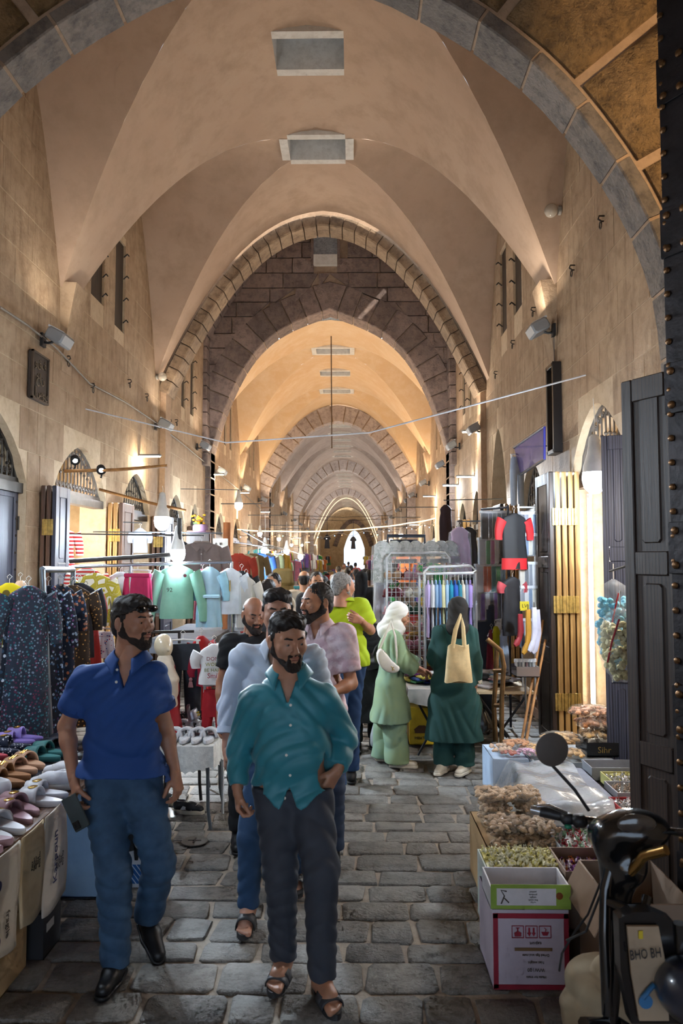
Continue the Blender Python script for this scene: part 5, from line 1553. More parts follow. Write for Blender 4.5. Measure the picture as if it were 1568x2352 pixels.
def shoulder_bag(label, loc, rz, m, w, h, strap_top, kind='tote'):
    t = thing('shoulder_bag', label, 'bag', loc, rz)
    if kind == 'tote':
        mb = MB(); rings = []
        for k in range(9):
            f = k / 8; ww = w * (.40 + .14 * (1 - f)); dd = .035 + .02 * sin(PI * min(1, f * 1.3))
            rings.append([(ww * cos(a), dd * sin(a) * (1 + .1 * sin(5 * a + k)), -h + h * f + .01 * sin(3 * a + k)) for a in [2 * PI * i / 20 for i in range(20)]])
        mb.loft(rings); mb.build('bag_body', m, t, smooth=60)
        for s_ in (-1, 1):
            mb = MB(); mb.tube([(-w * .22, s_ * .03, -.02), (-w * .10, s_ * .03, strap_top * .5), (w * .12, s_ * .012, strap_top), (w * .2, s_ * .012, strap_top * .6), (w * .24, s_ * .03, -.02)], .014, 6, flat=.4)
            mb.build('handle', m, t, smooth=60)
    else:
        mb = MB(); pts = [(-w * .5, 0), (-w * .42, -h * .55), (-w * .1, -h * .95), (w * .35, -h), (w * .5, -h * .72), (w * .30, -h * .55), (w * .05, -h * .30), (-w * .25, .06)]
        rings = []
        for y, k in ((-.045, .75), (-.03, .96), (0, 1.0), (.03, .96), (.045, .75)):
            cx_, cz_ = 0, -h * .55; rings.append([(cx_ + (x - cx_) * k, y, cz_ + (z - cz_) * k) for x, z in pts])
        mb.loft(rings); o = mb.build('bag_body', m, t, smooth=70); md = o.modifiers.new('s', 'SUBSURF'); md.levels = 2; md.render_levels = 2
        mb = MB(); mb.tube([(-w * .42, 0, -.02), (-w * .10, .0, strap_top * .55), (w * .12, .02, strap_top), (w * .30, .04, strap_top * .5), (w * .38, .02, -h * .55)], .012, 6, flat=.4); mb.build('strap', m, t, smooth=60)
        mb = MB(); mb.tube([(.02, -.052, -h * .62), (.035, -.053, -h * .72), (.03, -.052, -h * .82)], .004, 5); mb.tube([(.045, -.052, -h * .66), (.03, -.053, -h * .73), (.05, -.052, -h * .80)], .004, 5); mb.build('emblem', BRASS, t)
    return t
# green outfit, profile to the right
Y0 = 7.35
J = PJ(hd=(917, 1412, Y0), nk=(902, 1452, Y0), ch=(897, 1498, Y0), pv=(897, 1572, Y0), shL=(903, 1470, Y0 - .15), shR=(905, 1468, Y0 + .15), elL=(925, 1520, Y0 - .20), elR=(930, 1515, Y0 + .14), wrL=(955, 1540, Y0 - .10), wrR=(962, 1535, Y0 + .1),
       hpL=(893, 1590, Y0 - .07), hpR=(893, 1590, Y0 + .07), knL=(905, 1665, Y0 - .08), knR=(885, 1665, Y0 + .10), anL=(912, 1735, Y0 - .10), anR=(880, 1728, Y0 + .12), toL=(935, 1742, Y0 - .12), toR=(905, 1736, Y0 + .1))
J['anL'].z = J['anR'].z = .095
S = dict(skin='c9967c', head=HR(82, 22, 0), hair=None, female=True, ears=False, size=.93, facing=(1, -.1, 0), h=1.1,
         top=dict(name='tunic', mat=SAGE, sleeve=1.75, rs=(.078, .075, .07), hem=J['pv'].z - .33, low=.22, amp=.009, f=9, seed=41, d=.03, dir=(1, .3, .25), bw=.4, skirt=(J['pv'].z - .38, (.14, .20)), neck=.0),
         bottom=dict(mat=SAGE, d=.012, rk=.105, ra=.115, cuff=-.045, amp=.007, f=9, seed=42),
         handL=((1, 0, -.35), (0, .2, -1), .4, .4, -1), handR=((1, .1, -.3), (0, -.2, -1), .4, .4, 1), feet='sneaker', shoemat=BEIGE)
g_root = person('woman in a sage green tunic and wide trousers with a white headscarf', J, S)
hijab(g_root, S, cloth('f2ede6', .8, .03), drape=.05, back=.02)
mb = MB(); mb.T = S['_T']
for s_ in (-1, 1): mb.tube([(s_ * .031 + .021 * cos(a), -.104, .001 + .018 * sin(a)) for a in [i * PI / 8 for i in range(17)]], .0016, 4, cap=False); mb.tube([(s_ * .052, -.102, .004), (s_ * .076, -.03, .004)], .0016, 4)
mb.build('eyeglass_frame', MT('c9a96a', .3, .8), g_root)
shoulder_bag('white crescent shoulder bag with a gold emblem on the sage tunic', at(891, 1497, Y0 - .30), R(6), MT('efe6df', .4), .24, .20, .28, 'hobo')
# dark green coat, back to the camera
Y0 = 7.1
J = PJ(hd=(1052, 1402, Y0 + .07), nk=(1045, 1440, Y0), ch=(1042, 1495, Y0), pv=(1043, 1570, Y0), shL=(1010, 1456, Y0), shR=(1075, 1456, Y0), elL=(997, 1510, Y0 + .08), elR=(1088, 1520, Y0), wrL=(1012, 1540, Y0 + .25), wrR=(1091, 1572, Y0 + .02),
       hpL=(1028, 1590, Y0), hpR=(1060, 1590, Y0), knL=(1020, 1670, Y0), knR=(1066, 1672, Y0), anL=(1018, 1750, Y0 + .02), anR=(1068, 1750, Y0 - .02), toL=(1005, 1757, Y0 - .12), toR=(1052, 1757, Y0 - .16))
J['anL'].z = J['anR'].z = .095
S = dict(skin='c9967c', head=HR(165, 14), hair=None, female=True, ears=False, face=False, size=.97, facing=(0.1, 1, 0), h=1.1, wide=1.12, fat=.015,
         top=dict(name='long_coat', mat=DGREEN, sleeve=1.92, rs=(.074, .062, .055), hem=.30, low=.2, amp=.008, f=8, seed=51, d=.022, dir=(1, .3, .15), bw=.5, skirt=(.28, (.22, .175)), neck=.0, cuffband=pattern_mat('floral', ('d9d4c6', 'b05a3c', '3c6a4c'), 60)),
         bottom=dict(mat=DGREEN, d=.012, rk=.085, ra=.080, cuff=-.02, amp=.006, f=9, seed=52),
         handL=((0, 1, -.3), (0, -.2, -1), .5, .4, -1), handR=((0, 0, -1), (-1, 0, 0), .9, .5, 1), feet='sneaker', shoemat=BEIGE)
d_root = person('woman in a long dark green coat and black headscarf standing with her back turned', J, S)
hijab(d_root, S, cloth('17120f', .85, .05), drape=.02, back=.02, face=True)
shoulder_bag('cream quilted tote bag with long handles on the dark green coat', at(1052, 1482, Y0 - .28), R(4), cloth('e2c795', .8, .1, 12), .235, .32, .27)
# bags carried
def carrier_bag(label, loc, m, w, h, seed=1, rz=0):
    t = thing('carrier_bag', label, 'bag', loc, rz)
    mb = MB(); r = random.Random(seed); ph = [r.uniform(0, 6) for _ in range(6)]; rings = []
    for k in range(15):
        f = k / 14; ww = w * (.10 + .90 * min(1, (1 - f) * 1.5) ** .8) * (.72 if k == 0 else .95 if k == 1 else 1); 
        rings.append([(ww / 2 * cos(a) * (1 + .10 * sin(9 * a + ph[0] + f) + .05 * sin(17 * a + ph[1])), ww * .33 * sin(a) * (1 + .12 * sin(7 * a + ph[2])), -h + h * .86 * f + (.015 * sin(3 * a + ph[3]) if k < 3 else 0)) for a in [2 * PI * i / 40 for i in range(40)]])
    mb.loft(rings); mb.build('bag_body', m, t, smooth=70)
    for s_ in (-1, 1):
        mb = MB(); mb.tube([(s_ * w * .04, 0, -h * .16), (s_ * w * .10, 0, -h * .08), (s_ * .012, 0, 0)], [.02, .014, .006], 8, flat=.4); mb.build('handle', m, t)
    return t
carrier_bag('glossy black plastic carrier bag held by the dark green coat', at(1093, 1590, 7.1), MT('0f0f11', .22, .0, var=.2), .27, .38, 3)
carrier_bag('white plastic carrier bag with a star beside the sage trousers', at(866, 1630, 7.5), MT('d9dde4', .35, alpha=.9), .13, .34, 4)
# black chador and distant shoppers
def veil(label, px, Y, top_py, group=None, h=1.6):
    r, J, S = stand(label, px, Y, top_py, dict(skin='b98a70', hair=None, female=True, ears=False, face=False, h=h, top=dict(name='black_robe', mat=BLKC, sleeve=1.5, rs=(.09, .09, .08), hem=.10, low=.25, amp=.008, f=8, seed=61, d=.03, bw=.6, skirt=(.06, (.2, .22)), neck=0), shoemat=BLKSH), 180, group=group)
    hijab(r, S, BLKC, drape=.1, back=.22, face=False, h=.012)
    return r
veil('woman in a full black robe and veil walking away beyond the lime shirt', 829, 11.5, 1313)
r, J, S = stand('person in black walking away with a handbag beside the lime shirt', 838, 7.9, 1385, dict(skin='9c6c50', hair='short', h=1.5, face=False, top=dict(name='black_robe', mat=BLKC, sleeve=1.9, rs=(.07, .06, .05), hem=.30, low=.2, amp=.006, seed=63, d=.02, bw=.5, skirt=(.28, (.1, .15))), bottom=dict(mat=BLKC), shoemat=BLKSH), 180, walk=.1)
hijab(r, S, BLKC, drape=.05, back=.05, face=False, h=.012)
shoulder_bag('dark leather handbag hanging beside the black robed walker', at(868, 1500, 7.7), 0, MT('1d1a1b', .3), .22, .16, .1)
crowd = [('man with short brown hair and a cream top near the left stalls', 720/1, 8.8, 1316, 'c9a184', 'd8c9b0', 'short', -20), ('man whose dark hair shows above the white shirt at the left stalls', 616, 8.2, 1330, 'a97a60', '3f4450', 'short', 200),
         ('balding man seen from behind in front of the beige bundle', 698, 10.4, 1311, 'b98764', 'b9aa94', 'bald', 180), ('young man in a dark shirt facing the camera beside the balding man', 727, 9.4, 1313, 'b98764', '26282e', 'short', 10),
         ('boy in a black shirt looking left beside the young man', 742, 10.8, 1322, 'b98764', '1e1e22', 'short', -40), ('person in a loose beige shirt bending left of the lime shirt', 758, 8.4, 1334, 'a97a60', 'b9a48a', 'short', 150),
         ('man in a pale blue shirt walking away down the corridor', 818, 17.5, 1307, '9a6c52', 'b4cbe6', 'short', 180), ('man with dark hair in a pale shirt behind the veiled woman', 838, 15.5, 1306, '8a5f48', 'c9c5bd', 'short', 180),
         ('person in a white shirt right of the veiled woman', 849, 13.5, 1308, '8a5f48', 'd9d4c8', 'short', 170), ('man with cropped hair at the end of the crowd', 798, 19.5, 1303, '8a5f48', '5a5a64', 'short', 180),
         ('man in grey near the far stalls', 777, 22.0, 1300, 'a97a60', '7c7f88', 'short', 180), ('person in a dark shirt close to the far gateway', 806, 27.0, 1298, 'a97a60', '2f3640', 'short', 180),
         ('walker in pale clothes far down the corridor', 790, 33.0, 1294, 'a97a60', 'c9c0b4', 'short', 0), ('walker in red far down the corridor', 816, 38.0, 1292, 'a97a60', '8f3a3a', 'short', 180), ('walker in blue almost at the far gateway', 800, 48.0, 1290, 'a97a60', '4a6a9a', 'short', 180)]
for l, px, Y, ty, sk_, tc, hr, yw in crowd:
    if px == 720.0: px = 630
    stand(l, px, Y, ty, dict(skin=sk_, hair=hr, h=1.35 if Y < 10 else (2.0 if Y < 20 else 3.0), face=Y < 10, top=dict(mat=cloth(tc), sleeve=.8, rs=(.075, .06, .04), amp=.005, seed=int(px) % 50), bottom=dict(mat=cloth('3a4252')), shoemat=BLKSH), yw, group='shoppers down the corridor' if Y > 12 else None)
# ================================================================ clothes, racks and other goods
HANG = MT('dcd8d0', .4); HANGB = MT('2a2523', .5); PIPE = MT('7f868c', .3, .8, var=.1); PIPEW = MT('dfe2e4', .35); CARD = MT('b59468', .85, c2='a08158', scale=3); PLAS = MT('e8eef2', .12, alpha=.20, bmp=.6, scale=9, coat=.5)
def hanger(parent, w=.34, m=None, clips=False):
    mb = MB(); mb.tube([(.0, 0, 0), (.018, 0, .018), (.0, 0, .036), (-.018, 0, .02), (-.012, 0, .006)][::-1] + [(0, 0, -.035)], .0025, 5)
    mb.tube([(-w / 2, 0, -.10), (-w * .25, 0, -.062), (0, 0, -.038), (w * .25, 0, -.062), (w / 2, 0, -.10)] if not clips else [(-w / 2, 0, -.045), (0, 0, -.036), (w / 2, 0, -.045)], .008, 6)
    if clips:
        for s_ in (-1, 1): mb.box((s_ * w * .42, 0, -.07), (.02, .016, .06), bv=.003)
    mb.build('hanger', m or HANG, parent)
def cloth_tube(mb, rings, n=22, amp=.01, k1=5, ph=0, mi=0, grow=True):
    out = []
    N_ = len(rings)
    for i, (cx, cz, w, d, tx) in enumerate(rings):
        g = (i / (N_ - 1)) if grow else 1; rg = []
        for j in range(n):
            a = 2 * PI * j / n
            f = amp * g * (sin(k1 * a + ph) + .5 * sin((k1 * 2 + 1) * a + ph * 2 + i * .3))
            x = cx + (w / 2) * cos(a); y = (d / 2) * sin(a) + f * abs(sin(a)) ** .3 * (1 if sin(a) > 0 else -1) * 1.0
            rg.append((x, y, cz + tx * cos(a)))
        out.append(rg)
    mb.loft(out, mi)
def peg_rod(loc, X, lab):
    s_ = 1 if X > 0 else -1; mb = MB(); mb.tube([(loc[0] - s_ * .03, loc[1], loc[2] + .04), (X - s_ * .025, loc[1], loc[2] + .06)], .008, 6)
    tag(mb.build('wall_rod', PIPE), 'thin rod holding the ' + ' '.join(lab.split()[:8]), 'rod', 'thin wall rods holding single garments')
def garment(label, kind, w, h, m, loc, rz=0, sleeve=.0, seed=1, m2=None, group=None, hang=True, hm=None, wrap=False, cat='clothing', amp=None, name=None, rot=None, dd=None, peg=None):
    if peg is not None: peg_rod(loc, peg, label)
    t = thing(name or {'shirt': 'hanging_shirt', 'dress': 'hanging_dress', 'trousers': 'hanging_trousers', 'skirt': 'hanging_skirt', 'jacket': 'hanging_jacket'}[kind], label, cat, loc, rz, group)
    if rot: t.rotation_euler = rot
    r = random.Random(seed); ph = r.uniform(0, 6); d = dd or (.06 if kind != 'jacket' else .10); am = amp or (.010 if kind != 'dress' else .016)
    if hang: hanger(t, min(w * .9, .38), hm, kind in ('trousers', 'skirt'))
    mb = MB()
    if kind in ('shirt', 'jacket', 'dress'):
        flare = {'shirt': 1.0, 'jacket': 1.0, 'dress': 1.25}[kind]
        ns = 1 if sleeve else .86; rings = [(0, -.030, w * .24, d * .8, 0), (0, -.042, w * .40, d * .9, -.0), (0, -.062, w * .70 * ns, d, 0), (0, -.082, w * .93 * ns, d, 0), (0, -.105, w * 1.0 * ns, d, 0), (0, -.16, w * (1 if sleeve else .80), d, 0)]
        n = 7
        for k in range(1, n + 1):
            f = k / n; wf = (1 if sleeve or f > .2 else .93) + (flare - 1) * f - .06 * sin(PI * min(1, f * 1.6)) * (kind != 'jacket')
            rings.append((.006 * sin(ph + f * 4), -.16 - (h - .16) * f, w * wf, d * (1 + .5 * f), 0))
        cloth_tube(mb, rings, amp=am, ph=ph)
        mb.build('garment_body', m, t, smooth=70)
        if sleeve:
            for s_ in (-1, 1):
                mb = MB(); x0 = s_ * w * .40; L = sleeve; rings = []
                for k in range(7):
                    f = k / 6; rings.append((x0 + s_ * (w * .10 + .45 * L * .42 * f + .02 * sin(f * 3)), -.10 - L * .93 * f, .13 * (1 - .3 * f) * (w / .4) ** .5, .06 * (1 - .2 * f), s_ * .03 * (1 - f)))
                cloth_tube(mb, rings, 14, .006, 3, ph); mb.build('sleeve', m2 or m, t, smooth=70)
        if kind == 'jacket' or (sleeve and w > .3 and kind == 'shirt'):
            mb = MB()
            for s_ in (-1, 1): mb.add([(s_ * .015, -d * .62, -.10), (s_ * w * .20, -d * .5, -.040), (s_ * w * .26, -d * .55, -.075), (s_ * .05, -d * .75, -.15)], [(0, 1, 2, 3)])
            mb.add([(-w * .2, -d * .45, -.04), (w * .2, -d * .45, -.04), (w * .16, d * .4, -.02), (-w * .16, d * .4, -.02)], [(0, 1, 2, 3)])
            o = mb.build('collar', m2 or m, t, smooth=0); md = o.modifiers.new('t', 'SOLIDIFY'); md.thickness = .006
            mb = MB(); mb.box((0, -d * .72, -.10 - (h - .12) / 2), (.022, .008, h - .16), bv=.002); pk = mb.build('placket', m2 or m, t)
            for k in range(4):
                mb = MB(); mb.lathe([(.001, 0), (.007, 0), (.007, .004), (.001, .005)], 8, T=xf((0, -d * .76 - .004, -.17 - k * h * .2), R(90), 0, 0)); mb.build('button', HANG, pk)
    elif kind == 'skirt':
        cloth_tube(mb, [(0, -.07, w * .82, .05, 0), (0, -.10, w * .84, .05, 0)] + [(0, -.10 - (h - .1) * k / 6, w * (.84 + .16 * k / 6 + .04), .06 + .03 * k / 6, 0) for k in range(1, 7)], 40, .012, 11, ph); mb.build('garment_body', m, t, smooth=70)
        mb = MB(); mb.box((0, 0, -.085), (w * .84, .064, .035), bv=.006); mb.build('waistband', m, t)
    else:
        cloth_tube(mb, [(0, -.07, w * .85, .05, 0), (0, -.12, w * .92, .06, 0), (0, -.22, w, .07, 0), (0, -.27, w * .98, .07, 0)], amp=.004, ph=ph); mb.build('garment_body', m, t, smooth=70)
        for s_ in (-1, 1):
            mb = MB(); cloth_tube(mb, [(s_ * w * (.25 + .03 * f), -.22 - (h - .22) * f, w * (.5 - .10 * f), .07 - .01 * f, 0) for f in [k / 7 for k in range(8)]], 16, .008, 4, ph); mb.build('trouser_leg', m, t, smooth=70)
    if wrap:
        mb = MB(); rr = [(0, -.03, w * .3, d, 0), (0, -.1, w * 1.08, d * 1.5, 0), (0, -.3, w * 1.15, d * 1.8, 0), (0, -h - .03, w * 1.2, d * 1.8, 0)]
        cloth_tube(mb, rr, 24, .018, 6, ph + 1); mb.build('plastic_cover', PLAS, t, smooth=70)
    return t
def bars(name, label, cat, segs, m, r=.012, loc=None, part='tube', group=None, kinds=None):
    """segs: list of polylines; each a part"""
    b = loc or Vector(segs[0][0]); b = Vector((b[0], b[1], 0)); t = thing(name, label, cat, b, group=group)
    for k, sg in enumerate(segs):
        mb = MB(); mb.tube([Vector(p) - b for p in sg], r, 8); mb.build(kinds[k] if kinds else part, m, t, smooth=60)
    return t
def crate(name, label, x0, x1, y0, y1, z0, z1, m, inner=None, cat='box', open_=True, flaps=(), rz=0, group=None, th=.008):
    cx, cy = (x0 + x1) / 2, (y0 + y1) / 2; t = thing(name, label, cat, (cx, cy, z0), rz, group); w, l, h = x1 - x0, y1 - y0, z1 - z0
    im = inner or m
    mb = MB(); mb.box((0, 0, th / 2), (w, l, th)); mb.build('bottom', m, t, smooth=0)
    for nm, c, d in (('front_panel', (0, -l / 2 + th / 2, h / 2), (w, th, h)), ('back_panel', (0, l / 2 - th / 2, h / 2), (w, th, h)), ('side_panel', (-w / 2 + th / 2, 0, h / 2), (th, l - 2 * th, h)), ('side_panel', (w / 2 - th / 2, 0, h / 2), (th, l - 2 * th, h))):
        mb = MB(); mb.box(c, d, bv=.001); mb.build(nm, m, t, smooth=0)
    if not open_:
        mb = MB(); mb.box((0, 0, h - th / 2), (w - .002, l - .002, th)); mb.box((0, 0, h + .0006), (w * .16, l, .001)); mb.build('lid', m, t, smooth=0)
    for side, ang in flaps:
        mb = MB(); L = (l if side in 'LR' else w) - .01; fw_ = (w if side in 'LR' else l) * .45
        if side in 'LR':
            s_ = -1 if side == 'L' else 1; mb.T = xf((s_ * w / 2, 0, h), 0, s_ * R(ang), 0); mb.box((s_ * fw_ / 2, 0, 0), (fw_, L, .005), bv=.001)
        else:
            s_ = -1 if side == 'F' else 1; mb.T = xf((0, s_ * l / 2, h), -s_ * R(ang), 0, 0); mb.box((0, s_ * fw_ / 2, 0), (L, fw_, .005), bv=.001)
        mb.build('flap', m, t, smooth=0)
    return t
def pile(name, label, parent_args, n, size, mats, seed=1, cat='sweets', heap=.03):
    """countless small wrapped sweets heaped in a box: one stuff object"""
    x0, x1, y0, y1, z = parent_args; r = random.Random(seed); mb = MB(); cx, cy = (x0 + x1) / 2, (y0 + y1) / 2
    for _ in range(n):
        u, v = r.uniform(-.95, .95), r.uniform(-.95, .95); x, y = u * (x1 - x0) / 2, v * (y1 - y0) / 2
        zz = heap * (1 - u * u) * (1 - v * v) * r.uniform(.4, 1.1); s = size * r.uniform(.8, 1.2); mi = r.randrange(len(mats))
        T = xf((x, y, zz), r.uniform(0, 6), r.uniform(0, 6), r.uniform(0, 6))
        mb.ball((0, 0, 0), (s, s * .6, s * .5), 6, 4, mi, T)
        for e in (-1, 1): mb.add([(e * s * .8, 0, 0), (e * s * 1.6, s * .45, .1 * s), (e * s * 1.6, -s * .45, 0)], [(0, 1, 2)], mi, T)
    mb.box((0, 0, -.02), (x1 - x0, y1 - y0, .03), 0)
    o = mb.build(name, mats, None, (cx, cy, z)); tag(o, label, cat, kind='stuff'); return o
def pbag(label, loc, w, l, h, m, seed=1, rz=0, name='snack_bag', group=None, lumps=None, cat='bag of snacks', film=None):
    """clear bag full of lumpy snacks"""
    t = thing(name, label, cat, loc, rz, group); r = random.Random(seed); mb = MB()
    n = lumps or 70
    for _ in range(n):
        u, v = r.uniform(-.92, .92), r.uniform(-.92, .92); e = (1 - u * u * .8) * (1 - v * v * .8)
        s = min(w, l) * r.uniform(.07, .12); zz = h * .5 + (h * .42 * e) * r.choice((1, 1, 1, -.6, .4)); 
        mb.ball((0, 0, 0), (s * 1.3, s * .8, s * .6), 7, 5, 0, xf((u * w / 2 * .92, v * l / 2 * .92, max(s * .6, zz - s * .4)), r.uniform(-.5, .5), r.uniform(-.5, .5), r.uniform(0, 3)))
    o = mb.build('contents', m, t); o['kind'] = 'stuff'
    mb = MB(); ph = r.uniform(0, 6)
    rings = []
    for z, k in ((0.002, .80), (.12, .98), (.45, 1.04), (.8, .90), (1.0, .55), (1.05, .1)):
        rings.append([(w / 2 * k * (abs(cos(a)) ** .6) * (1 if cos(a) > 0 else -1) * (1 + .03 * sin(9 * a + ph)), l / 2 * k * (abs(sin(a)) ** .6) * (1 if sin(a) > 0 else -1) * (1 + .03 * sin(7 * a)), h * z * (1 + .06 * sin(6 * a + ph)) if z > .01 else .002) for a in [2 * PI * i / 36 for i in range(36)]])
    mb.loft(rings); mb.build('clear_wrap', film or PLAS, t, smooth=70)
    return t
def table(label, x0, x1, y0, y1, z, m, legm, cloth_=None, fold=False, group=None, name='stall_table', drop=.22, scallop=False):
    t = thing(name, label, 'table', ((x0 + x1) / 2, (y0 + y1) / 2, 0), group=group); w, l = x1 - x0, y1 - y0
    mb = MB(); mb.box((0, 0, z - .015), (w, l, .03), bv=.004); mb.build('tabletop', m, t)
    for sx in (-1, 1):
        for sy in (-1, 1):
            mb = MB()
            if fold: mb.tube([(sx * w * .42, sy * l * .42, z - .03), (-sx * w * .30, sy * l * .42, 0.012)], .012, 8)
            else: mb.tube([(sx * w * .40, sy * l * .40, z - .03), (sx * w * .42, sy * l * .42, .15), (sx * w * .47, sy * l * .46, .012)], .013, 8)
            mb.build('leg', legm, t)
    if cloth_:
        mb = MB(); n = 96; top, mid, bot = [], [], []
        for i in range(n):
            a = 2 * PI * i / n; c_, s_ = cos(a), sin(a); q = max(abs(c_) , abs(s_)); ex, ey = c_ / q, s_ / q
            f = .012 * sin(9 * a) + .008 * sin(17 * a); sc = drop * (1 - (.10 * abs(sin(n * a / 6)) if scallop else 0)) + .02 * sin(3 * a)
            top.append((ex * (w / 2 + .004), ey * (l / 2 + .004), z + .004)); mid.append((ex * (w / 2 + .014 + f * .5), ey * (l / 2 + .014 + f * .5), z - drop * .4)); bot.append((ex * (w / 2 + .022 + f), ey * (l / 2 + .022 + f), z - sc))
        mb.loft([bot, mid, top], cap=False); mb.f.append(tuple(range(2 * n, 3 * n))); mb.mi.append(0)
        mb.build('table_cover', cloth_, t, smooth=50)
    return t
# ---------------------------------------------------------------- shoes
def sole_pts(w, L, n=20):
    o = []
    for i in range(n):
        a = 2 * PI * i / n; y = L / 2 * cos(a); f = (y / L + .5); ww = w / 2 * (.80 + .24 * f) if y > -L * .4 else w / 2 * .8
        o.append((ww * sin(a), y))
    return o
def slide(label, mc, loc, rz=0, sole=None, buckle=None, group='footwear heaped on the left stall', proto=None, tilt=0, name='slipper', fluffy=False):
    t = thing(name, label, 'shoe', loc, rz, group); t.rotation_euler = (tilt, 0, rz)
    P = sole_pts(.088, .25); mb = MB(); mb.loft([[(x * k, y * k, z) for x, y in P] for z, k in ((0, .94), (.008, 1), (.026, 1), (.030, .96))]); mb.build('sole', sole or mc, t)
    mb = MB(); mb.grid(lambda u, v: (-cos(PI * u) * .047, .035 + .085 * (v - .5) + .012 * sin(PI * u), .018 + (.058 - .012 * v) * sin(PI * u) ** .75), 14, 4)
    o = mb.build('strap', mc, t, smooth=80); md = o.modifiers.new('t', 'SOLIDIFY'); md.thickness = .010 if not fluffy else .022; md.offset = 1
    if buckle:
        mb = MB()
        if buckle == 'band':
            mb.tube([(-.03, .03, .075), (0, .03, .088), (.03, .03, .075)], .008, 8, flat=.5); mb.tube([(-.03, .05, .072), (0, .05, .084), (.03, .05, .072)], .008, 8, flat=.5)
        else: mb.lathe([(.001, 0), (.022, 0), (.024, .004), (.016, .006), (.014, .003), (.001, .003)], 14, T=xf((0, .038, .078), R(-8)))
        mb.build('buckle', MT('d9b25a', .25, .9), t)
    return t
_sneak = {}
def sneaker(label, mc, loc, rz=0, sole=None, accent=None, group='footwear heaped on the left stall', name='sneaker', tilt=0):
    t = thing(name, label, 'shoe', loc, rz, group); t.rotation_euler = (tilt, 0, rz)
    if 'u' not in _sneak:
        Fd = Field(); Fd.cone((0, -.085, .055), (0, .02, .05), .036, .036, .03); Fd.cone((0, .02, .05), (0, .095, .036), .038, .030, .03, (0, 0, 1), .9); Fd.cone((0, -.08, .07), (0, -.05, .078), .032, .032, .02)
        Fd.ell((0, -.058, .115), (.022, .045, .035), .012, sub=True)
        Fd.fn(lambda X, Y, Z, D: np.maximum(np.maximum(D, .022 - Z), Z - .098 - .0))
        _sneak['u'] = Fd.poly((-.06, -.14, 0), (.06, .15, .13), .0055)
    np_obj('upper', [_sneak['u']], mc, t)
    P = sole_pts(.092, .27); mb = MB(); mb.loft([[(x * k, y * k, z) for x, y in P] for z, k in ((0, .95), (.008, 1), (.028, .98), (.032, .94))]); mb.build('sole', sole or HANG, t)
    mb = MB()
    for k in range(5): mb.tube([(-.02, .0 + k * .017, .082 - k * .004), (0, .004 + k * .017, .091 - k * .005), (.02, .0 + k * .017, .082 - k * .004)], .0032, 5)
    mb.build('laces', HANG, t)
    if accent:
        mb = MB()
        for s_ in (-1, 1): mb.prism([(-.05, .035), (-.01, .038), (.045, .036), (.02, .052), (-.03, .065)], .004, xf((s_ * .0385, 0, 0), 0, 0, R(90)))
        mb.build('side_patch', accent, t)
    return t
# ================================================================ left side stalls
# --- shoe table clad in cardboard
TX0, TX1, TY0, TY1, TZ = -2.95, -1.44, 2.75, 5.05, .74
t = table('low trestle table heaped with slippers behind cardboard panels', TX0, TX1, TY0, TY1, TZ, MIDWOOD, PIPE)
CARDW = MT('cbb79a', .85, c2='b09a78', scale=2.5); INK = MT('2b2f5a', .8); INKB = MT('4a4038', .9)
cbs = [(2.78, 3.02, .30, 'cfc6ba', 'stained white cardboard panel at the near end of the shoe stall'), (3.04, 3.30, .34, 'd6cdbf', 'cardboard panel with blue printed marks hung on the shoe stall'), (3.32, 3.56, .36, 'dccbaa', 'yellowed cardboard panel with faded print and tape stains'), (3.58, 3.86, .30, 'd2c8be', 'cardboard panel with a vertical printed word at the far corner of the shoe stall')]
for k, (a, b, zb, c_, l) in enumerate(cbs):
    t = thing('cardboard_sheet', l, 'cardboard', (TX1 + .022, (a + b) / 2, zb), group='cardboard panels along the shoe stall')
    mb = MB(); H = TZ - zb + .015; mb.grid(lambda u, v: (.006 * sin(3 * u + 5 * v + k), (u - .5) * (b - a), H * v + (.02 * sin(4 * u + k) * (1 - v))), 8, 8)
    o = mb.build('board', MT(c_, .85, c2='c0a67c' if k == 2 else 'c2b7a6', scale=3), t, smooth=60); md = o.modifiers.new('t', 'SOLIDIFY'); md.thickness = .006
    if k == 1:
        mb = MB()
        for z_ in (.08, .30): mb.lathe([(.001, 0), (.022, 0), (.022, .002), (.001, .002)], 14, T=xf((.008, -.06, z_), 0, R(90), 0))
        mb.box((.009, -.06, .19), (.002, .006, .18)); mb.build('printed_mark', INK, t); text('fragile', .045, t, (.012, .02, .12), (R(90), R(90), R(90)), INKB)
    if k == 3: text('Karpoun', .060, t, (.012, -.03, .24), (R(90), R(-90), R(90)), INK, sx=1.15)
    if k in (2, 3):
        for q in range(5): text(['Style No', 'Size', 'Colour', 'Carton', 'Pairs'][q], .020, t, (.012, .05 - .02 * q + .01, .24 if k == 2 else .2), (R(90), R(-90), R(90)), INKB)
# boxes under the stall
crate('cardboard_box', 'brown cardboard box under the shoe stall near the left edge', -2.02, -1.56, 3.30, 3.75, 0, .30, CARD, open_=False)
t = crate('shoe_box', 'black shoe box with a white label under the shoe stall', -1.66, -1.50, 3.80, 4.02, 0, .22, MT('2a2a2e', .6), open_=False)
mb = MB(); mb.box((.082, -.03, .14), (.002, .09, .04)); mb.build('paper_label', HANG, t)
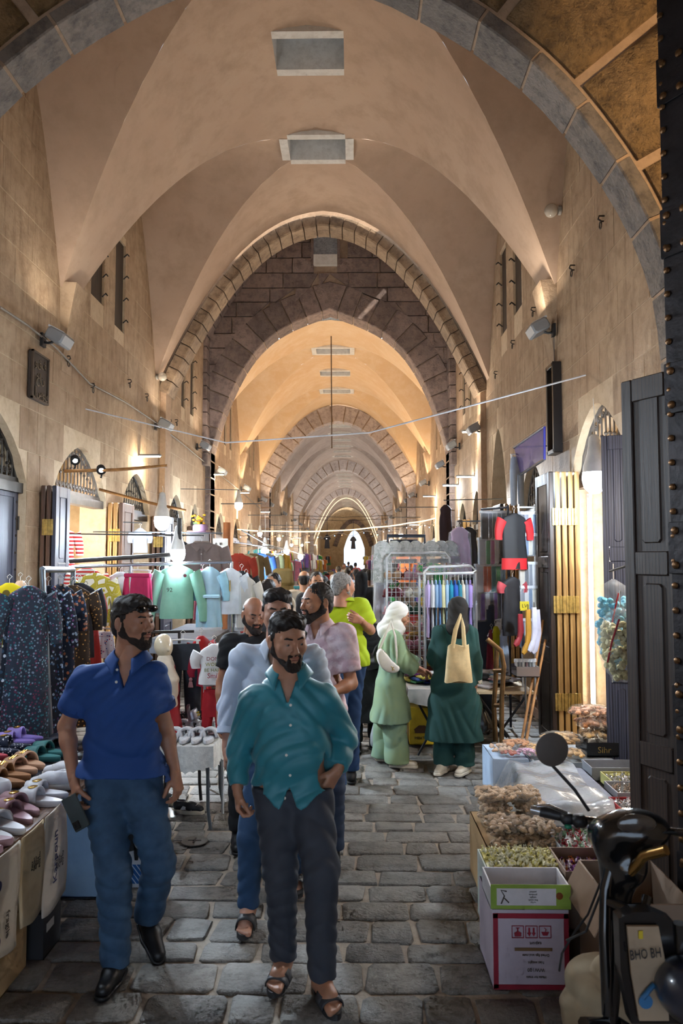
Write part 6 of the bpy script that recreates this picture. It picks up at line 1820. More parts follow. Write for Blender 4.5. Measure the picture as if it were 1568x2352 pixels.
# footwear
LIL = MT('9a86d8', .5); LIL2 = MT('c0b0ea', .5); BLUEP = MT('7f95e0', .5); TEALS = MT('2c6f70', .6); WHS = MT('e3e3e8', .5); PNK = MT('d9a3b4', .5); NUDE = MT('c49a7c', .5); BLKL = MT('1c1c22', .4); GRYS = MT('5e6069', .6); REDS = MT('a83a4a', .5); ROSE = MT('b8929c', .3, alpha=.9); TAN = MT('9a6b42', .5); CLRG = MT('c9b8c4', .2)
rnd = random.Random(5)
rows = [  # x offset from the aisle edge, base height, list of items from near to far
    ('along the aisle edge', -1.56, TZ, [('s', 'white slide with a wide gold bar', WHS, 'band'), ('s', 'pink clear slide with a gold bar', ROSE, 'band'), ('s', 'glossy white slide with a square gold buckle', WHS, 'band'), ('s', 'rose clear slipper with a gold ring', ROSE, 'disc'), ('s', 'white slide with a small gold disc', WHS, 'disc'), ('n', 'white low sneaker with white laces', WHS, None), ('n', 'chunky white sneaker with a grey patch', WHS, GRYS), ('n', 'black slip-on sneaker with a pink sole', BLKL, None), ('n', 'dark brown glossy sneaker', MT('3a2b28', .25), None)]),
    ('in the second row', -1.82, TZ + .03, [('n', 'white sneaker with black heel', WHS, BLKL), ('s', 'black slide with a silver band', BLKL, 'band'), ('n', 'white running shoe', WHS, None), ('s', 'white slide with a pale strap', WHS, None), ('n', 'white court shoe with dark stripe', WHS, BLKL), ('s', 'brown sandal with a crystal band', TAN, 'band'), ('s', 'nude slipper with a jewelled strap', NUDE, 'band'), ('s', 'teal slide with a soft strap', TEALS, None), ('s', 'dark navy clog-like slipper', MT('20283a', .5), None)]),
    ('in the third row', -2.08, TZ + .07, [('s', 'grey slide with a thick strap', GRYS, None), ('s', 'periwinkle slide with a gold round buckle', BLUEP, 'disc'), ('s', 'lilac slide with a bow-like strap', LIL, None), ('s', 'black slide with a gold round emblem', BLKL, 'disc'), ('s', 'teal slide with gold round emblem', TEALS, 'disc'), ('s', 'purple slide with a white pearl clasp', LIL, 'disc'), ('s', 'red slipper with a pearl clasp', REDS, 'disc'), ('s', 'polka dotted navy slide', pattern_mat('spots', ('1d2438', 'e8e8f0', 'e8e8f0'), 60), 'disc'), ('s', 'purple slide lying at the far end', LIL, 'disc')]),
    ('in the fourth row', -2.36, TZ + .11, [('s', 'mauve slide with a clear strap', CLRG, None), ('s', 'taupe slide with a padded strap', MT('8d827c', .7), None), ('s', 'lilac flower-topped slide', LIL2, None), ('s', 'pale lilac slide with a pink flower', LIL2, 'disc'), ('s', 'mint and pink child slipper', MT('8fd0b4', .5), None), ('s', 'white slide with pink trim', WHS, None), ('s', 'pink slipper with a tiny bow', PNK, 'disc'), ('s', 'red and white slipper', REDS, None)]),
    ('at the back against the dresses', -2.66, TZ + .16, [('s', 'dark grey slide', GRYS, None), ('s', 'violet slide stacked at the back', LIL, None), ('s', 'purple child slide at the back', LIL2, None), ('s', 'grey felt slipper', MT('8b8a8e', .9), None), ('s', 'black shiny slide', BLKL, None), ('s', 'pink slide in clear wrap', PNK, None)])]
for pos, x, z, items in rows:
    n = len(items)
    for i, (k, l, m_, ex) in enumerate(items):
        y = 2.92 + i * (2.02 / n) + rnd.uniform(-.02, .02); p = (x + rnd.uniform(-.02, .02), y, z + .004); a = R(90) + rnd.uniform(-.45, .25)
        lab = l + ' ' + pos
        if k == 's': so_ = slide(lab, m_, p, a, sole=m_ if m_ not in (BLKL,) else GRYS, buckle=ex, tilt=rnd.uniform(-.03, .12))
        if k == 's': dup(so_, (p[0] + rnd.uniform(-.03, .03), y + .098, p[2] + .004), a + rnd.uniform(-.15, .15), 'mate of the ' + lab, rot=(rnd.uniform(0, .1), 0, a + rnd.uniform(-.12, .12)))
        else: sneaker(lab, m_, p, a + .2, sole=HANG if m_ != BLKL else MT('c9a0a8', .5), accent=ex, tilt=rnd.uniform(-.03, .1))
# sloping bed under the footwear rows
mb = MB(); mb.loft([[(-1.62, y, TZ), (-1.70, y, TZ + .018), (-2.20, y, TZ + .055), (-2.94, y, TZ + .150), (-2.94, y, TZ)] for y in (2.78, 5.02)])
tag(mb.build('display_board', MT('3a3c48', .8), smooth=0), 'dark sloping board on which the slippers lie', 'board')
# light blue sheet box and the white box with a footballer print
t = crate('foam_board_box', 'tall pale blue box standing behind the blue polo man', -2.10, -1.42, 4.48, 4.78, .005, .62, MT('a4c6e6', .6, c2='94b8de'), open_=False)
t = crate('printed_box', 'white box printed with a footballer and a blue striped band', at(268, 2012, 4.7).x, at(340, 2012, 4.7).x, 4.62, 4.9, 0, .46, MT('d9dadd', .6), open_=False)
mb = MB(); mb.box((0, -.143, .085), (.19, .002, .11)); mb.build('blue_band', MT('1b5fa8', .5), t)
mb = MB()
for k in range(7): mb.box((-.08 + k * .028, -.1445, .085), (.005, .001, .14), ry=R(-38))
mb.build('stripe', MT('cfe0f0', .5), t)
mb = MB(); FIG = MT('15161a', .7)
mb.lathe([(.001, 0), (.017, 0), (.017, .002), (.001, .002)], 12, T=xf((.02, -.143, .36), R(90), 0, 0))
for pl in ([(.004, .345), (.03, .335), (.035, .26), (-.035, .25), (-.04, .31)], [(.03, .33), (.075, .27), (.07, .255), (.022, .30)], [(-.035, .32), (-.075, .30), (-.07, .27), (-.03, .29)], [(-.035, .26), (.03, .26), (.045, .225), (-.02, .21), (-.05, .22)], [(.03, .25), (.062, .22), (.055, .165), (.035, .165), (.03, .21)], [(-.05, .235), (-.02, .22), (-.035, .16), (-.06, .155)], [(.02, .375), (.035, .395), (.0, .395), (-.01, .37)]):
    mb.prism(pl, .002, xf((0, -.144, 0)))
mb.build('printed_figure', FIG, t, smooth=0)
# --- dress rack
p0, p1 = at(97, 1308, 5.25), at(133, 1700, 5.2)
bars('clothes_rack', 'grey pipe clothes rack holding long printed dresses', 'rack', [[p0, (p1.x, p1.y, .02)], [p0, at(168, 1309, 6.1)], [at(168, 1309, 6.1), (at(168, 1309, 6.1).x, 6.1, .02)]], PIPE, .022, kinds=['post', 'rail', 'post'])
IKAT = pattern_mat('floral', ('10182a', '9fb3c9', '2f5f8a', '6a3a6a'), 42); PAIS = pattern_mat('floral', ('26303f', '7f8fa2', '2c6f78', '6a2f4a'), 55); ANIM = pattern_mat('spots', ('3a2a1c', 'b5854a', 'd9a05a'), 40)
for (px, py, Y, w, h, m_, l, k, sl) in ((66, 1335, 5.05, .27, 1.10, PAIS, 'long dark dress printed with teal and grey paisley', 'dress', .35), (112, 1335, 5.35, .22, 1.05, IKAT, 'navy dress with a white ikat border beside the pipe post', 'dress', .4), (140, 1332, 5.6, .20, 1.12, pattern_mat('floral', ('182438', 'b06a4a', 'b8b0a8', '2c4f7a'), 34), 'dark dress with orange and white medallion print', 'dress', .3), (168, 1335, 5.8, .26, 1.1, ANIM, 'leopard print dress squeezed on the rack', 'dress', .3), (182, 1330, 6.0, .26, .62, MT('1a1c26', .8), 'black top hanging beside the red garment', 'shirt', .3), (197, 1345, 6.1, .24, .68, MT('b01f1f', .7), 'bright red garment at the end of the dress rack', 'dress', .2), (58, 1345, 5.55, .30, .95, pattern_mat('floral', ('0f1828', 'cfd6e0', '26465f'), 30), 'dark blue dress with small white print behind the paisley dress', 'dress', .35)):
    garment(l, k, w, h, m_, at(px, py, Y), R(rnd.uniform(25, 55)), sl, seed=px, hm=HANGB if px % 2 else None, group='clothes on the pipe dress rack')
garment('bright yellow printed shirt hanging on the dark studded door', 'shirt', .24, .52, pattern_mat('spots', ('c9b300', 'c9b300', '5a4a10'), 9), at(22, 1330, 5.9), R(30), .14, seed=3)
garment('peach garment in a clear bag beside the yellow shirt', 'shirt', .16, .5, MT('d9a878', .7), at(47, 1325, 6.1), R(40), 0, seed=4, wrap=True)
t = crate('wire_basket', 'black plastic basket on the floor by the printed dresses', -3.1, -2.75, 5.0, 5.5, .55, .80, MT('141416', .5), th=.012, cat='basket')
table('small dark stand carrying the black basket', -3.15, -2.7, 5.0, 5.6, .54, HANGB, HANGB)
# --- rails across the left stall
bars('clothes_rail', 'long black rail above the kids clothes on the left', 'rail', [[at(160, 1289, 6.9), at(412, 1273, 6.9)], [at(412, 1273, 6.9), at(412, 1190, 6.9)]], HANGB, .02)
ra = at(165, 1302, 6.75); rb = at(532, 1290, 7.05)
bars('clothes_rack', 'chrome rail holding the green shirt and white tunic', 'rack', [[ra, rb], [at(300, 1298, 6.86), (at(300, 1298, 6.86).x, 6.86, .02)], [rb, (rb.x, rb.y, .02)]], CHROME, .016, kinds=['rail', 'post', 'post'])
def onrail(px): u = (px - 165) / 367; q = ra.lerp(rb, u); return q
MAZE = pattern_mat('maze', ('dcd7c4', 'a89a28'), 9); MINT = MT('7fae98', .8, var=.15, scale=4, c2='6a9c86')
for (px, dz, w, h, m_, l, k, sl, kw) in (
    (215, 0, .30, .50, MAZE, 'cream jacket with a mustard maze print', 'shirt', .46, {}), (185, .05, .30, .34, pattern_mat('stripes', ('c8342f', 'e6e0da'), 9), 'red and white striped top half hidden behind the maze jacket', 'shirt', .2, {}),
    (262, 0, .24, .45, MT('dfe3ea', .5), 'white blouse in plastic left of the magenta skirt', 'shirt', .3, dict(wrap=True)), (313, .02, .28, .40, MT('a80f4a', .75), 'magenta pleated skirt clipped on a hanger', 'skirt', 0, {}), (352, 0, .22, .42, MT('cfe6e4', .5), 'pale mint top in plastic behind the green shirt', 'shirt', .3, dict(wrap=True)),
    (404, .05, .30, .52, MINT, 'washed green denim shirt with the number 92 on it', 'shirt', .48, {}), (455, 0, .16, .50, MT('c2566a', .7), 'pink and red child top between the green shirt and the blue outfit', 'shirt', .3, {}),
    (480, .02, .20, .58, MT('9fd0e4', .7), 'light blue belted child outfit in plastic', 'dress', .26, dict(wrap=True)), (528, .0, .23, .45, MT('e4ecf6', .7), 'white child tunic with a tassel', 'shirt', .26, dict(m2=None)), (550, -.03, .22, .52, MT('15161b', .8), 'black top behind the white tunic', 'shirt', .25, {}), (567, -.08, .18, .5, MT('d9d2c8', .6), 'cream lace top at the right end of the chrome rail', 'shirt', .25, dict(wrap=True))):
    q = onrail(px); 
    if px in (185, 352, 455, 550, 262): q = q + Vector((0, .16, 0))
    g = garment(l, k, w, h, m_, q + Vector((0, -.0, dz - .03)), R(rnd.uniform(-12, 12)), sl, seed=px, group='kids clothes on the chrome rail', **kw)
    if px == 404:
        text('92', .055, g, (-.06, -.052, -.26), (R(90), 0, 0), MT('3a2f26', .8)); mb = MB(); mb.lathe([(.001, 0), (.016, 0), (.016, .003), (.001, .003)], 14, T=xf((.075, -.048, -.13), R(90), 0, 0)); mb.build('round_badge', MT('6a2f3a', .5), g)
    if px == 528:
        mb = MB(); mb.tube([(-.0, -.05, -.14), (.0, -.055, -.24)], .006, 6); mb.build('tassel', MT('b59a5a', .6), g)
    if px == 480:
        mb = MB(); mb.box((0, -.02, -.30), (.21, .09, .03), bv=.006); mb.build('belt', MT('b4dced', .6), g)
# lower level
bars('clothes_rack', 'low chrome rack carrying the black jeans', 'rack', [[at(345, 1452, 6.0), at(445, 1450, 6.15)], [at(412, 1452, 6.1), (at(412, 1452, 6.1).x, 6.1, .02)]], HANGB, .012, kinds=['rail', 'post'])
g = garment('black child jeans with a small pink figure hanging from clips', 'trousers', .30, .62, MT('15191f', .75, c2='1f2530', scale=12), at(420, 1458, 6.0), R(5), seed=8)
mb = MB(); mb.ball((.07, -.052, -.34), (.014, .006, .016), 8, 6); mb.prism([(.05, -.40), (.09, -.40), (.082, -.355), (.058, -.355)], .006, xf((0, -.05, 0))); mb.build('applique', MT('b07a7c', .7), g)
garment('red long dress hanging right of the black jeans', 'dress', .20, .62, MT('b3121c', .75), at(462, 1452, 6.25), R(55), .1, seed=9)
garment('white cloth printed with small hearts hanging on the low rail', 'skirt', .30, .28, pattern_mat('spots', ('e3e1ea', 'b84a6a', '3a4a9a'), 42), at(225, 1432, 6.3), 0, seed=9)
bars('display_stand', 'slim white display stand holding the printed child tee', 'rack', [[at(512, 1478, 5.9), (at(515, 1478, 5.9).x, 5.9, .02)], [at(498, 1480, 5.9), at(526, 1478, 5.9)]], PIPEW, .010)
g = garment('white child tee printed with cheerful words above red shorts', 'shirt', .22, .33, MT('e9e6e4', .8), at(492, 1470, 5.82), R(4), .12, seed=21)
for k, (w_, c_, s_) in enumerate((("DON'T", '8f2038', .040), ('WORRY', '8a8a10', .038), ('BE HAPPY', '6f7a20', .036), ('Smile', 'b0304a', .052))): text(w_, s_, g, (.012, -.062, -.135 - k * .042), (R(90), 0, 0), MT(c_, .8))
garment('red child tee behind the printed tee', 'shirt', .23, .30, MT('9a1030', .8), at(484, 1486, 6.0), R(4), .14, seed=22)
garment('red child shorts hanging under the printed tee', 'trousers', .19, .36, MT('a8121f', .8), at(492, 1562, 5.84), 0, seed=23)
# mannequin child
b = at(373, 1640, 5.9); t = thing('child_mannequin', 'cream child mannequin in a red dress and cream scarf behind the blue polo man', 'mannequin', (b.x, 5.9, .0))
zc = at(373, 1482, 5.9).z
Fd = Field(); Fd.ell((0, 0, zc + .0), (.070, .080, .088), .02); Fd.ell((.02, -.03, zc - .03), (.05, .05, .06), .03); Fd.cone((0, 0, zc - .06), (0, .01, zc - .14), .035, .04, .02); Fd.cone((.052, -.062, zc - .01), (.06, -.07, zc - .03), .008, .01, .01)
np_obj('head', [Fd.poly((-.12, -.13, zc - .2), (.12, .13, zc + .12), .006)], MT('e2cfae', .3, coat=.5), t)
Fd = Field(); Fd.cone((0, .01, zc - .18), (0, .01, zc - .42), .07, .11, .05); Fd.cone((-.06, 0, zc - .17), (-.11, -.02, zc - .34), .035, .03, .03); Fd.cone((.06, 0, zc - .17), (.11, -.02, zc - .34), .035, .03, .03); Fd.cone((0, .01, zc - .42), (0, .01, .40), .12, .18, .05); Fd.fn(folds(.006, 4, 16))
np_obj('dress', [Fd.poly((-.25, -.25, .35), (.25, .25, zc - .08), .01)], MT('a3101c', .7), t)
Fd = Field(); Fd.cone((.02, -.03, zc - .12), (.09, -.09, zc - .26), .06, .045, .04); Fd.cone((.09, -.09, zc - .26), (.10, -.10, zc - .42), .045, .035, .03); Fd.fn(folds(.006, 8, 30))
np_obj('scarf', [Fd.poly((-.1, -.2, zc - .5), (.2, .1, zc - .04), .007)], MT('e0cfb8', .8), t)
mb = MB(); mb.tube([(0, 0, .42), (0, 0, .02)], .014, 8); mb.lathe([(.14, 0), (.14, .02), (.02, .03)], 20); mb.build('stand', CHROME, t)
# lace table with slippers, bag and a person's sneaker below
q0, q1 = at(395, 1700, 5.75), at(500, 1700, 5.75); LZ = q0.z
table('small table under a scalloped white lace cloth', q0.x - .15, q1.x, 5.55, 6.15, LZ, MIDWOOD, PIPE, MT('e2dfd8', .8, bmp=.4, scale=30), scallop=True, drop=.17)
for k in range(8):
    slide('white fluffy slipper with a gold chain, %s on the lace table' % ['first of the front row', 'second of the front row', 'third of the front row', 'fourth of the front row', 'first of the back row', 'second of the back row', 'third of the back row', 'fourth of the back row'][k], MT('e4e3e6', .95, bmp=.6, scale=20), (q0.x + .02 + (k % 4) * .088, 5.70 + (k // 4) * .27, LZ + .008), R(0), buckle='disc', fluffy=True, group='white fluffy slippers on the lace table', name='fluffy_slipper')
slide('silver jewelled sandal standing upright on the lace table', MT('b9b9c2', .2, .6), at(435, 1655, 5.98), R(90), buckle='band', tilt=R(78), group='white fluffy slippers on the lace table')
t = thing('floral_bag', 'black handbag with a tiny flower print behind the white slippers', 'bag', at(435, 1668, 6.32))
mb = MB(); mb.box((0, 0, .06), (.30, .10, .13), bv=.02); mb.build('bag_body', pattern_mat('spots', ('191616', 'b58a6a', 'd0a0a0'), 70), t)
mb = MB(); mb.tube([(.10, 0, .10), (.15, 0, .16), (.17, 0, .02), (.16, 0, -.06)], .012, 8); mb.build('handle', MT('4a3a30', .5), t)
table('grey topped stand carrying the floral bag', at(390, 1670, 6.5).x, at(480, 1670, 6.5).x, 6.22, 6.6, at(435, 1668, 6.32).z - .012, MT('9a9ca0', .5), HANGB)
b = atz(432, 1868)
sneaker('black and white high sneaker on the paving under the lace table', MT('17181c', .5), (b.x, b.y + .0, .0), R(-100), sole=MT('d9d0bd', .6), accent=MT('e6e6e6', .5), group='seated person shoes')
sneaker('second black and white sneaker half hidden behind the blue polo legs', MT('17181c', .5), (b.x - .24, b.y + .22, .0), R(-100), sole=MT('d9d0bd', .6), accent=MT('e6e6e6', .5), group='seated person shoes')
# poles with clip lamps and bulbs
def pole(label, a, b, m_, r=.018):
    mb = MB(); mb.tube([a, a.lerp(b, .5) + Vector((0, 0, -.015)), b], r, 8); o = mb.build('bamboo_pole', m_, Matrix and None); tag(o, label, 'pole', 'bamboo poles with lamps'); return o
BAM = MT('a8743c', .6, var=.25, scale=14)
pa, pb = at(148, 1082, 8.2), at(384, 1070, 8.2)
pole('bamboo pole carrying clip spotlights above the lit shop', pa, pb, BAM)
pc, pd = at(228, 1124, 9.4), at(427, 1173, 9.4)
pole('bamboo pole wound with cable from which bulbs hang', pc, pd, BAM)
def clip_spot(label, loc, aim):
    t = thing('clip_spotlight', label, 'lamp', loc, group='clip spotlights'); T = (Vector(aim) - Vector(loc)).to_track_quat('Z', 'Y').to_matrix().to_4x4()
    mb = MB(); mb.T = T; mb.lathe([(.02, -.05), (.045, -.03), (.052, .03), (.05, .03), (.001, .02)], 16); mb.build('housing', BLK, t)
    mb = MB(); mb.T = T; mb.lathe([(.045, .024), (.001, .026)], 16); mb.build('lens', EM_C, t)
    mb = MB(); mb.tube([(0, 0, -.02), (0, .02, -.07), (0, 0, -.09)], .01, 6); mb.build('clamp', BLK, t)
    lamp('SPOT', Vector(loc) + (Vector(aim) - Vector(loc)).normalized() * .08, 420, COOL, .04, aim, 100, .5)
clip_spot('round black clip spotlight at the left end of the upper bamboo pole', at(172, 1056, 8.2), at(300, 1500, 6.0))
clip_spot('second black clip spotlight along the upper bamboo pole', at(232, 1078, 8.2), at(330, 1450, 6.0))
bulb('bright bulb hanging under the lower bamboo pole', at(372, 1187, 9.4), 40, COOL, .10, 1.9, emit_mat('e8f4ff', 50))
bulb('bright bulb hanging over the green shirt', at(408, 1262, 6.92), 9, COOL, .12, 1.35, emit_mat('e8f4ff', 45))
for px, py, Y, pw, c_, l in ((577, 1292, 14, 40, 'e8f4ff', 'bulb glowing beside the orange post stall'), (608, 1262, 15.5, 45, 'e8f4ff', 'bluish bulb under the awning of the middle left stall'), (658, 1262, 20, 45, 'ffe9c4', 'warm bulb over the far left clothes'), (690, 1275, 22, 45, 'ffe9c4', 'warm bulb by the last visible left stall'), (548, 1155, 14.5, 35, 'e8f4ff', 'cool spotlight bulb high by the sign arms')):
    bulb(l, at(px, py, Y), pw, COOL if c_[0] == 'e' else WARM, .5, 1.5, emit_mat(c_, 40))
garment('red and white striped shirt inside the lit left shop', 'shirt', .42, .62, pattern_mat('stripes', ('c8342f', 'e9e4de'), 6.5), Vector((-3.62, 9.35, 2.36)), R(40), .3, seed=5)
garment('grey zip jacket with a wide collar hanging by the wooden cupboard', 'jacket', .46, .62, MT('7a6c68', .8), at(463, 1238, 8.6), R(10), .5, seed=6, peg=XL)
garment('white blouse hanging inside the second left shop', 'shirt', .2, .36, MT('a9acb8', .8), at(322, 1208, 10.2), R(30), .14, seed=6, peg=XL)
garment('black sleeveless top hanging left of the grey jacket', 'shirt', .26, .4, MT('1d2736', .8), at(418, 1238, 9.3), R(25), 0, seed=7, peg=XL)
t = thing('paper_sign', 'white paper sign with handwriting beside the grey jacket', 'sign', at(506, 1255, 9.6)); peg_rod(at(506, 1232, 9.6), XL, 'white paper sign'); mb = MB(); mb.box((0, 0, 0), (.19, .004, .20)); mb.build('sheet', MT('d9d3c6', .8), t)
mb = MB()
for k in range(3): mb.tube([(-.06 + .03 * k + .012 * cos(a * 1.3 + k), -.004, .03 - .04 * (k % 2) + .018 * sin(a * 2)) for a in range(6)], .0025, 4)
mb.build('handwriting', INKB, t)
# flowers, hat and cupboard
t = thing('wall_cupboard', 'brown wooden cupboard with arched top on the left wall', 'cupboard', at(460, 1240, 10.0)); mb = MB(); mb.box((0, 0, -.25), (.34, .22, .75), bv=.01); mb.build('body', MIDWOOD, t, smooth=0); mb = MB(); mb.box((0, -.115, -.25), (.28, .012, .68), bv=.004); mb.build('door', DKWOOD, t, smooth=0)
t = thing('mauve_hat', 'mauve felt hat lying on the wooden cupboard', 'hat', at(460, 1225, 9.95)); mb = MB(); mb.lathe([(.17, 0), (.165, .012), (.10, .02), (.10, .09), (.085, .115), (.001, .12)], 22); mb.build('crown', MT('a582a0', .9), t)
t = thing('flower_bunch', 'bunch of yellow flowers above the mauve hat', 'flowers', at(455, 1200, 9.95)); mb = MB()
for k in range(26): a = rnd.uniform(0, 6.28); r_ = rnd.uniform(0, .11); mb.ball((r_ * cos(a), r_ * sin(a) * .6, rnd.uniform(-.03, .10)), (.024, .024, .016), 7, 5)
o = mb.build('petals', MT('d29a1c', .7), t); o['kind'] = 'stuff'
mb = MB(); mb.lathe([(.03, -.13), (.05, -.06), (.07, 0)], 12); mb.build('pot', MT('4c5a34', .8), t)
mb = MB(); mb.tube([(TX0, 0, 0)] * 2, .01) if False else None
# --- middle left stall: orange post, awning, clothes
op = at(521, 1200, 12.5); bars('stall_post', 'orange painted wooden post of the middle left stall', 'post', [[op, (op.x, op.y, .02)]], MT('c07a4a', .7, var=.2), .06, part='post_shaft')
bars('awning_frame', 'thin rods carrying goods over the middle left stall', 'rail', [[at(555, 1218, 13), at(612, 1250, 15)], [at(540, 1245, 13), at(650, 1262, 17)], [at(612, 1250, 15), at(700, 1275, 22)]], PIPE, .012)
mid = [('C44A3A', 'shirt'), ('d6c9a8', 'dress'), ('8a7a5a', 'shirt'), ('3a62a8', 'shirt'), ('b9b3a2', 'jacket'), ('6d6f4f', 'trousers'), ('c9a23a', 'shirt'), ('8a8f9a', 'shirt'), ('d9d9de', 'dress'), ('2f3440', 'trousers'), ('c46a8a', 'shirt'), ('7a5a42', 'jacket'), ('a8b4a0', 'dress'), ('e0d9c4', 'shirt')]
cn = {'C44A3A': 'red', 'd6c9a8': 'sand coloured', '8a7a5a': 'khaki', '3a62a8': 'blue', 'b9b3a2': 'stone grey', '6d6f4f': 'olive', 'c9a23a': 'mustard', '8a8f9a': 'slate grey', 'd9d9de': 'white', '2f3440': 'charcoal', 'c46a8a': 'rose', '7a5a42': 'brown', 'a8b4a0': 'pale green', 'e0d9c4': 'ivory'}
for k, (c_, kd) in enumerate(mid):
    px = 548 + (k % 7) * 17; Y = 12.2 + (k % 7) * .75 + (k // 7) * .4; py = 1268 if k < 7 else 1345
    garment('%s %s hanging in the middle left stall' % (cn[c_], {'shirt': 'shirt', 'dress': 'dress', 'jacket': 'jacket', 'trousers': 'trousers'}[kd]), kd, .42, .75, MT(c_.lower(), .8), at(px, py, Y), R(rnd.uniform(20, 70)), .35 if kd != 'trousers' else 0, seed=k, dd=.04, amp=.005, group='clothes of the middle left stall')
q = at(648, 1390, 11.5); crate('goods_crate', 'plain crate under the rolled beige bundle', q.x - .2, q.x + .2, 11.3, 11.7, 0, q.z - .205, CARD, open_=False)
peg_rod(at(690, 1260, 22), XL, 'warm bulb by the last left stall'); peg_rod(at(548, 1130, 14.5), XL, 'cool bulb high by the signs')
t = thing('cloth_bundle', 'rolled beige padded bundle standing behind the crowd', 'bundle', at(648, 1390, 11.5)); mb = MB(); mb.lathe([(.13, -.2), (.17, -.1), (.17, .35), (.15, .52), (.10, .55), (.001, .5)], 20); mb.build('roll', MT('cdbf86', .8, bmp=.5), t)
for z_ in (.05, .3): mb = MB(); mb.lathe([(.176, z_), (.18, z_ + .02), (.176, z_ + .04)], 20, cap=False); mb.build('strap', MT('a8995f', .8), t)
table('table heaped with folded clothes on the middle left stall', -2.9, -2.0, 11.0, 13.5, .8, MIDWOOD, PIPE, MT('8a8f9a', .8))
# ================================================================ right side stalls
WOODPOLE = MT('a5713a', .6, var=.25, scale=12)
NUT = MT('c9a47c', .6, var=.25, scale=30); NUT2 = MT('d9a866', .5, var=.25, scale=30); PINKW = MT('d9a4c4', .5); FILM = MT('efe6da', .1, alpha=.13, bmp=.9, scale=10, coat=.8)
# --- back candy table: a crate box, black box, bags
x0, x1 = at(1120, 1797, 6.6).x, 2.12
t = crate('crate_box', 'pale blue crate box with hand painted numerals at the corner of the sweets stall', 1.13, 1.42, 6.25, 6.75, 0, .34, MT('b9cbe0', .6, c2='a9bcd6'), open_=False)
text('\u0669\u0669', .12, t, (.06, -.256, .23), (R(90), 0, 0), MT('1f2a5a', .7))
crate('crate_box', 'grey crate box carrying biscuit bags beside the glowing shop', 1.43, 2.1, 6.15, 6.75, 0, .34, MT('9aa2a8', .6), open_=False)
t = crate('black_carton', 'black carton with gold script under the nut bags', 1.90, 2.22, 6.3, 6.62, .352, .46, MT('15171c', .4), open_=False)
text('Sihr', .07, t, (-.02, -.163, .05), (R(90), 0, 0), BRASS)
TZ2 = .35
bags = [(1150, 1700, 6.45, 'beige', 'flat bag of pale biscuits at the left of the sweets stall', .18, .24, .05, MT('c9a486', .6)), (1168, 1707, 6.32, 'pink', 'packet of red wafers on the blue crate', .14, .12, .035, MT('b5584a', .5)), (1188, 1693, 6.55, 'org', 'bag of orange puffs behind the pink packets', .24, .2, .07, MT('cf8a52', .6)), (1208, 1708, 6.32, 'pk', 'stack of mauve pink packets on the crate', .19, .14, .05, PINKW),
        (1238, 1698, 6.4, 'yl', 'bag of golden crackers left of the mirror', .2, .2, .07, NUT2), (1250, 1712, 6.25, 'yl2', 'small bag of golden crackers behind the mirror', .18, .14, .05, NUT2), (1300, 1712, 6.25, 'n', 'low bag of rusks right of the mirror', .3, .2, .07, NUT2)]
for k, (px, py, Y, c_, l, w, L, h, m_) in enumerate(bags):
    p = at(px, py, Y); pbag(l, (p.x, Y, TZ2 + .012), w, L, h, m_, seed=k + 2, film=FILM, lumps=46, group='snack bags on the sweets stall')
pbag('second bag of rusks stacked right of the mirror', (at(1290, 1690, 6.35).x, 6.38, TZ2 + .085), .34, .22, .09, NUT2, seed=12, film=FILM, group='snack bags on the sweets stall')
pbag('bag of pale crackers on the black carton', (2.06, 6.46, .472), .34, .26, .07, NUT2, seed=13, film=FILM, group='snack bags on the sweets stall')
pbag('big bag of walnuts on top of the crackers over the black carton', (2.06, 6.46, .545), .38, .28, .10, MT('b8794a', .5, var=.3, scale=30), seed=14, film=FILM, lumps=80, group='snack bags on the sweets stall')
pbag('topmost bag of orange corn snacks by the light tubes', (1.98, 6.46, .65), .34, .24, .08, MT('cf8f62', .5, var=.2, scale=30), seed=15, film=FILM, group='snack bags on the sweets stall')
# draped plastic sheet over a low cloth covered crate
t = crate('covered_crate', 'low crate covered in grey cloth under the clear plastic sheet', 1.25, 1.78, 5.15, 6.05, 0, .33, MT('8d8f9c', .7), open_=False)
def sheet(u, v):
    x = 1.08 + .62 * u; y = 4.98 + 1.2 * v; e = max(0, .18 - (x - 1.08)) ; z = .352 + .012 * sin(14 * u + 5 * v) + .008 * sin(23 * v)
    if x < 1.24: z -= (1.24 - x) * 1.7
    if y < 5.13: z -= (5.13 - y) * 1.0
    return (x + .02 * sin(9 * v), y + .015 * sin(8 * u), max(.02, z))
mb = MB(); mb.grid(sheet, 40, 50); o = mb.build('plastic_sheet', MT('e9eef2', .18, alpha=.5, bmp=.8, scale=6, coat=1.0), smooth=80); tag(o, 'crumpled clear plastic sheet draped over the grey crate', 'plastic sheet')
# small open boxes with sweets on the right
def sweets_box(label, px0, px1, Y0, Y1, z0, z1, m_, mats, sl, n=120, size=.012, seed=1, fill=.75, inner=None):
    xa, xb = at(px0, 1500, (Y0 + Y1) / 2).x, at(px1, 1500, (Y0 + Y1) / 2).x
    crate('sweets_box', label, xa, xb, Y0, Y1, z0, z1, m_, cat='box')
    pile('wrapped_sweets', sl, (xa + .012, xb - .012, Y0 + .012, Y1 - .012, z0 + (z1 - z0) * fill), n, size, mats, seed)
SILV = MT('c9c5bf', .2, .7); GOLDF = MT('c9a040', .3, .6); REDC = MT('b8283a', .3); BLUC = MT('4a8ac9', .3); YELC = MT('dccf7c', .4); CREC = MT('eae2c0', .4); PURP = MT('8a4a9a', .3); WHC = MT('e6e2e6', .3)
crate('crate_box', 'low crate stacked under the sweets boxes on the right', 1.80, 2.2, 4.95, 6.1, 0, .27, MT('a9adb5', .7), open_=False)
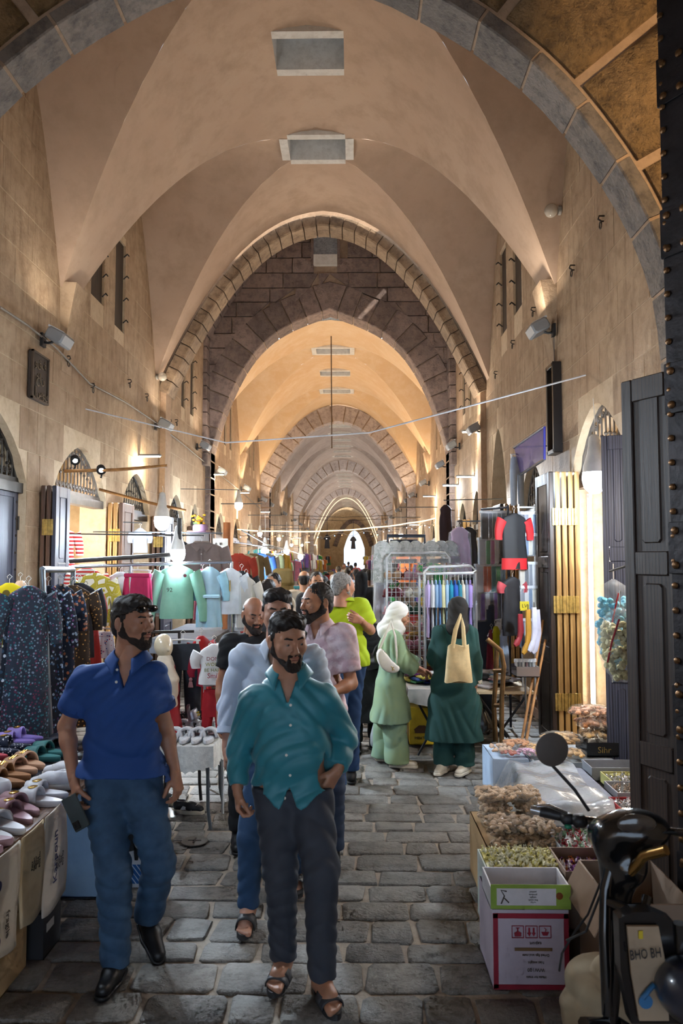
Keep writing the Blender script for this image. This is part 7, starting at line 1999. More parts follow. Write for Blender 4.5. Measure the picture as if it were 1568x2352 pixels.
crate('sweets_box', 'grey box with a clear film at the back of the right sweets', 1.80, 2.2, 5.86, 6.1, .28, .38, MT('8f9197', .6), cat='box')
sweets_box('yellow edged tray of wrapped sweets on the right', 1385, 1500, 5.58, 5.84, .28, .36, MT('c9c27a', .5), [SILV, YELC, WHC], 'silver wrapped sweets in the yellow edged tray')
sweets_box('grey tray of silver toffees on the right', 1395, 1520, 5.28, 5.56, .28, .37, MT('b4b6bc', .5), [SILV, MT('b59a84', .3)], 'silver and brown toffees in the grey tray', seed=3)
sweets_box('red edged tray of white sweets on the right', 1405, 1540, 4.98, 5.26, .28, .35, MT('b02a30', .5), [SILV, WHC, WHC], 'white wrapped sweets in the red edged tray', seed=4)
sweets_box('white carton of red and blue sweets before the dark leaf', 1385, 1475, 4.40, 4.80, .0, .30, MT('cfd2da', .6), [REDC, BLUC, WHC, PURP], 'red white and blue sweets filling the white carton', seed=5, n=160)
t = crate('biscuit_box', 'cream box with brown letters leaning open before the grey crate', 1.34, 1.60, 4.55, 4.80, .02, .24, MT('c9cdb0', .6), flaps=(('B', 60),)); text('mlro', .06, t, (.05, -.128, .13), (R(90), 0, 0), MT('4a2f26', .7)); mb = MB(); mb.box((.06, 0, .20), (.12, .24, .004), rx=R(8)); mb.build('brown_liner', MT('7a3a28', .6), t)
# --- front group
NB = crate('brown_carton', 'tall brown carton carrying stacked nut bags', .74, 1.17, 4.12, 4.92, 0, .36, CARD, open_=False)
nb = [(.86, 4.42, 0), (1.05, 4.42, 0), (.86, 4.74, 0), (1.06, 4.74, 0), (.86, 4.46, 1), (1.05, 4.46, 1), (.85, 4.76, 1), (1.07, 4.76, 1), (.84, 4.78, 2), (1.03, 4.80, 2)]
for k, (x, y, lv) in enumerate(nb):
    pbag('bag of beige nuts, %s on the brown carton' % ['bottom front left', 'bottom front right', 'bottom back left', 'bottom back right', 'middle front left', 'middle front right', 'middle back left', 'middle back right', 'top left with a white price tag', 'top right'][k], (x, y - .07, .375 + lv * .066), .20, .27, .062, NUT, seed=30 + k, film=FILM, group='nut bags on the brown carton', lumps=70)
sweets_box('white box heaped with pale yellow sweets', 1100, 1272, 3.825, 4.08, .12, .44, MT('d3dbd2', .6), [YELC, CREC, CREC], 'pale yellow wrapped sweets heaped in the white box', n=260, size=.014, seed=7, fill=1.02)
crate('support_carton', 'teal carton under the box of yellow sweets', .66, 1.02, 3.97, 4.08, 0, .115, MT('1f5a5e', .7), open_=False)
xa, xb = .64, .985
t = crate('label_tray', 'empty white tray with a green edged upside down label', xa - .01, xb + .01, 3.585, 3.81, .357, .455, MT('dcd8dc', .6))
mb = MB(); mb.box((0, -.1145, .055), (.363, .003, .108)); mb.build('green_print', MT('9db84a', .6, c2='7f9c3a'), t); mb = MB(); mb.box((-.02, -.1165, .055), (.27, .002, .075), bv=.0005); mb.build('label_panel', WHC, t)
for k in range(5): text(['\u0628\u0630\u0648\u0631', 'fine seeds', 'weight', 'produce', 'packed'][k], .011, t, (.01, -.1185, .03 + k * .012), (R(90), R(180), 0), INKB)
mb = MB(); mb.lathe([(.001, 0), (.016, 0), (.016, .002), (.001, .003)], 14, T=xf((.13, -.1165, .06), R(90), 0, 0)); mb.build('seal', MT('8a4a20', .4), t)
mb = MB(); mb.tube([(-.135, -.118, .025), (-.12, -.118, .06), (-.135, -.118, .085), (-.11, -.118, .08)], .003, 5); mb.tube([(-.12, -.118, .05), (-.10, -.118, .03)], .003, 5); mb.build('script_mark', INKB, t)
t = crate('shipping_carton', 'white shipping carton with red border and handling symbols', xa, xb, 3.59, 3.96, .0, .352, MT('cfc3cf', .65, c2='bdb0be', scale=5), open_=False)
RED = MT('a02038', .6); w = xb - xa; mb = MB()
for c_, d_ in (((0, -.1875, .325), (w, .002, .022)), ((0, -.1875, .012), (w, .002, .022)), ((-w / 2 + .012, -.1875, .17), (.022, .002, .33)), ((w / 2 - .012, -.1875, .17), (.022, .002, .33))): mb.box(c_, d_)
mb.build('red_border', RED, t)
for k in range(3):
    mb = MB(); cx_ = -.06 + k * .062; zc_ = .255
    for c_, d_ in (((cx_, -.188, zc_ + .026), (.054, .002, .003)), ((cx_, -.188, zc_ - .026), (.054, .002, .003)), ((cx_ - .026, -.188, zc_), (.003, .002, .054)), ((cx_ + .026, -.188, zc_), (.003, .002, .054))): mb.box(c_, d_)
    if k == 0: mb.prism([(cx_ - .014, zc_ - .02), (cx_ + .014, zc_ - .02), (cx_ + .016, zc_ - .004), (cx_ + .003, zc_ + .002), (cx_ + .003, zc_ + .014), (cx_ + .01, zc_ + .018), (cx_ - .01, zc_ + .018), (cx_ - .003, zc_ + .014), (cx_ - .003, zc_ + .002), (cx_ - .016, zc_ - .004)], .002, xf((0, -.188, 0)))
    if k == 1:
        for e in (-.01, .01): mb.prism([(cx_ + e - .004, zc_ + .018), (cx_ + e - .004, zc_ - .004), (cx_ + e - .009, zc_ - .004), (cx_ + e, zc_ - .020), (cx_ + e + .009, zc_ - .004), (cx_ + e + .004, zc_ - .004), (cx_ + e + .004, zc_ + .018)], .002, xf((0, -.188, 0)))
    if k == 2: mb.prism([(cx_ - .018, zc_), (cx_ + .018, zc_), (cx_ + .010, zc_ - .016), (cx_ - .010, zc_ - .016)], .002, xf((0, -.188, 0))); mb.tube([(cx_, -.188, zc_), (cx_ + .004, -.188, zc_ + .012), (cx_ - .004, -.188, zc_ + .018)], .0018, 4)
    mb.build('handling_symbol', RED, t)
for k, (w_, s_) in enumerate((('export', .02), ('Dried figs and nuts', .016), ('Net weight', .016), ('WW100', .022), ('Made for trade', .015))): text(w_, s_, t, (.02, -.1895, .205 - k * .032 - (.02 if k > 0 else 0)), (R(90), R(180), 0), INKB)
mb = MB(); mb.box((.01, -.1885, .178), (.17, .001, .014)); mb.build('brown_tape', MT('8a6a48', .5), t)
# right column of front group
sweets_box('shallow grey box of clear sweets behind the handlebar', 1262, 1370, 4.12, 4.5, .22, .42, MT('a9aeb8', .6), [WHC, MT('9fc4a0', .3), REDC], 'clear wrapped sweets in the shallow grey box', n=170, seed=9, fill=.9)
crate('support_carton', 'brown carton under the shallow grey box', 1.06 + .13, 1.46, 4.12, 4.5, 0, .215, CARD, open_=False)
sweets_box('brown box of purple and orange sweets beside the nut bags', 1270, 1400, 3.72, 4.03, .20, .47, MT('8c7565', .7), [PURP, MT('c97a3a', .4), WHC], 'purple and orange sweets in the brown box', n=170, seed=10, fill=.78)
crate('support_carton', 'dark carton under the brown sweets box', 1.02, 1.22, 3.72, 4.03, 0, .195, MT('5a4a3c', .7), open_=False)
t = crate('open_carton', 'open carton with a big pale flap bent over beside the shipping carton', 1.06, 1.40, 3.22, 3.68, .02, .54, MT('9c8674', .7, c2='8a7462', scale=3), flaps=(('L', 62), ('B', 50)))
mb = MB(); mb.ball((0, 0, .33), (.09, .12, .05), 14, 8); mb.build('foil_parcel', SILV, t)
# --- fabric bundles at the lower right
def sack(label, c, r, m_, seed, name='fabric_bundle'):
    Fd = Field(); rr = random.Random(seed)
    Fd.ell((0, 0, r[2]), r, .05)
    for k in range(5): a = rr.uniform(0, 6.28); Fd.ell((cos(a) * r[0] * .55, sin(a) * r[1] * .55, r[2] * rr.uniform(.7, 1.4)), (r[0] * .55, r[1] * .55, r[2] * .55), .06)
    Fd.fn(folds(.016, seed, 20, (.6, .3, .8))); Fd.fn(lambda X, Y, Z, D: np.maximum(D, .004 - Z))
    t = thing(name, label, 'bundle', c); np_obj('cloth', [Fd.poly((-r[0] * 1.5, -r[1] * 1.5, 0), (r[0] * 1.5, r[1] * 1.5, r[2] * 2.8), .009)], m_, t); 
    mb = MB(); mb.tube([(r[0] * cos(a) * 1.02, -r[1] * .9 + .2 * r[1] * sin(a), r[2] * 1.0 + r[2] * .3 * sin(2 * a)) for a in [i * .26 for i in range(13)]], .004, 5); mb.build('binding_cord', MT('2f2a2a', .7), t)
    return t
sack('khaki fabric bundle tied with dark cord in front of the cartons', (.98, 2.98, 0), (.17, .22, .22), MT('a39378', .9, c2='8f7f68', scale=4), 3)
sack('crumpled tan cloth heap at the bottom edge by the scooter', (.82, 2.72, 0), (.15, .17, .16), MT('84714e', .9, c2='6a5a3e', scale=4), 5)
# --- scooter
SB = MT('101114', .22, .1, coat=.8); SB2 = MT('1c1d21', .5); 
b = Vector((1.12, 2.62, 0)); t = thing('scooter', 'black electric scooter with round mirror parked at the lower right', 'scooter', b)
def L_(px, py, Y): return at(px, py, Y) - b
def part(nm, mb, m_, sm=60): return mb.build(nm, m_, t, smooth=sm)
hb = [L_(1222, 1860, 2.72), L_(1262, 1868, 2.70)]
mb = MB(); mb.tube([L_(1218, 1858, 2.73), L_(1240, 1863, 2.72)], [.013, .016], 12); part('bar_end', mb, CHROME)
mb = MB(); mb.tube([L_(1240, 1863, 2.72), L_(1290, 1874, 2.70)], .0185, 14); part('grip', mb, SB2)
mb = MB(); mb.tube([L_(1290, 1874, 2.70), L_(1345, 1884, 2.66), L_(1400, 1890, 2.62), L_(1500, 1905, 2.52), L_(1590, 1915, 2.42)], .013, 10); part('handlebar', mb, SB)
mb = MB(); mb.box(L_(1302, 1880, 2.68), (.045, .04, .035), bv=.008); mb.box(L_(1330, 1885, 2.66), (.05, .045, .04), bv=.01); part('switch_block', mb, SB2)
mb = MB(); mb.box(L_(1304, 1898, 2.665), (.022, .02, .014), bv=.003); part('green_button', mb, MT('1f7a5a', .3))
mb = MB(); mb.tube([L_(1300, 1868, 2.64), L_(1260, 1850, 2.60), L_(1232, 1852, 2.60)], .006, 8); part('brake_lever', mb, CHROME)
mb = MB(); mb.tube([L_(1352, 1862, 2.66), L_(1320, 1815, 2.66), L_(1268, 1758, 2.66)], .0055, 8); part('mirror_stem', mb, SB2)
c = L_(1265, 1720, 2.66); mb = MB(); mb.lathe([(.001, -.012), (.04, -.010), (.054, .0), (.057, .010), (.052, .012), (.001, .012)], 36, T=Matrix.Translation(c) @ Euler((R(90), 0, R(6))).to_matrix().to_4x4()); m_o = part('mirror_back', mb, MT('4a423c', .6))
Fd = Field(); c0, c1 = L_(1455, 1905, 2.52), L_(1440, 1975, 2.50)
Fd.ell(L_(1455, 1905, 2.50), (.115, .08, .062), .03); Fd.cone(L_(1385, 1915, 2.56), L_(1440, 1990, 2.50), .05, .06, .04); Fd.ell(L_(1395, 1935, 2.5), (.045, .05, .06), .03); Fd.cone(L_(1450, 1920, 2.52), L_(1425, 2000, 2.52), .060, .040, .04); Fd.cone(L_(1400, 1930, 2.52), L_(1415, 2030, 2.52), .03, .04, .03); Fd.cone(L_(1420, 1985, 2.53), L_(1412, 2110, 2.55), .042, .05, .04)
lo = [min(c0[i], c1[i]) - .30 for i in range(3)]; hi = [max(c0[i], c1[i]) + .2 for i in range(3)]; lo[2] -= .12
np_obj('front_cowl', [Fd.poly(lo, hi, .006)], SB, t)
mb = MB(); mb.ball(L_(1462, 1893, 2.435), (.062, .012, .032), 20, 10, T=None); part('instrument_glass', mb, MT('3c3532', .08, coat=1))
mb = MB(); mb.tube([L_(1405, 1975, 2.50), L_(1390, 2040, 2.48), L_(1388, 2150, 2.46), L_(1395, 2330, 2.44)], .018, 10); mb.tube([L_(1395, 2070, 2.47), L_(1440, 2088, 2.42), L_(1480, 2085, 2.40), L_(1485, 2060, 2.42)], .016, 10); part('front_frame', mb, SB)
mb = MB(); mb.tube([L_(1430, 2050, 2.52), L_(1450, 2000, 2.45), L_(1480, 1965, 2.40), L_(1530, 1952, 2.35)], .016, 10); part('chrome_tube', mb, MT('b08a52', .25, .9))
mb = MB(); mb.tube([L_(1415, 2110, 2.50), L_(1410, 2240, 2.5), L_(1400, 2352, 2.5)], .024, 10); mb.tube([L_(1560, 2120, 2.3), L_(1568, 2240, 2.3)], .02, 10); part('fork_leg', mb, SB)
Pn = [L_(x, y, 2.30) for x, y in ((1420, 2110), (1455, 2095), (1500, 2095), (1545, 2115), (1562, 2200), (1568, 2352), (1450, 2352), (1425, 2230))]
mb = MB(); n = len(Pn); mb.add([tuple(p) for p in Pn] + [tuple(p + Vector((0, .05, 0))) for p in Pn], [tuple(range(n)), tuple(reversed(range(n, 2 * n)))] + [(i, n + i, n + (i + 1) % n, (i + 1) % n) for i in range(n)]); part('leg_shield', mb, SB, 0)
Pn = [L_(x, y, 2.285) for x, y in ((1440, 2128), (1512, 2128), (1530, 2225), (1536, 2345), (1468, 2345), (1450, 2240))]
n = 6; mb = MB(); mb.add([tuple(p) for p in Pn] + [tuple(p + Vector((0, .01, 0))) for p in Pn], [tuple(range(n)), tuple(reversed(range(n, 2 * n)))] + [(i, n + i, n + (i + 1) % n, (i + 1) % n) for i in range(n)]); part('sticker_panel', mb, MT('a38d74', .6), 0)
mb = MB(); mb.box(L_(1471, 2147, 2.28), (.012, .003, .022)); part('yellow_mark', mb, MT('c9b020', .5))
text('BHO BH', .040, t, L_(1482, 2192, 2.275), (R(90), R(-6), 0), MT('15151a', .6), sx=.62)
mb = MB(); mb.lathe([(.001, 0), (.02, 0), (.02, .003), (.001, .003)], 14, T=xf(L_(1482, 2300, 2.28), R(90), 0, 0)); mb.tube([L_(1475, 2292, 2.276), L_(1500, 2262, 2.276), L_(1512, 2280, 2.276)], .008, 6); part('painted_emblem', mb, MT('2f6a9a', .5))
mb = MB(); mb.ball(L_(1590, 2275, 2.25), (.10, .12, .085), 24, 16); part('fender', mb, MT('1a2436', .3, coat=.6))
mb = MB(); mb.tube([L_(1405, 1960, 2.52), L_(1350, 2100, 2.6), L_(1320, 2140, 2.66), L_(1290, 2190, 2.66), L_(1284, 2230, 2.68)], .004, 6); mb.tube([L_(1395, 2010, 2.5), L_(1345, 2140, 2.6), L_(1300, 2160, 2.62)], .004, 6); part('cable', mb, SB2)
mb = MB(); mb.tube([L_(1340, 2352, 2.4), L_(1395, 2352, 2.5)], .02); part('foot_rail', mb, SB)
mb = MB(); mb.box((.20, .02, .16), (.20, .7, .12), bv=.04); part('floor_board', mb, SB2)
mb = MB(); mb.tube([L_(1415, 2352, 2.5), Vector((.19, -.10, .18))], .024, 8); part('stem', mb, SB)
for y_ in (-.25, .33): mb = MB(); mb.tube([(.20, y_ + .2 * cos(a), .215 + .2 * sin(a)) for a in [i * PI / 10 for i in range(21)]], .035, 10, cap=False); part('wheel', mb, SB2)
# --- marshmallow bags hanging at the dark leaf
def mbag(label, loc, w, h, m_, seed, rz=0):
    t = thing('marshmallow_bag', label, 'bag of sweets', loc, rz, 'marshmallow bags hanging by the dark leaf'); r = random.Random(seed); mb = MB()
    for k in range(150):
        f = r.uniform(.22, .98); ww = w * .46 * (sin(PI * min(1, .12 + f * .75)) ** .7) * (1 if f < .85 else (1.0 - f) / .15 * .6 + .4); a = r.uniform(0, 2 * PI); q = r.uniform(.4, 1) ** .5
        s_ = .026
        mb.lathe([(s_ * .5, -s_ * .62), (s_ * .72, -s_ * .4), (s_ * .72, s_ * .4), (s_ * .5, s_ * .62)], 8, T=xf((ww * q * cos(a), ww * .55 * q * sin(a), -h * f), r.uniform(0, 6), r.uniform(0, 6), 0))
    o = mb.build('marshmallows', m_, t); o['kind'] = 'stuff'
    mb = MB(); rings = []
    for k in range(14):
        f = k / 13; ww = w * .5 * (.12 + .95 * sin(PI * min(1, .10 + f * .78)) ** .7) * (1 if f < .9 else .75); ww = ww if f > .0 else w * .05
        rings.append([(ww * cos(a) * (1 + .05 * sin(7 * a + k)), ww * .6 * sin(a) * (1 + .06 * sin(6 * a)), -h * f * 1.02) for a in [2 * PI * i / 30 for i in range(30)]])
    mb.loft(rings); mb.build('clear_bag', MT('eef2f6', .15, alpha=.16, bmp=.8, scale=9, coat=.8), t, smooth=80)
    mb = MB(); mb.tube([(-.01, -w * .3, -h * .15), (-w * .22, -w * .30, -h * .45), (-w * .34, -w * .22, -h * .75)], .006, 5, flat=.4); mb.build('red_seam', MT('b8283a', .5), t)
    mb = MB(); mb.tube([(0, 0, 0), (0, 0, .10)], .004, 5); mb.build('string', HANG, t)
    return t
mbag('clear bag of pale blue marshmallows hanging beside the dark leaf', at(1408, 1330, 5.0), .25, .58, MT('6fc4dc', .7, var=.08), 2, .2)
mbag('clear bag of pale yellow marshmallows hanging in front of the blue ones', at(1424, 1395, 4.7), .24, .44, MT('d9cf9a', .7, var=.15), 3, -.3)
mb = MB(); mb.tube([at(1400, 1312, 5.0), at(1450, 1296, 4.6), at(1470, 1290, 4.0)], .008, 6); tag(mb.build('hook_rod', IRON), 'thin rod on the dark leaf from which the marshmallow bags hang', 'rod')
bulb('bare bulb over the sweets stall hidden behind the dark leaf', (2.12, 5.0, 2.6), 26, (1, .93, .84), .4, 1.6, EM_C)  # unseen bulb added to brighten the sweets
bulb('bare bulb hanging over the slipper stall beside the gate', (-2.35, 4.0, 3.1), 34, COOL, .5, 1.6, EM_C)  # added outside the view as cool fill on the shoes and polo man
bulb('bare bulb hanging over the printed dresses', (-2.7, 5.3, 3.0), 26, COOL, .5, 1.5, EM_C)  # another bulb added outside the view as fill for the left stalls
lamp('SPOT', (XR - .35, 11.0, 3.15), 420, COOL, .06, (.2, 7.0, 1.0), 95, .6)  # fill spot with no fixture of its own, added to brighten the shoppers
lamp('SPOT', (XR - .35, 12.1, 3.1), 420, COOL, .06, (.6, 8.4, .9), 95, .6)  # second added fill spot, also without a fixture
lamp('SPOT', (XL + .35, 11.4, 3.3), 420, (1, .93, .84), .06, (-.6, 7.6, .8), 95, .6)  # warmer fill spot added from the left side, no fixture
# --- hand truck and brooms
bars('hand_truck', 'rusty bent tube hand truck standing by the clothes table', 'hand truck', [[at(1118, 1468, 7.0), at(1150, 1495, 7.0), at(1157, 1530, 7.0), at(1152, 1600, 7.0), (at(1150, 1690, 7.0).x, 7.0, .02)], [at(1140, 1490, 7.15), at(1138, 1560, 7.15), at(1134, 1620, 7.15), (at(1140, 1690, 7.15).x, 7.15, .02)], [at(1136, 1540, 7.15), at(1155, 1540, 7.0)], [at(1136, 1620, 7.15), at(1152, 1620, 7.0)]], MT('8a6a45', .4, .7, var=.3, scale=10), .022)
for k, (a, b_, l) in enumerate((((1247, 1425, 7.9), (1182, 1678, 6.95), 'wooden broom handle leaning on the folded shutters'), ((1252, 1470, 7.8), (1190, 1682, 6.85), 'second wooden pole leaning beside the broom handle'))):
    p = at(*a); q = at(*b_); q.z = .015; mb = MB(); mb.tube([p, q], .013, 8); tag(mb.build('leaning_pole', WOODPOLE), l, 'pole')
# --- clothes table R and heaps
def heap(label, c, rx, ry, h, cols, seed, n=9, group='heaps of folded clothes'):
    r = random.Random(seed)
    for k in range(n):
        cn_, cc = cols[k % len(cols)]; mb = MB(); w = r.uniform(.16, .26); l = r.uniform(.14, .24); ph = r.uniform(0, 6); z0 = h * (k / n)
        mb.grid(lambda u, v: ((u - .5) * w, (v - .5) * l, .018 + .022 * (sin(7 * u + ph) * sin(6 * v + ph) * .5 + .5) * sin(PI * u) ** .4 * sin(PI * v) ** .4), 10, 10)
        o = mb.build('folded_garment', cc, None, (c[0] + r.uniform(-rx, rx), c[1] + r.uniform(-ry, ry), c[2] + z0 + .004), r.uniform(0, 6)); md = o.modifiers.new('t', 'SOLIDIFY'); md.thickness = .022; md.offset = -1
        tag(o, '%s crumpled garment, %s of %s' % (cn_, ['lowest', 'second', 'third', 'fourth', 'fifth', 'sixth', 'seventh', 'eighth', 'topmost', 'tenth', 'eleventh', 'twelfth', 'thirteenth', 'fourteenth'][k], label), 'clothes', group)
COLS = [('blue', MT('3a5a9a', .8)), ('orange', MT('d08a4a', .8)), ('green', MT('6fae7a', .8)), ('yellow', MT('c9b84a', .8)), ('black', MT('1c1e26', .8)), ('violet', MT('6a2f6a', .8)), ('white', MT('d9dbe0', .8))]
COLS2 = [('grey', MT('b4aeb0', .8)), ('white', MT('d9d6d6', .8)), ('pink', MT('cfa0ae', .8)), ('black', MT('1a1a1e', .8)), ('sky blue', MT('8ab0d0', .8)), ('cream', MT('cfc8b8', .8))]
ta0, ta1 = at(933, 1560, 7.9), at(1012, 1560, 7.9); TAZ = at(940, 1578, 7.75).z
table('folding table with black legs heaped with bright clothes between the women', ta0.x, ta1.x + .12, 7.6, 8.4, TAZ, MIDWOOD, MT('1c1f26', .4), MT('d3ccc4', .8), fold=True, drop=.14)
heap('the bright heap between the women', ((ta0.x + ta1.x) / 2 + .03, 7.95, TAZ), .14, .22, .10, COLS, 3, 14)
tb0, tb1 = at(1095, 1580, 8.0).x, at(1222, 1580, 8.0).x
TBZ = at(1150, 1582, 7.8).z
table('plain board table heaped with grey and white clothes right of the coat', tb0 - .1, tb1 - .06, 7.65, 8.5, TBZ, MT('c9b391', .7), MT('1c1f26', .4), fold=True)
heap('the pale heap on the board table', ((tb0 + tb1) / 2 - .1, 8.05, TBZ), .18, .22, .10, COLS2, 4, 14)
t = crate('yellow_box', 'yellow printed box under the folding table between the women', at(938, 1600, 8.2).x, at(992, 1600, 8.2).x, 8.05, 8.45, .02, .40, MT('d2b020', .5), open_=False)
mb = MB(); mb.prism([(-.07, .12), (.07, .12), (.08, .16), (.03, .20), (-.03, .20), (-.08, .16)], .003, xf((0, -.203, 0))); mb.build('printed_picture', MT('5a3a20', .5), t); text('MEHTAP', .04, t, (0, -.204, .07), (R(90), 0, 0), MT('14140f', .6))
t = thing('red_chair', 'reddish brown chair with wicker back standing behind the table', 'chair', (at(972, 1500, 9.3).x, 9.4, 0)); 
mb = MB(); mb.box((0, 0, .45), (.42, .42, .07), bv=.02); mb.build('seat', MT('7a3420', .6), t); mb = MB(); mb.grid(lambda u, v: ((u - .5) * .44, .20 + .03 * sin(PI * u), .50 + .42 * v + .06 * sin(PI * u) * v), 12, 6); o = mb.build('backrest', MT('6a2f1e', .6), t, smooth=80); md = o.modifiers.new('t', 'SOLIDIFY'); md.thickness = .04
mb = MB(); mb.tube([(-.22, .2, .86), (-.12, .22, 1.0), (0, .23, 1.03), (.12, .22, 1.0), (.22, .2, .86)], .04, 8); mb.build('wicker_rim', MT('b08a4a', .8, bmp=.6, scale=20), t)
for sx in (-1, 1):
    for sy in (-1, 1): mb = MB(); mb.tube([(sx * .18, sy * .18, .42), (sx * .2, sy * .2, .01)], .018, 8); mb.build('leg', DKWOOD, t)
# --- white wire grid rack with underwear
GY = 8.9; ga, gb = at(888, 1270, GY), at(1032, 1268, GY); gz0 = .35
t = thing('wire_grid_rack', 'tall white wire grid rack hung with bras and straps', 'rack', (ga.x, GY, 0)); W = gb.x - ga.x; H = ga.z
for nm, pts_ in (('frame_tube', [(0, 0, .02), (0, 0, H - .06), (.05, 0, H), (W - .05, 0, H), (W, 0, H - .06), (W, 0, .02)]), ('frame_tube', [(0, .5, .02), (0, .5, H - .06), (.05, .5, H), (W - .05, .5, H), (W, .5, H - .06), (W, .5, .02)]), ('cross_tube', [(0, 0, H - .06), (0, .5, H - .06)]), ('cross_tube', [(W, 0, H - .06), (W, .5, H - .06)])):
    mb = MB(); mb.tube(pts_, .014, 8); mb.build(nm, PIPEW, t, smooth=60)
gw = at(975, 1300, GY).x - ga.x
for k in range(1, 9): mb = MB(); mb.tube([(gw * k / 8.5, -.01, .5), (gw * k / 8.5, -.01, H - .10)], .003, 5); mb.build('grid_wire', PIPEW, t)
for k in range(26): z_ = .5 + (H - .62) * k / 25; mb = MB(); mb.tube([(0, -.014, z_), (gw, -.014, z_)], .003, 5); mb.build('grid_wire', PIPEW, t)
def bra(label, loc, m_, m2=None, rz=0):
    t = thing('bra', label, 'underwear', loc, rz, 'underwear on the wire grid'); 
    for s_ in (-1, 1): mb = MB(); mb.ball((s_ * .055, -.02, -.10), (.055, .045, .055), 12, 8); mb.build('cup', m_, t)
    mb = MB(); mb.box((0, 0, -.145), (.24, .03, .03), bv=.008); mb.build('band', m2 or m_, t)
    mb = MB(); mb.tube([(-.05, 0, -.06), (-.03, 0, 0), (-.1, .01, -.12)], .005, 5); mb.tube([(.05, 0, -.06), (.03, 0, 0), (.1, .01, -.12)], .005, 5); mb.build('strap', m2 or m_, t); return t
bc = [('beige', 'c9a27c'), ('black', '17171b'), ('dark green', '234a3a'), ('wine red', '6a1626'), ('mustard', 'b98a20'), ('skin toned', 'd0a482'), ('pale pink', 'd9a9b4'), ('white lace', 'd9d6dc'), ('rose', 'c07a8a'), ('cream', 'd9cdb9')]
rown = ['top', 'second', 'third', 'fourth', 'fifth', 'sixth']
for k in range(24):
    r_, c_ = divmod(k, 4); nm, cc = bc[(k * 3 + r_) % 10]; bra('%s bra in the %s row of the wire grid, %s from the left' % (nm, rown[r_], ['first', 'second', 'third', 'fourth'][c_]), (ga.x + .07 + c_ * .12, GY + .10 + .02 * (k % 2), H - .16 - r_ * .20), MT(cc, .7), MT('b98a20' if nm == 'skin toned' else cc, .7), R(10 * sin(k)))
for k in range(7): garment('%s clothing bag packed on top of the grid rack' % ['white lace', 'silver', 'pale green', 'ivory', 'cream patterned', 'pearl', 'translucent white'][k], 'shirt', .24, .22 + (.3 if k == 0 else 0), pattern_mat('tie', ('d6d9d4', 'a9b0a6', 'e6e6e2'), 14), at([878, 905, 930, 955, 990, 1012, 1032][k], 1236, GY + .1 + .05 * k), R(10), 0, seed=k, wrap=True, group='wrapped clothes on top of the grid rack', hang=False)
bars('goods_stand', 'dark blue square tube frame above the wire grid', 'rack', [[at(890, 1270, 9.6), at(890, 1231, 9.6), at(975, 1231, 9.6), at(975, 1270, 9.6)], [at(895, 1243, 9.9), at(958, 1243, 9.9)], [(at(890, 1270, 9.6).x, 9.6, .02), at(890, 1270, 9.6)], [(at(975, 1270, 9.6).x, 9.6, .02), at(975, 1270, 9.6)]], MT('1e2a3a', .5), .022)
for k, (nm, cc) in enumerate((('white satin', 'd0d3da'), ('grey silk', 'a9abb2'), ('navy wrapped', '2a3244'))): garment('%s long garment at the left end of the grid rack' % nm, 'dress', .22, 1.1 - .1 * k, MT(cc, .5), at(872 + 6 * k, 1262 + 40 * k, 9.2 + .2 * k), R(60), 0, seed=k + 3, wrap=True, group='long wrapped garments left of the grid rack')
# pastel rack in front
PY = 8.3; pa, pb = at(975, 1302, PY), at(1092, 1300, PY); 
bars('clothes_rack', 'white rounded rack with pastel baby garments behind the green coat', 'rack', [[(pa.x, PY, .02), (pa.x, PY, pa.z - .05), (pa.x + .05, PY, pa.z), (pb.x - .05, PY, pb.z), (pb.x, PY, pb.z - .05), (pb.x, PY, .02)], [at(978, 1318, PY - .25), at(1085, 1316, PY - .25)], [at(978, 1318, PY - .25), pa - Vector((0, 0, .06))], [at(1085, 1316, PY - .25), pb - Vector((0, 0, .06))]], PIPEW, .014, kinds=['frame_tube', 'rail', 'bracket', 'bracket'])
pc = [('pale lilac', 'b9aad8'), ('white', 'd9dde2'), ('light blue', '8fb4d9'), ('denim blue', '5f86b9'), ('pale yellow', 'd6d6a8'), ('sky blue printed', '9cc0e0'), ('turquoise', '1f8fae'), ('bright blue', '2f62c0'), ('teal', '2a7f95'), ('cream', 'd6cdb9'), ('grey blue', '8494a8'), ('lavender', 'a48ed0')]
for k, (nm, cc) in enumerate(pc):
    u = k / 11; p = at(983 + 96 * u, 1326, PY - .25); garment('%s baby garment, %s from the left on the pastel rack' % (nm, ['first', 'second', 'third', 'fourth', 'fifth', 'sixth', 'seventh', 'eighth', 'ninth', 'tenth', 'eleventh', 'twelfth'][k]), ['shirt', 'dress'][k % 2], .24, [.62, .8, 1.0, .7][k % 4], MT(cc, .8), p, R(84 + 3 * sin(k)), .22, seed=k, dd=.026, amp=.003, group='pastel garments on the rounded rack')
for k in range(6): pbag('%s shelf packet above the pastel rack' % ['pink', 'peach', 'lilac', 'pale yellow', 'cream', 'rose'][k], (at(990 + k * 17, 1300, PY).x, PY + .3, pa.z - .07), .11, .12, .10, MT(['d99ab4', 'e0a98c', 'b9a2d0', 'd9cc8a', 'd9cdbd', 'c98a9a'][k], .6), seed=k, lumps=14, group='soft packets above the pastel rack', name='soft_packet')
bars('shelf_board', 'thin shelf behind the pastel rack carrying soft packets', 'shelf', [[(pa.x - .05, PY + .24, pa.z - .08), (pb.x + .05, PY + .24, pb.z - .08)], [(pa.x - .05, PY + .36, pa.z - .08), (pb.x + .05, PY + .36, pb.z - .08)], [(pa.x - .03, PY + .3, .02), (pa.x - .03, PY + .3, pa.z - .08)], [(pb.x + .03, PY + .3, .02), (pb.x + .03, PY + .3, pa.z - .08)]], PIPEW, .012)
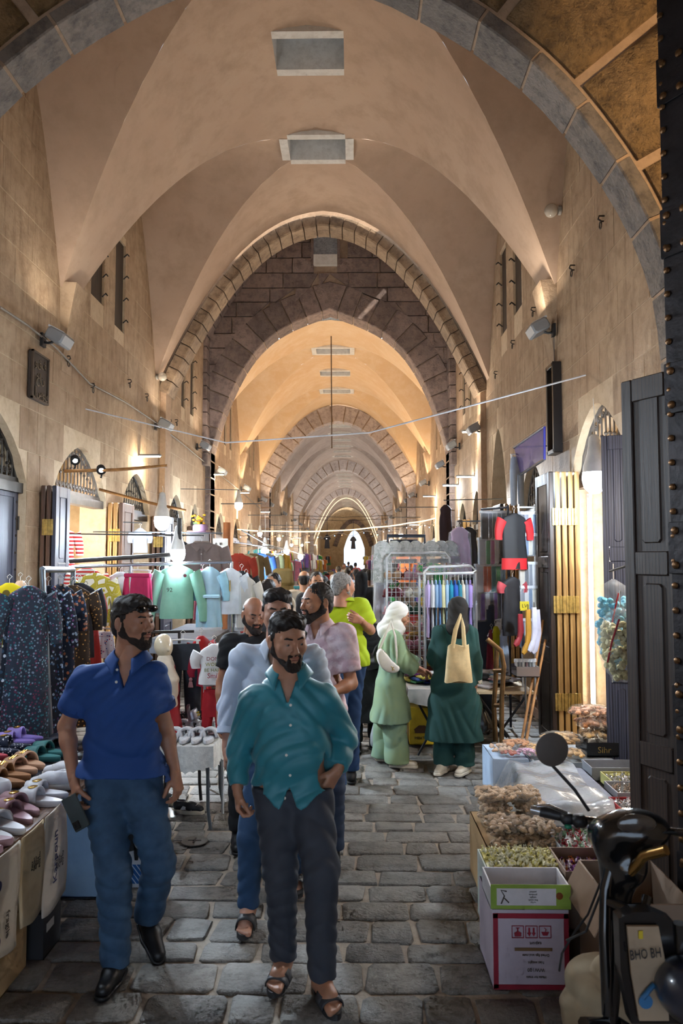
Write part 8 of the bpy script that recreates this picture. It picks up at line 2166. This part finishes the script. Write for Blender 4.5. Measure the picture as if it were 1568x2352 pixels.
t = thing('dark_cabinet', 'dark blue cabinet board behind the green coat', 'cabinet', (at(1080, 1400, 8.9).x, 8.95, 0)); mb = MB(); mb.box((0, 0, .72), (.52, .3, 1.40), bv=.01); mb.build('body', MT('1b2030', .5), t); mb = MB(); mb.box((0, -.155, .72), (.46, .012, 1.3), bv=.004); mb.build('door', MT('232a3c', .5), t)
garment('white and pink dress in plastic hanging over the cabinet', 'dress', .26, .62, MT('d9b4d0', .6), at(1055, 1205, 9.4), R(10), 0, seed=4, wrap=True, peg=XR)
garment('black sequined dress hanging beside the pink dress', 'dress', .24, .75, MT('14141a', .3, var=.4, scale=60), at(1076, 1205, 9.75), R(10), 0, seed=5, peg=XR)
garment('dark hooded scarf hanging from a cord by the right wall', 'shirt', .22, .6, MT('3a2a30', .8), at(1023, 1155, 11.5), R(20), 0, seed=5, peg=XR)
# --- packet rack and hooks wall
def packet(label, loc, w, h, m_, rz=0, group='sock and tights packets on the right wall rack', curl=0):
    t = thing('packet', label, 'packet', loc, rz, group); mb = MB(); mb.box((0, 0, -h / 2), (w * .8, .025, h * .9), bv=.008); mb.build('contents', m_, t); mb = MB(); mb.box((0, 0, -h / 2), (w, .034, h), bv=.012); mb.build('clear_bag', PLAS, t); mb = MB(); mb.box((0, -.002, -.015), (w, .036, .03)); mb.build('header_card', MT('cfd3da', .5), t); return t
rackm = MT('d9dbde', .4)
bars('goods_rack', 'white metal rack with hooks of packets beside the golden shutters', 'rack', [[at(1190, 1158, 7.9), (at(1200, 1500, 7.9).x, 7.9, .5)], [at(1228, 1158, 8.0), (at(1228, 1500, 8.0).x, 8.0, .5)]] + [[at(1188, y, 7.9), at(1228, y, 8.0)] for y in (1165, 1215, 1275, 1300, 1375, 1390, 1450)], rackm, .010)
pcs = [('black tights', '1c1d26'), ('navy', '242c48'), ('steel blue', '3c5a86'), ('dark grey', '3a3c46'), ('pink', 'c06a9a'), ('white', 'c9ccd4'), ('rose', 'b05a80'), ('teal', '3c8a94'), ('orange', 'd0582a'), ('green', '4aa06a'), ('lime', '8fb84a'), ('sky', '7aa4cc'), ('purple', '7a4ab0')]
k = 0
for ri, (y_, hh, cs) in enumerate(((1178, .34, (0, 1, 0, 3, 2, 0)), (1240, .32, (5, 9, 4, 5, 1, 6)), (1300, .34, (5, 8, 8, 7, 9, 11)), (1360, .36, (5, 12, 5, 3, 12, 2)))):
    for ci, c_ in enumerate(cs):
        nm, cc = pcs[c_]; packet('%s packet in the %s row of the hanging packets, %s from the left' % (nm, ['top', 'second', 'third', 'bottom'][ri], ['first', 'second', 'third', 'fourth', 'fifth', 'sixth'][ci]), at(1112 + ci * 10 - 6 * ri, y_ - 5, 8.6 + ci * .1), .13, hh, MT(cc, .5), R(35 + 10 * sin(ri * 3 + ci)))
        k += 1
bars('hook_board', 'dark vertical hook board behind the hanging packets', 'rack', [[at(1105, 1170, 9.3), at(1165, 1165, 8.9)], [at(1103, 1235, 9.3), at(1165, 1232, 8.9)], [at(1100, 1295, 9.3), at(1160, 1292, 8.9)], [at(1096, 1355, 9.3), at(1160, 1352, 8.9)], [at(1166, 1160, 8.9), (at(1166, 1160, 8.9).x, 8.9, .02)]], MT('2a3040', .5), .014)
for ri in range(5):
    for ci in range(4):
        nm, cc = [('dark wrapped', '3a3a44'), ('grey wrapped', '6f7484'), ('white striped', 'cfcfd4'), ('blue', '4a6a94'), ('cream', 'd0c8b8')][(ri * 2 + ci) % 5]
        packet('%s %s on the white metal rack, %s hook of the %s row' % (nm, 'packet' if ri < 2 else 'sock bundle', ['first', 'second', 'third', 'last'][ci], ['top', 'second', 'middle', 'fourth', 'lowest'][ri]), at(1198 + ci * 9, [1175, 1225, 1290, 1345, 1420][ri], 7.85 + .04 * ci), .085, [.26, .24, .30, .26, .3][ri], MT(cc, .5), R(40), group='packets on the white metal rack')
t = thing('price_card', 'yellow square card with a black monogram hanging on the white rack', 'card', at(1204, 1392, 7.55)); mb = MB(); mb.box((0, 0, 0), (.09, .006, .09), bv=.002); mb.build('card', MT('c9b820', .5), t); text('LV', .05, t, (0, -.005, 0), (R(90), 0, 0), MT('22200f', .6))
def sock(label, p, m_, L=.42):
    t = thing('sock', label, 'sock', p, R(20), 'stocking samples under the white rack'); mb = MB(); mb.tube([(0, 0, 0), (.005, 0, -L * .55), (-.012, 0, -L * .78), (-.05, -.02, -L * .92), (-.085, -.03, -L)], [.026, .034, .028, .034, .018], 10, flat=.6); mb.build('leg_form', m_, t); mb = MB(); mb.tube([(0, 0, 0), (0, 0, .05)], .004); mb.build('hook', HANGB, t)
sock('mustard stocking on a leg form under the white rack', at(1212, 1400, 7.5), MT('b9882a', .7)); sock('white stocking on a leg form next to the mustard one', at(1226, 1395, 7.5), MT('c9cbe0', .7)); sock('second white stocking on a leg form by the shutters', at(1234, 1400, 7.6), MT('b9bcd4', .7)); sock('dark red stocking left of the mustard one', at(1194, 1410, 7.5), MT('8a1a2a', .6), .3)
g = garment('black football shirt with red sleeves and red hem on the white rack', 'shirt', .30, .60, MT('17181d', .7), at(1180, 1172, 7.8), R(25), .22, seed=5, m2=MT('c01820', .7)); mb = MB(); cloth_tube(mb, [(0, -.49, .31, .10, 0), (0, -.605, .315, .105, 0)], amp=.006); mb.build('red_hem', MT('c01820', .7), g)
garment('black sleeveless sports shirt with pink trim below the red one', 'shirt', .26, .62, MT('17181f', .7), at(1176, 1318, 7.8), R(30), .1, seed=7, m2=MT('b0404a', .7))
garment('silver grey track trousers hanging high on the right wall', 'trousers', .20, .62, MT('8e98a6', .5), at(1186, 1036, 8.6), R(30), seed=8, peg=XR)
for k, (nm, cc, px, py) in enumerate((('bright yellow scarf hanging under the packets', 'c9c010', 1138, 1432), ('white wrapped garment beside the yellow scarf', 'b9c4d6', 1156, 1440), ('dark red scarf left of the yellow one', '7a1a2a', 1128, 1440))): garment(nm, 'dress', .12, .52, MT(cc, .8), at(px, py, 8.4), R(30), 0, seed=k, hang=True)
# purple hanging banner on rods
t = thing('hanging_net', 'violet net banner stretched between two silver rods on the right wall', 'banner', at(1215, 1030, 8.3)); b = at(1215, 1030, 8.3)
A, B, C_, D_ = [at(*q) - b for q in ((1180, 1028, 8.6), (1250, 980, 7.9), (1250, 1055, 7.9), (1195, 1090, 8.5))]
mb = MB(); mb.tube([A, B], .016, 8); mb.tube([C_, D_], .016, 8); mb.build('rod', CHROME, t)
mb = MB(); mb.grid(lambda u, v: tuple((A.lerp(B, u)).lerp(D_.lerp(C_, u), v) + Vector((0, .01 * sin(9 * u), 0))), 14, 8); mb.build('net', MT('5a4a8a', .7, alpha=.75), t, smooth=60)
mb = MB(); mb.tube([B, C_], .014, 6); mb.build('blue_edge', MT('2a2a8a', .6), t)
# tights display box row (folded) under the packets
t = crate('wire_tray', 'small chrome tray of folded socks beside the brooms', at(1178, 1500, 7.6).x, at(1230, 1500, 7.6).x, 7.45, 7.7, at(1200, 1530, 7.5).z - .1, at(1200, 1530, 7.5).z, CHROME, cat='tray'); bars('tray_stand', 'thin stand under the chrome sock tray', 'stand', [[(at(1205, 1530, 7.6).x, 7.58, .02), (at(1205, 1530, 7.6).x, 7.58, at(1200, 1530, 7.5).z - .105)]], CHROME, .012)
for k in range(6): packet('folded %s sock pack standing in the chrome tray, %s' % (['white', 'grey', 'white', 'plum', 'black', 'white'][k], ['first', 'second', 'third', 'fourth', 'fifth', 'last'][k]), (at(1184 + 8 * k, 1500, 7.6).x, 7.58, at(1200, 1530, 7.5).z + .06), .05, .15, MT(['c9ccd2', '7a7c86', 'd0d2d6', '5a2a44', '22232a', 'c4c6cc'][k], .6), R(60), group='sock packs in the chrome tray')
# ================================================================ deeper stalls, string lights, far gateway
rnd = random.Random(77)
# string light rope
pts = [at(545, 1216, 21.2), at(640, 1220, 21.1), at(760, 1219, 21.0), at(860, 1211, 21.0), at(940, 1201, 21.0), at(1000, 1190, 21.0)]
def cr(P, n=12):
    out = []
    for i in range(len(P) - 1):
        a, b = P[i], P[i + 1]
        for k in range(n): out.append(a.lerp(b, k / n) - Vector((0, 0, .02 * sin(PI * k / n))))
    return out + [P[-1]]
rp = cr(pts); t = thing('string_light', 'glowing string light rope stretched across the corridor', 'string lights', rp[0]); o0 = rp[0]
mb = MB(); mb.tube([p - o0 for p in rp], .018, 6); mb.build('light_rope', emit_mat('ffe2b0', 3.5), t)
mb = MB(); mb.tube([p - o0 - Vector((0, .05, .12 + .05 * sin(i * .9))) for i, p in enumerate(rp)], .006, 4); mb.build('wire', HANGB, t)
BC = [emit_mat('9fd0ff', 3), emit_mat('ffb080', 3), emit_mat('b0ffd8', 3), emit_mat('ffffff', 3)]
for i, p in enumerate(rp[1::2]):
    mb = MB(); mb.ball(tuple(p - o0 - Vector((0, .05, .17 + .05 * sin((2 * i + 1) * .9)))), .015, 6, 4); mb.build('bulb', BC[i % 4], t)
lamp('AREA', (XC, 20.9, 2.75), 30, (1, .85, .65), 4.5, (XC, 20.9, 0), sy=.1)
# rope light lines along distant ribs
for k, (y, l) in enumerate(((62.0, 'rope light outlining a far vault rib'), (66.5, 'second rope light outlining the last vault rib'))):
    p = arch_pts(HW - .08, 3.2, 7.25, XC, n=40); mb = MB(); mb.tube([(x, y, z) for x, z in p], .03, 6); o = mb.build('rope_light', emit_mat('ffe6bc', 1.6)); tag(o, l, 'rope light', 'rope lights on far ribs')
# goods along both sides of the far corridor
PAL = [('red', 'b03a3a'), ('white', 'd6d4d0'), ('blue', '3f66a0'), ('green', '3a9a5a'), ('pink', 'c97a94'), ('black', '222228'), ('tan', 'b9986a'), ('teal', '3a8a94'), ('yellow', 'cdb040'), ('grey', '84888f'), ('orange', 'c9703a'), ('violet', '7a5aa0')]
protos = {}
ordn = ['first', 'second', 'third', 'fourth', 'fifth', 'sixth', 'seventh', 'eighth', 'ninth', 'tenth', 'eleventh', 'twelfth', 'thirteenth', 'fourteenth']
for s_, X in ((-1, XL), (1, XR)):
    y = 16.5; bay = 0
    while y < 76:
        zr = 2.25 if bay % 2 else 1.9; xx = X - s_ * (.55 + .35 * (bay % 3) / 2)
        if not (s_ > 0 and y < 10):
            bars('clothes_rack', '%s of the stall racks receding along the %s side past the tympanum arch' % (ordn[min(bay, 13)], 'left' if s_ < 0 else 'right'), 'rack', [[(xx, y, .02), (xx, y, zr), (xx, y + 2.2, zr), (xx, y + 2.2, .02)]], PIPE, .02, group='stall racks receding down the corridor')
            n = 8 if y < 40 else 4
            for k in range(n):
                nm, cc = PAL[(k * 5 + bay * 7 + (3 if s_ > 0 else 0)) % 12]; kd = ['shirt', 'dress', 'trousers'][(k + bay) % 3]
                key = (kd, nm)
                lab = '%s %s, %s on the %s stall rack of the %s side' % (nm, kd, ordn[k], ordn[min(bay, 13)], 'left' if s_ < 0 else 'right')
                loc = (xx, y + .15 + k * (1.9 / n), zr - .01); rz = R(rnd.uniform(-18, 18)) + (0 if s_ < 0 else 0)
                if key in protos: dup(protos[key], loc, rz, lab)
                else: protos[key] = garment(lab, kd, .44, .95 if kd == 'dress' else .75, MT(cc, .8), loc, rz, .3 if kd != 'trousers' else 0, seed=k, group='clothes on the receding stall racks')
            t = table('%s of the goods tables receding along the %s side' % (ordn[min(bay, 13)], 'left' if s_ < 0 else 'right'), xx - s_ * .55 - .3, xx - s_ * .55 + .3, y + .3, y + 2.1, .72, MIDWOOD, PIPE, MT(PAL[(bay * 3) % 12][1], .8), group='goods tables down the corridor', drop=.4)
            for q in range(5):
                mb = MB(); nm, cc = PAL[(q * 3 + bay * 2 + 1) % 12]; mb.box((0, 0, .07), (.3, .3, .14), bv=.04); o = mb.build('goods_pile', MT(cc, .8), None, (xx - s_ * .55, y + .5 + q * .35, .73), rnd.uniform(0, 1)); tag(o, '%s folded stack, %s on the %s goods table of the %s side' % (nm, ordn[q], ordn[min(bay, 13)], 'left' if s_ < 0 else 'right'), 'clothes', 'folded stacks on the far tables')
        y += 4.4 if y < 40 else 6.5; bay += 1
# dark kiosk columns with lantern shapes near the far gateway
for k, (px, py, Y, l) in enumerate(((751, 1240, 40, 'dark lantern shaped sign hanging left of the far gateway'), (811, 1243, 44, 'dark dress shaped sign hanging in the bright gateway'))):
    p = at(px, py, Y); t = thing('hanging_sign', l, 'sign', p); mb = MB(); mb.prism([(-.12, .2), (0, .3), (.12, .2), (.2, .05), (.10, -.02), (.14, -.45), (-.14, -.45), (-.10, -.02), (-.2, .05)], .1); mb.build('board', MT('2f2a2c', .7), t, smooth=0); mb = MB(); mb.tube([(0, 0, .3), (0, 0, 1.2)], .015); mb.build('cord', MT('2f2a2c', .7), t)
for k, (y, z) in enumerate(((19, 2.6), (24, 2.6), (29, 2.5), (35, 2.6), (41, 2.6), (48, 2.6), (56, 2.6), (64, 2.6), (72, 2.6))):
    for s_, X in ((-1, XL), (1, XR)):
        if k > 3: lamp('POINT', (X - s_ * .6, y, z + .4), 34, (1, .93, .84), .2); continue
        bulb('bare bulb %s along the %s stalls beyond the tympanum arch' % (ordn[k], 'left' if s_ < 0 else 'right'), (X - s_ * 1.0, y + (1.3 if s_ > 0 else 0), z), 34, (.9, .95, 1), .5, 1.1, emit_mat('f4f6ff', 40), group='bulbs over the far stalls')
        mb = MB(); mb.tube([(X - s_ * .02, y + (1.3 if s_ > 0 else 0), z + .72), (X - s_ * 1.05, y + (1.3 if s_ > 0 else 0), z + .72)], .015, 6); tag(mb.build('lamp_arm', PIPE), 'rod carrying the %s bare bulb of the %s stalls' % (ordn[k], 'left' if s_ < 0 else 'right'), 'rod', 'rods carrying the far bulbs')
for y, z in ((40, at(751, 1240, 40).z + 1.2), (44, at(811, 1243, 44).z + 1.2)): mb = MB(); mb.tube([(XL + .05, y, z + .1), (XC, y, z - .02), (XR - .05, y, z + .1)], .012, 5); tag(mb.build('wire', HANGB), 'wire across the corridor carrying the %s hanging sign' % ('left' if y == 40 else 'gateway'), 'wire')
# drain cover in the paving
p = atz(447, 1935); t = thing('drain_cover', 'small round metal drain cover set in the paving', 'drain cover', (p.x, p.y, .006)); mb = MB(); mb.lathe([(.09, 0), (.09, .006), (.06, .008), (.001, .008)], 24); mb.build('ring', MT('6a625a', .5, .5), t); mb = MB(); mb.box((0, 0, .010), (.09, .012, .003)); mb.box((0, 0, .010), (.012, .09, .003)); mb.build('cross_bar', MT('3a3632', .5, .5), t)
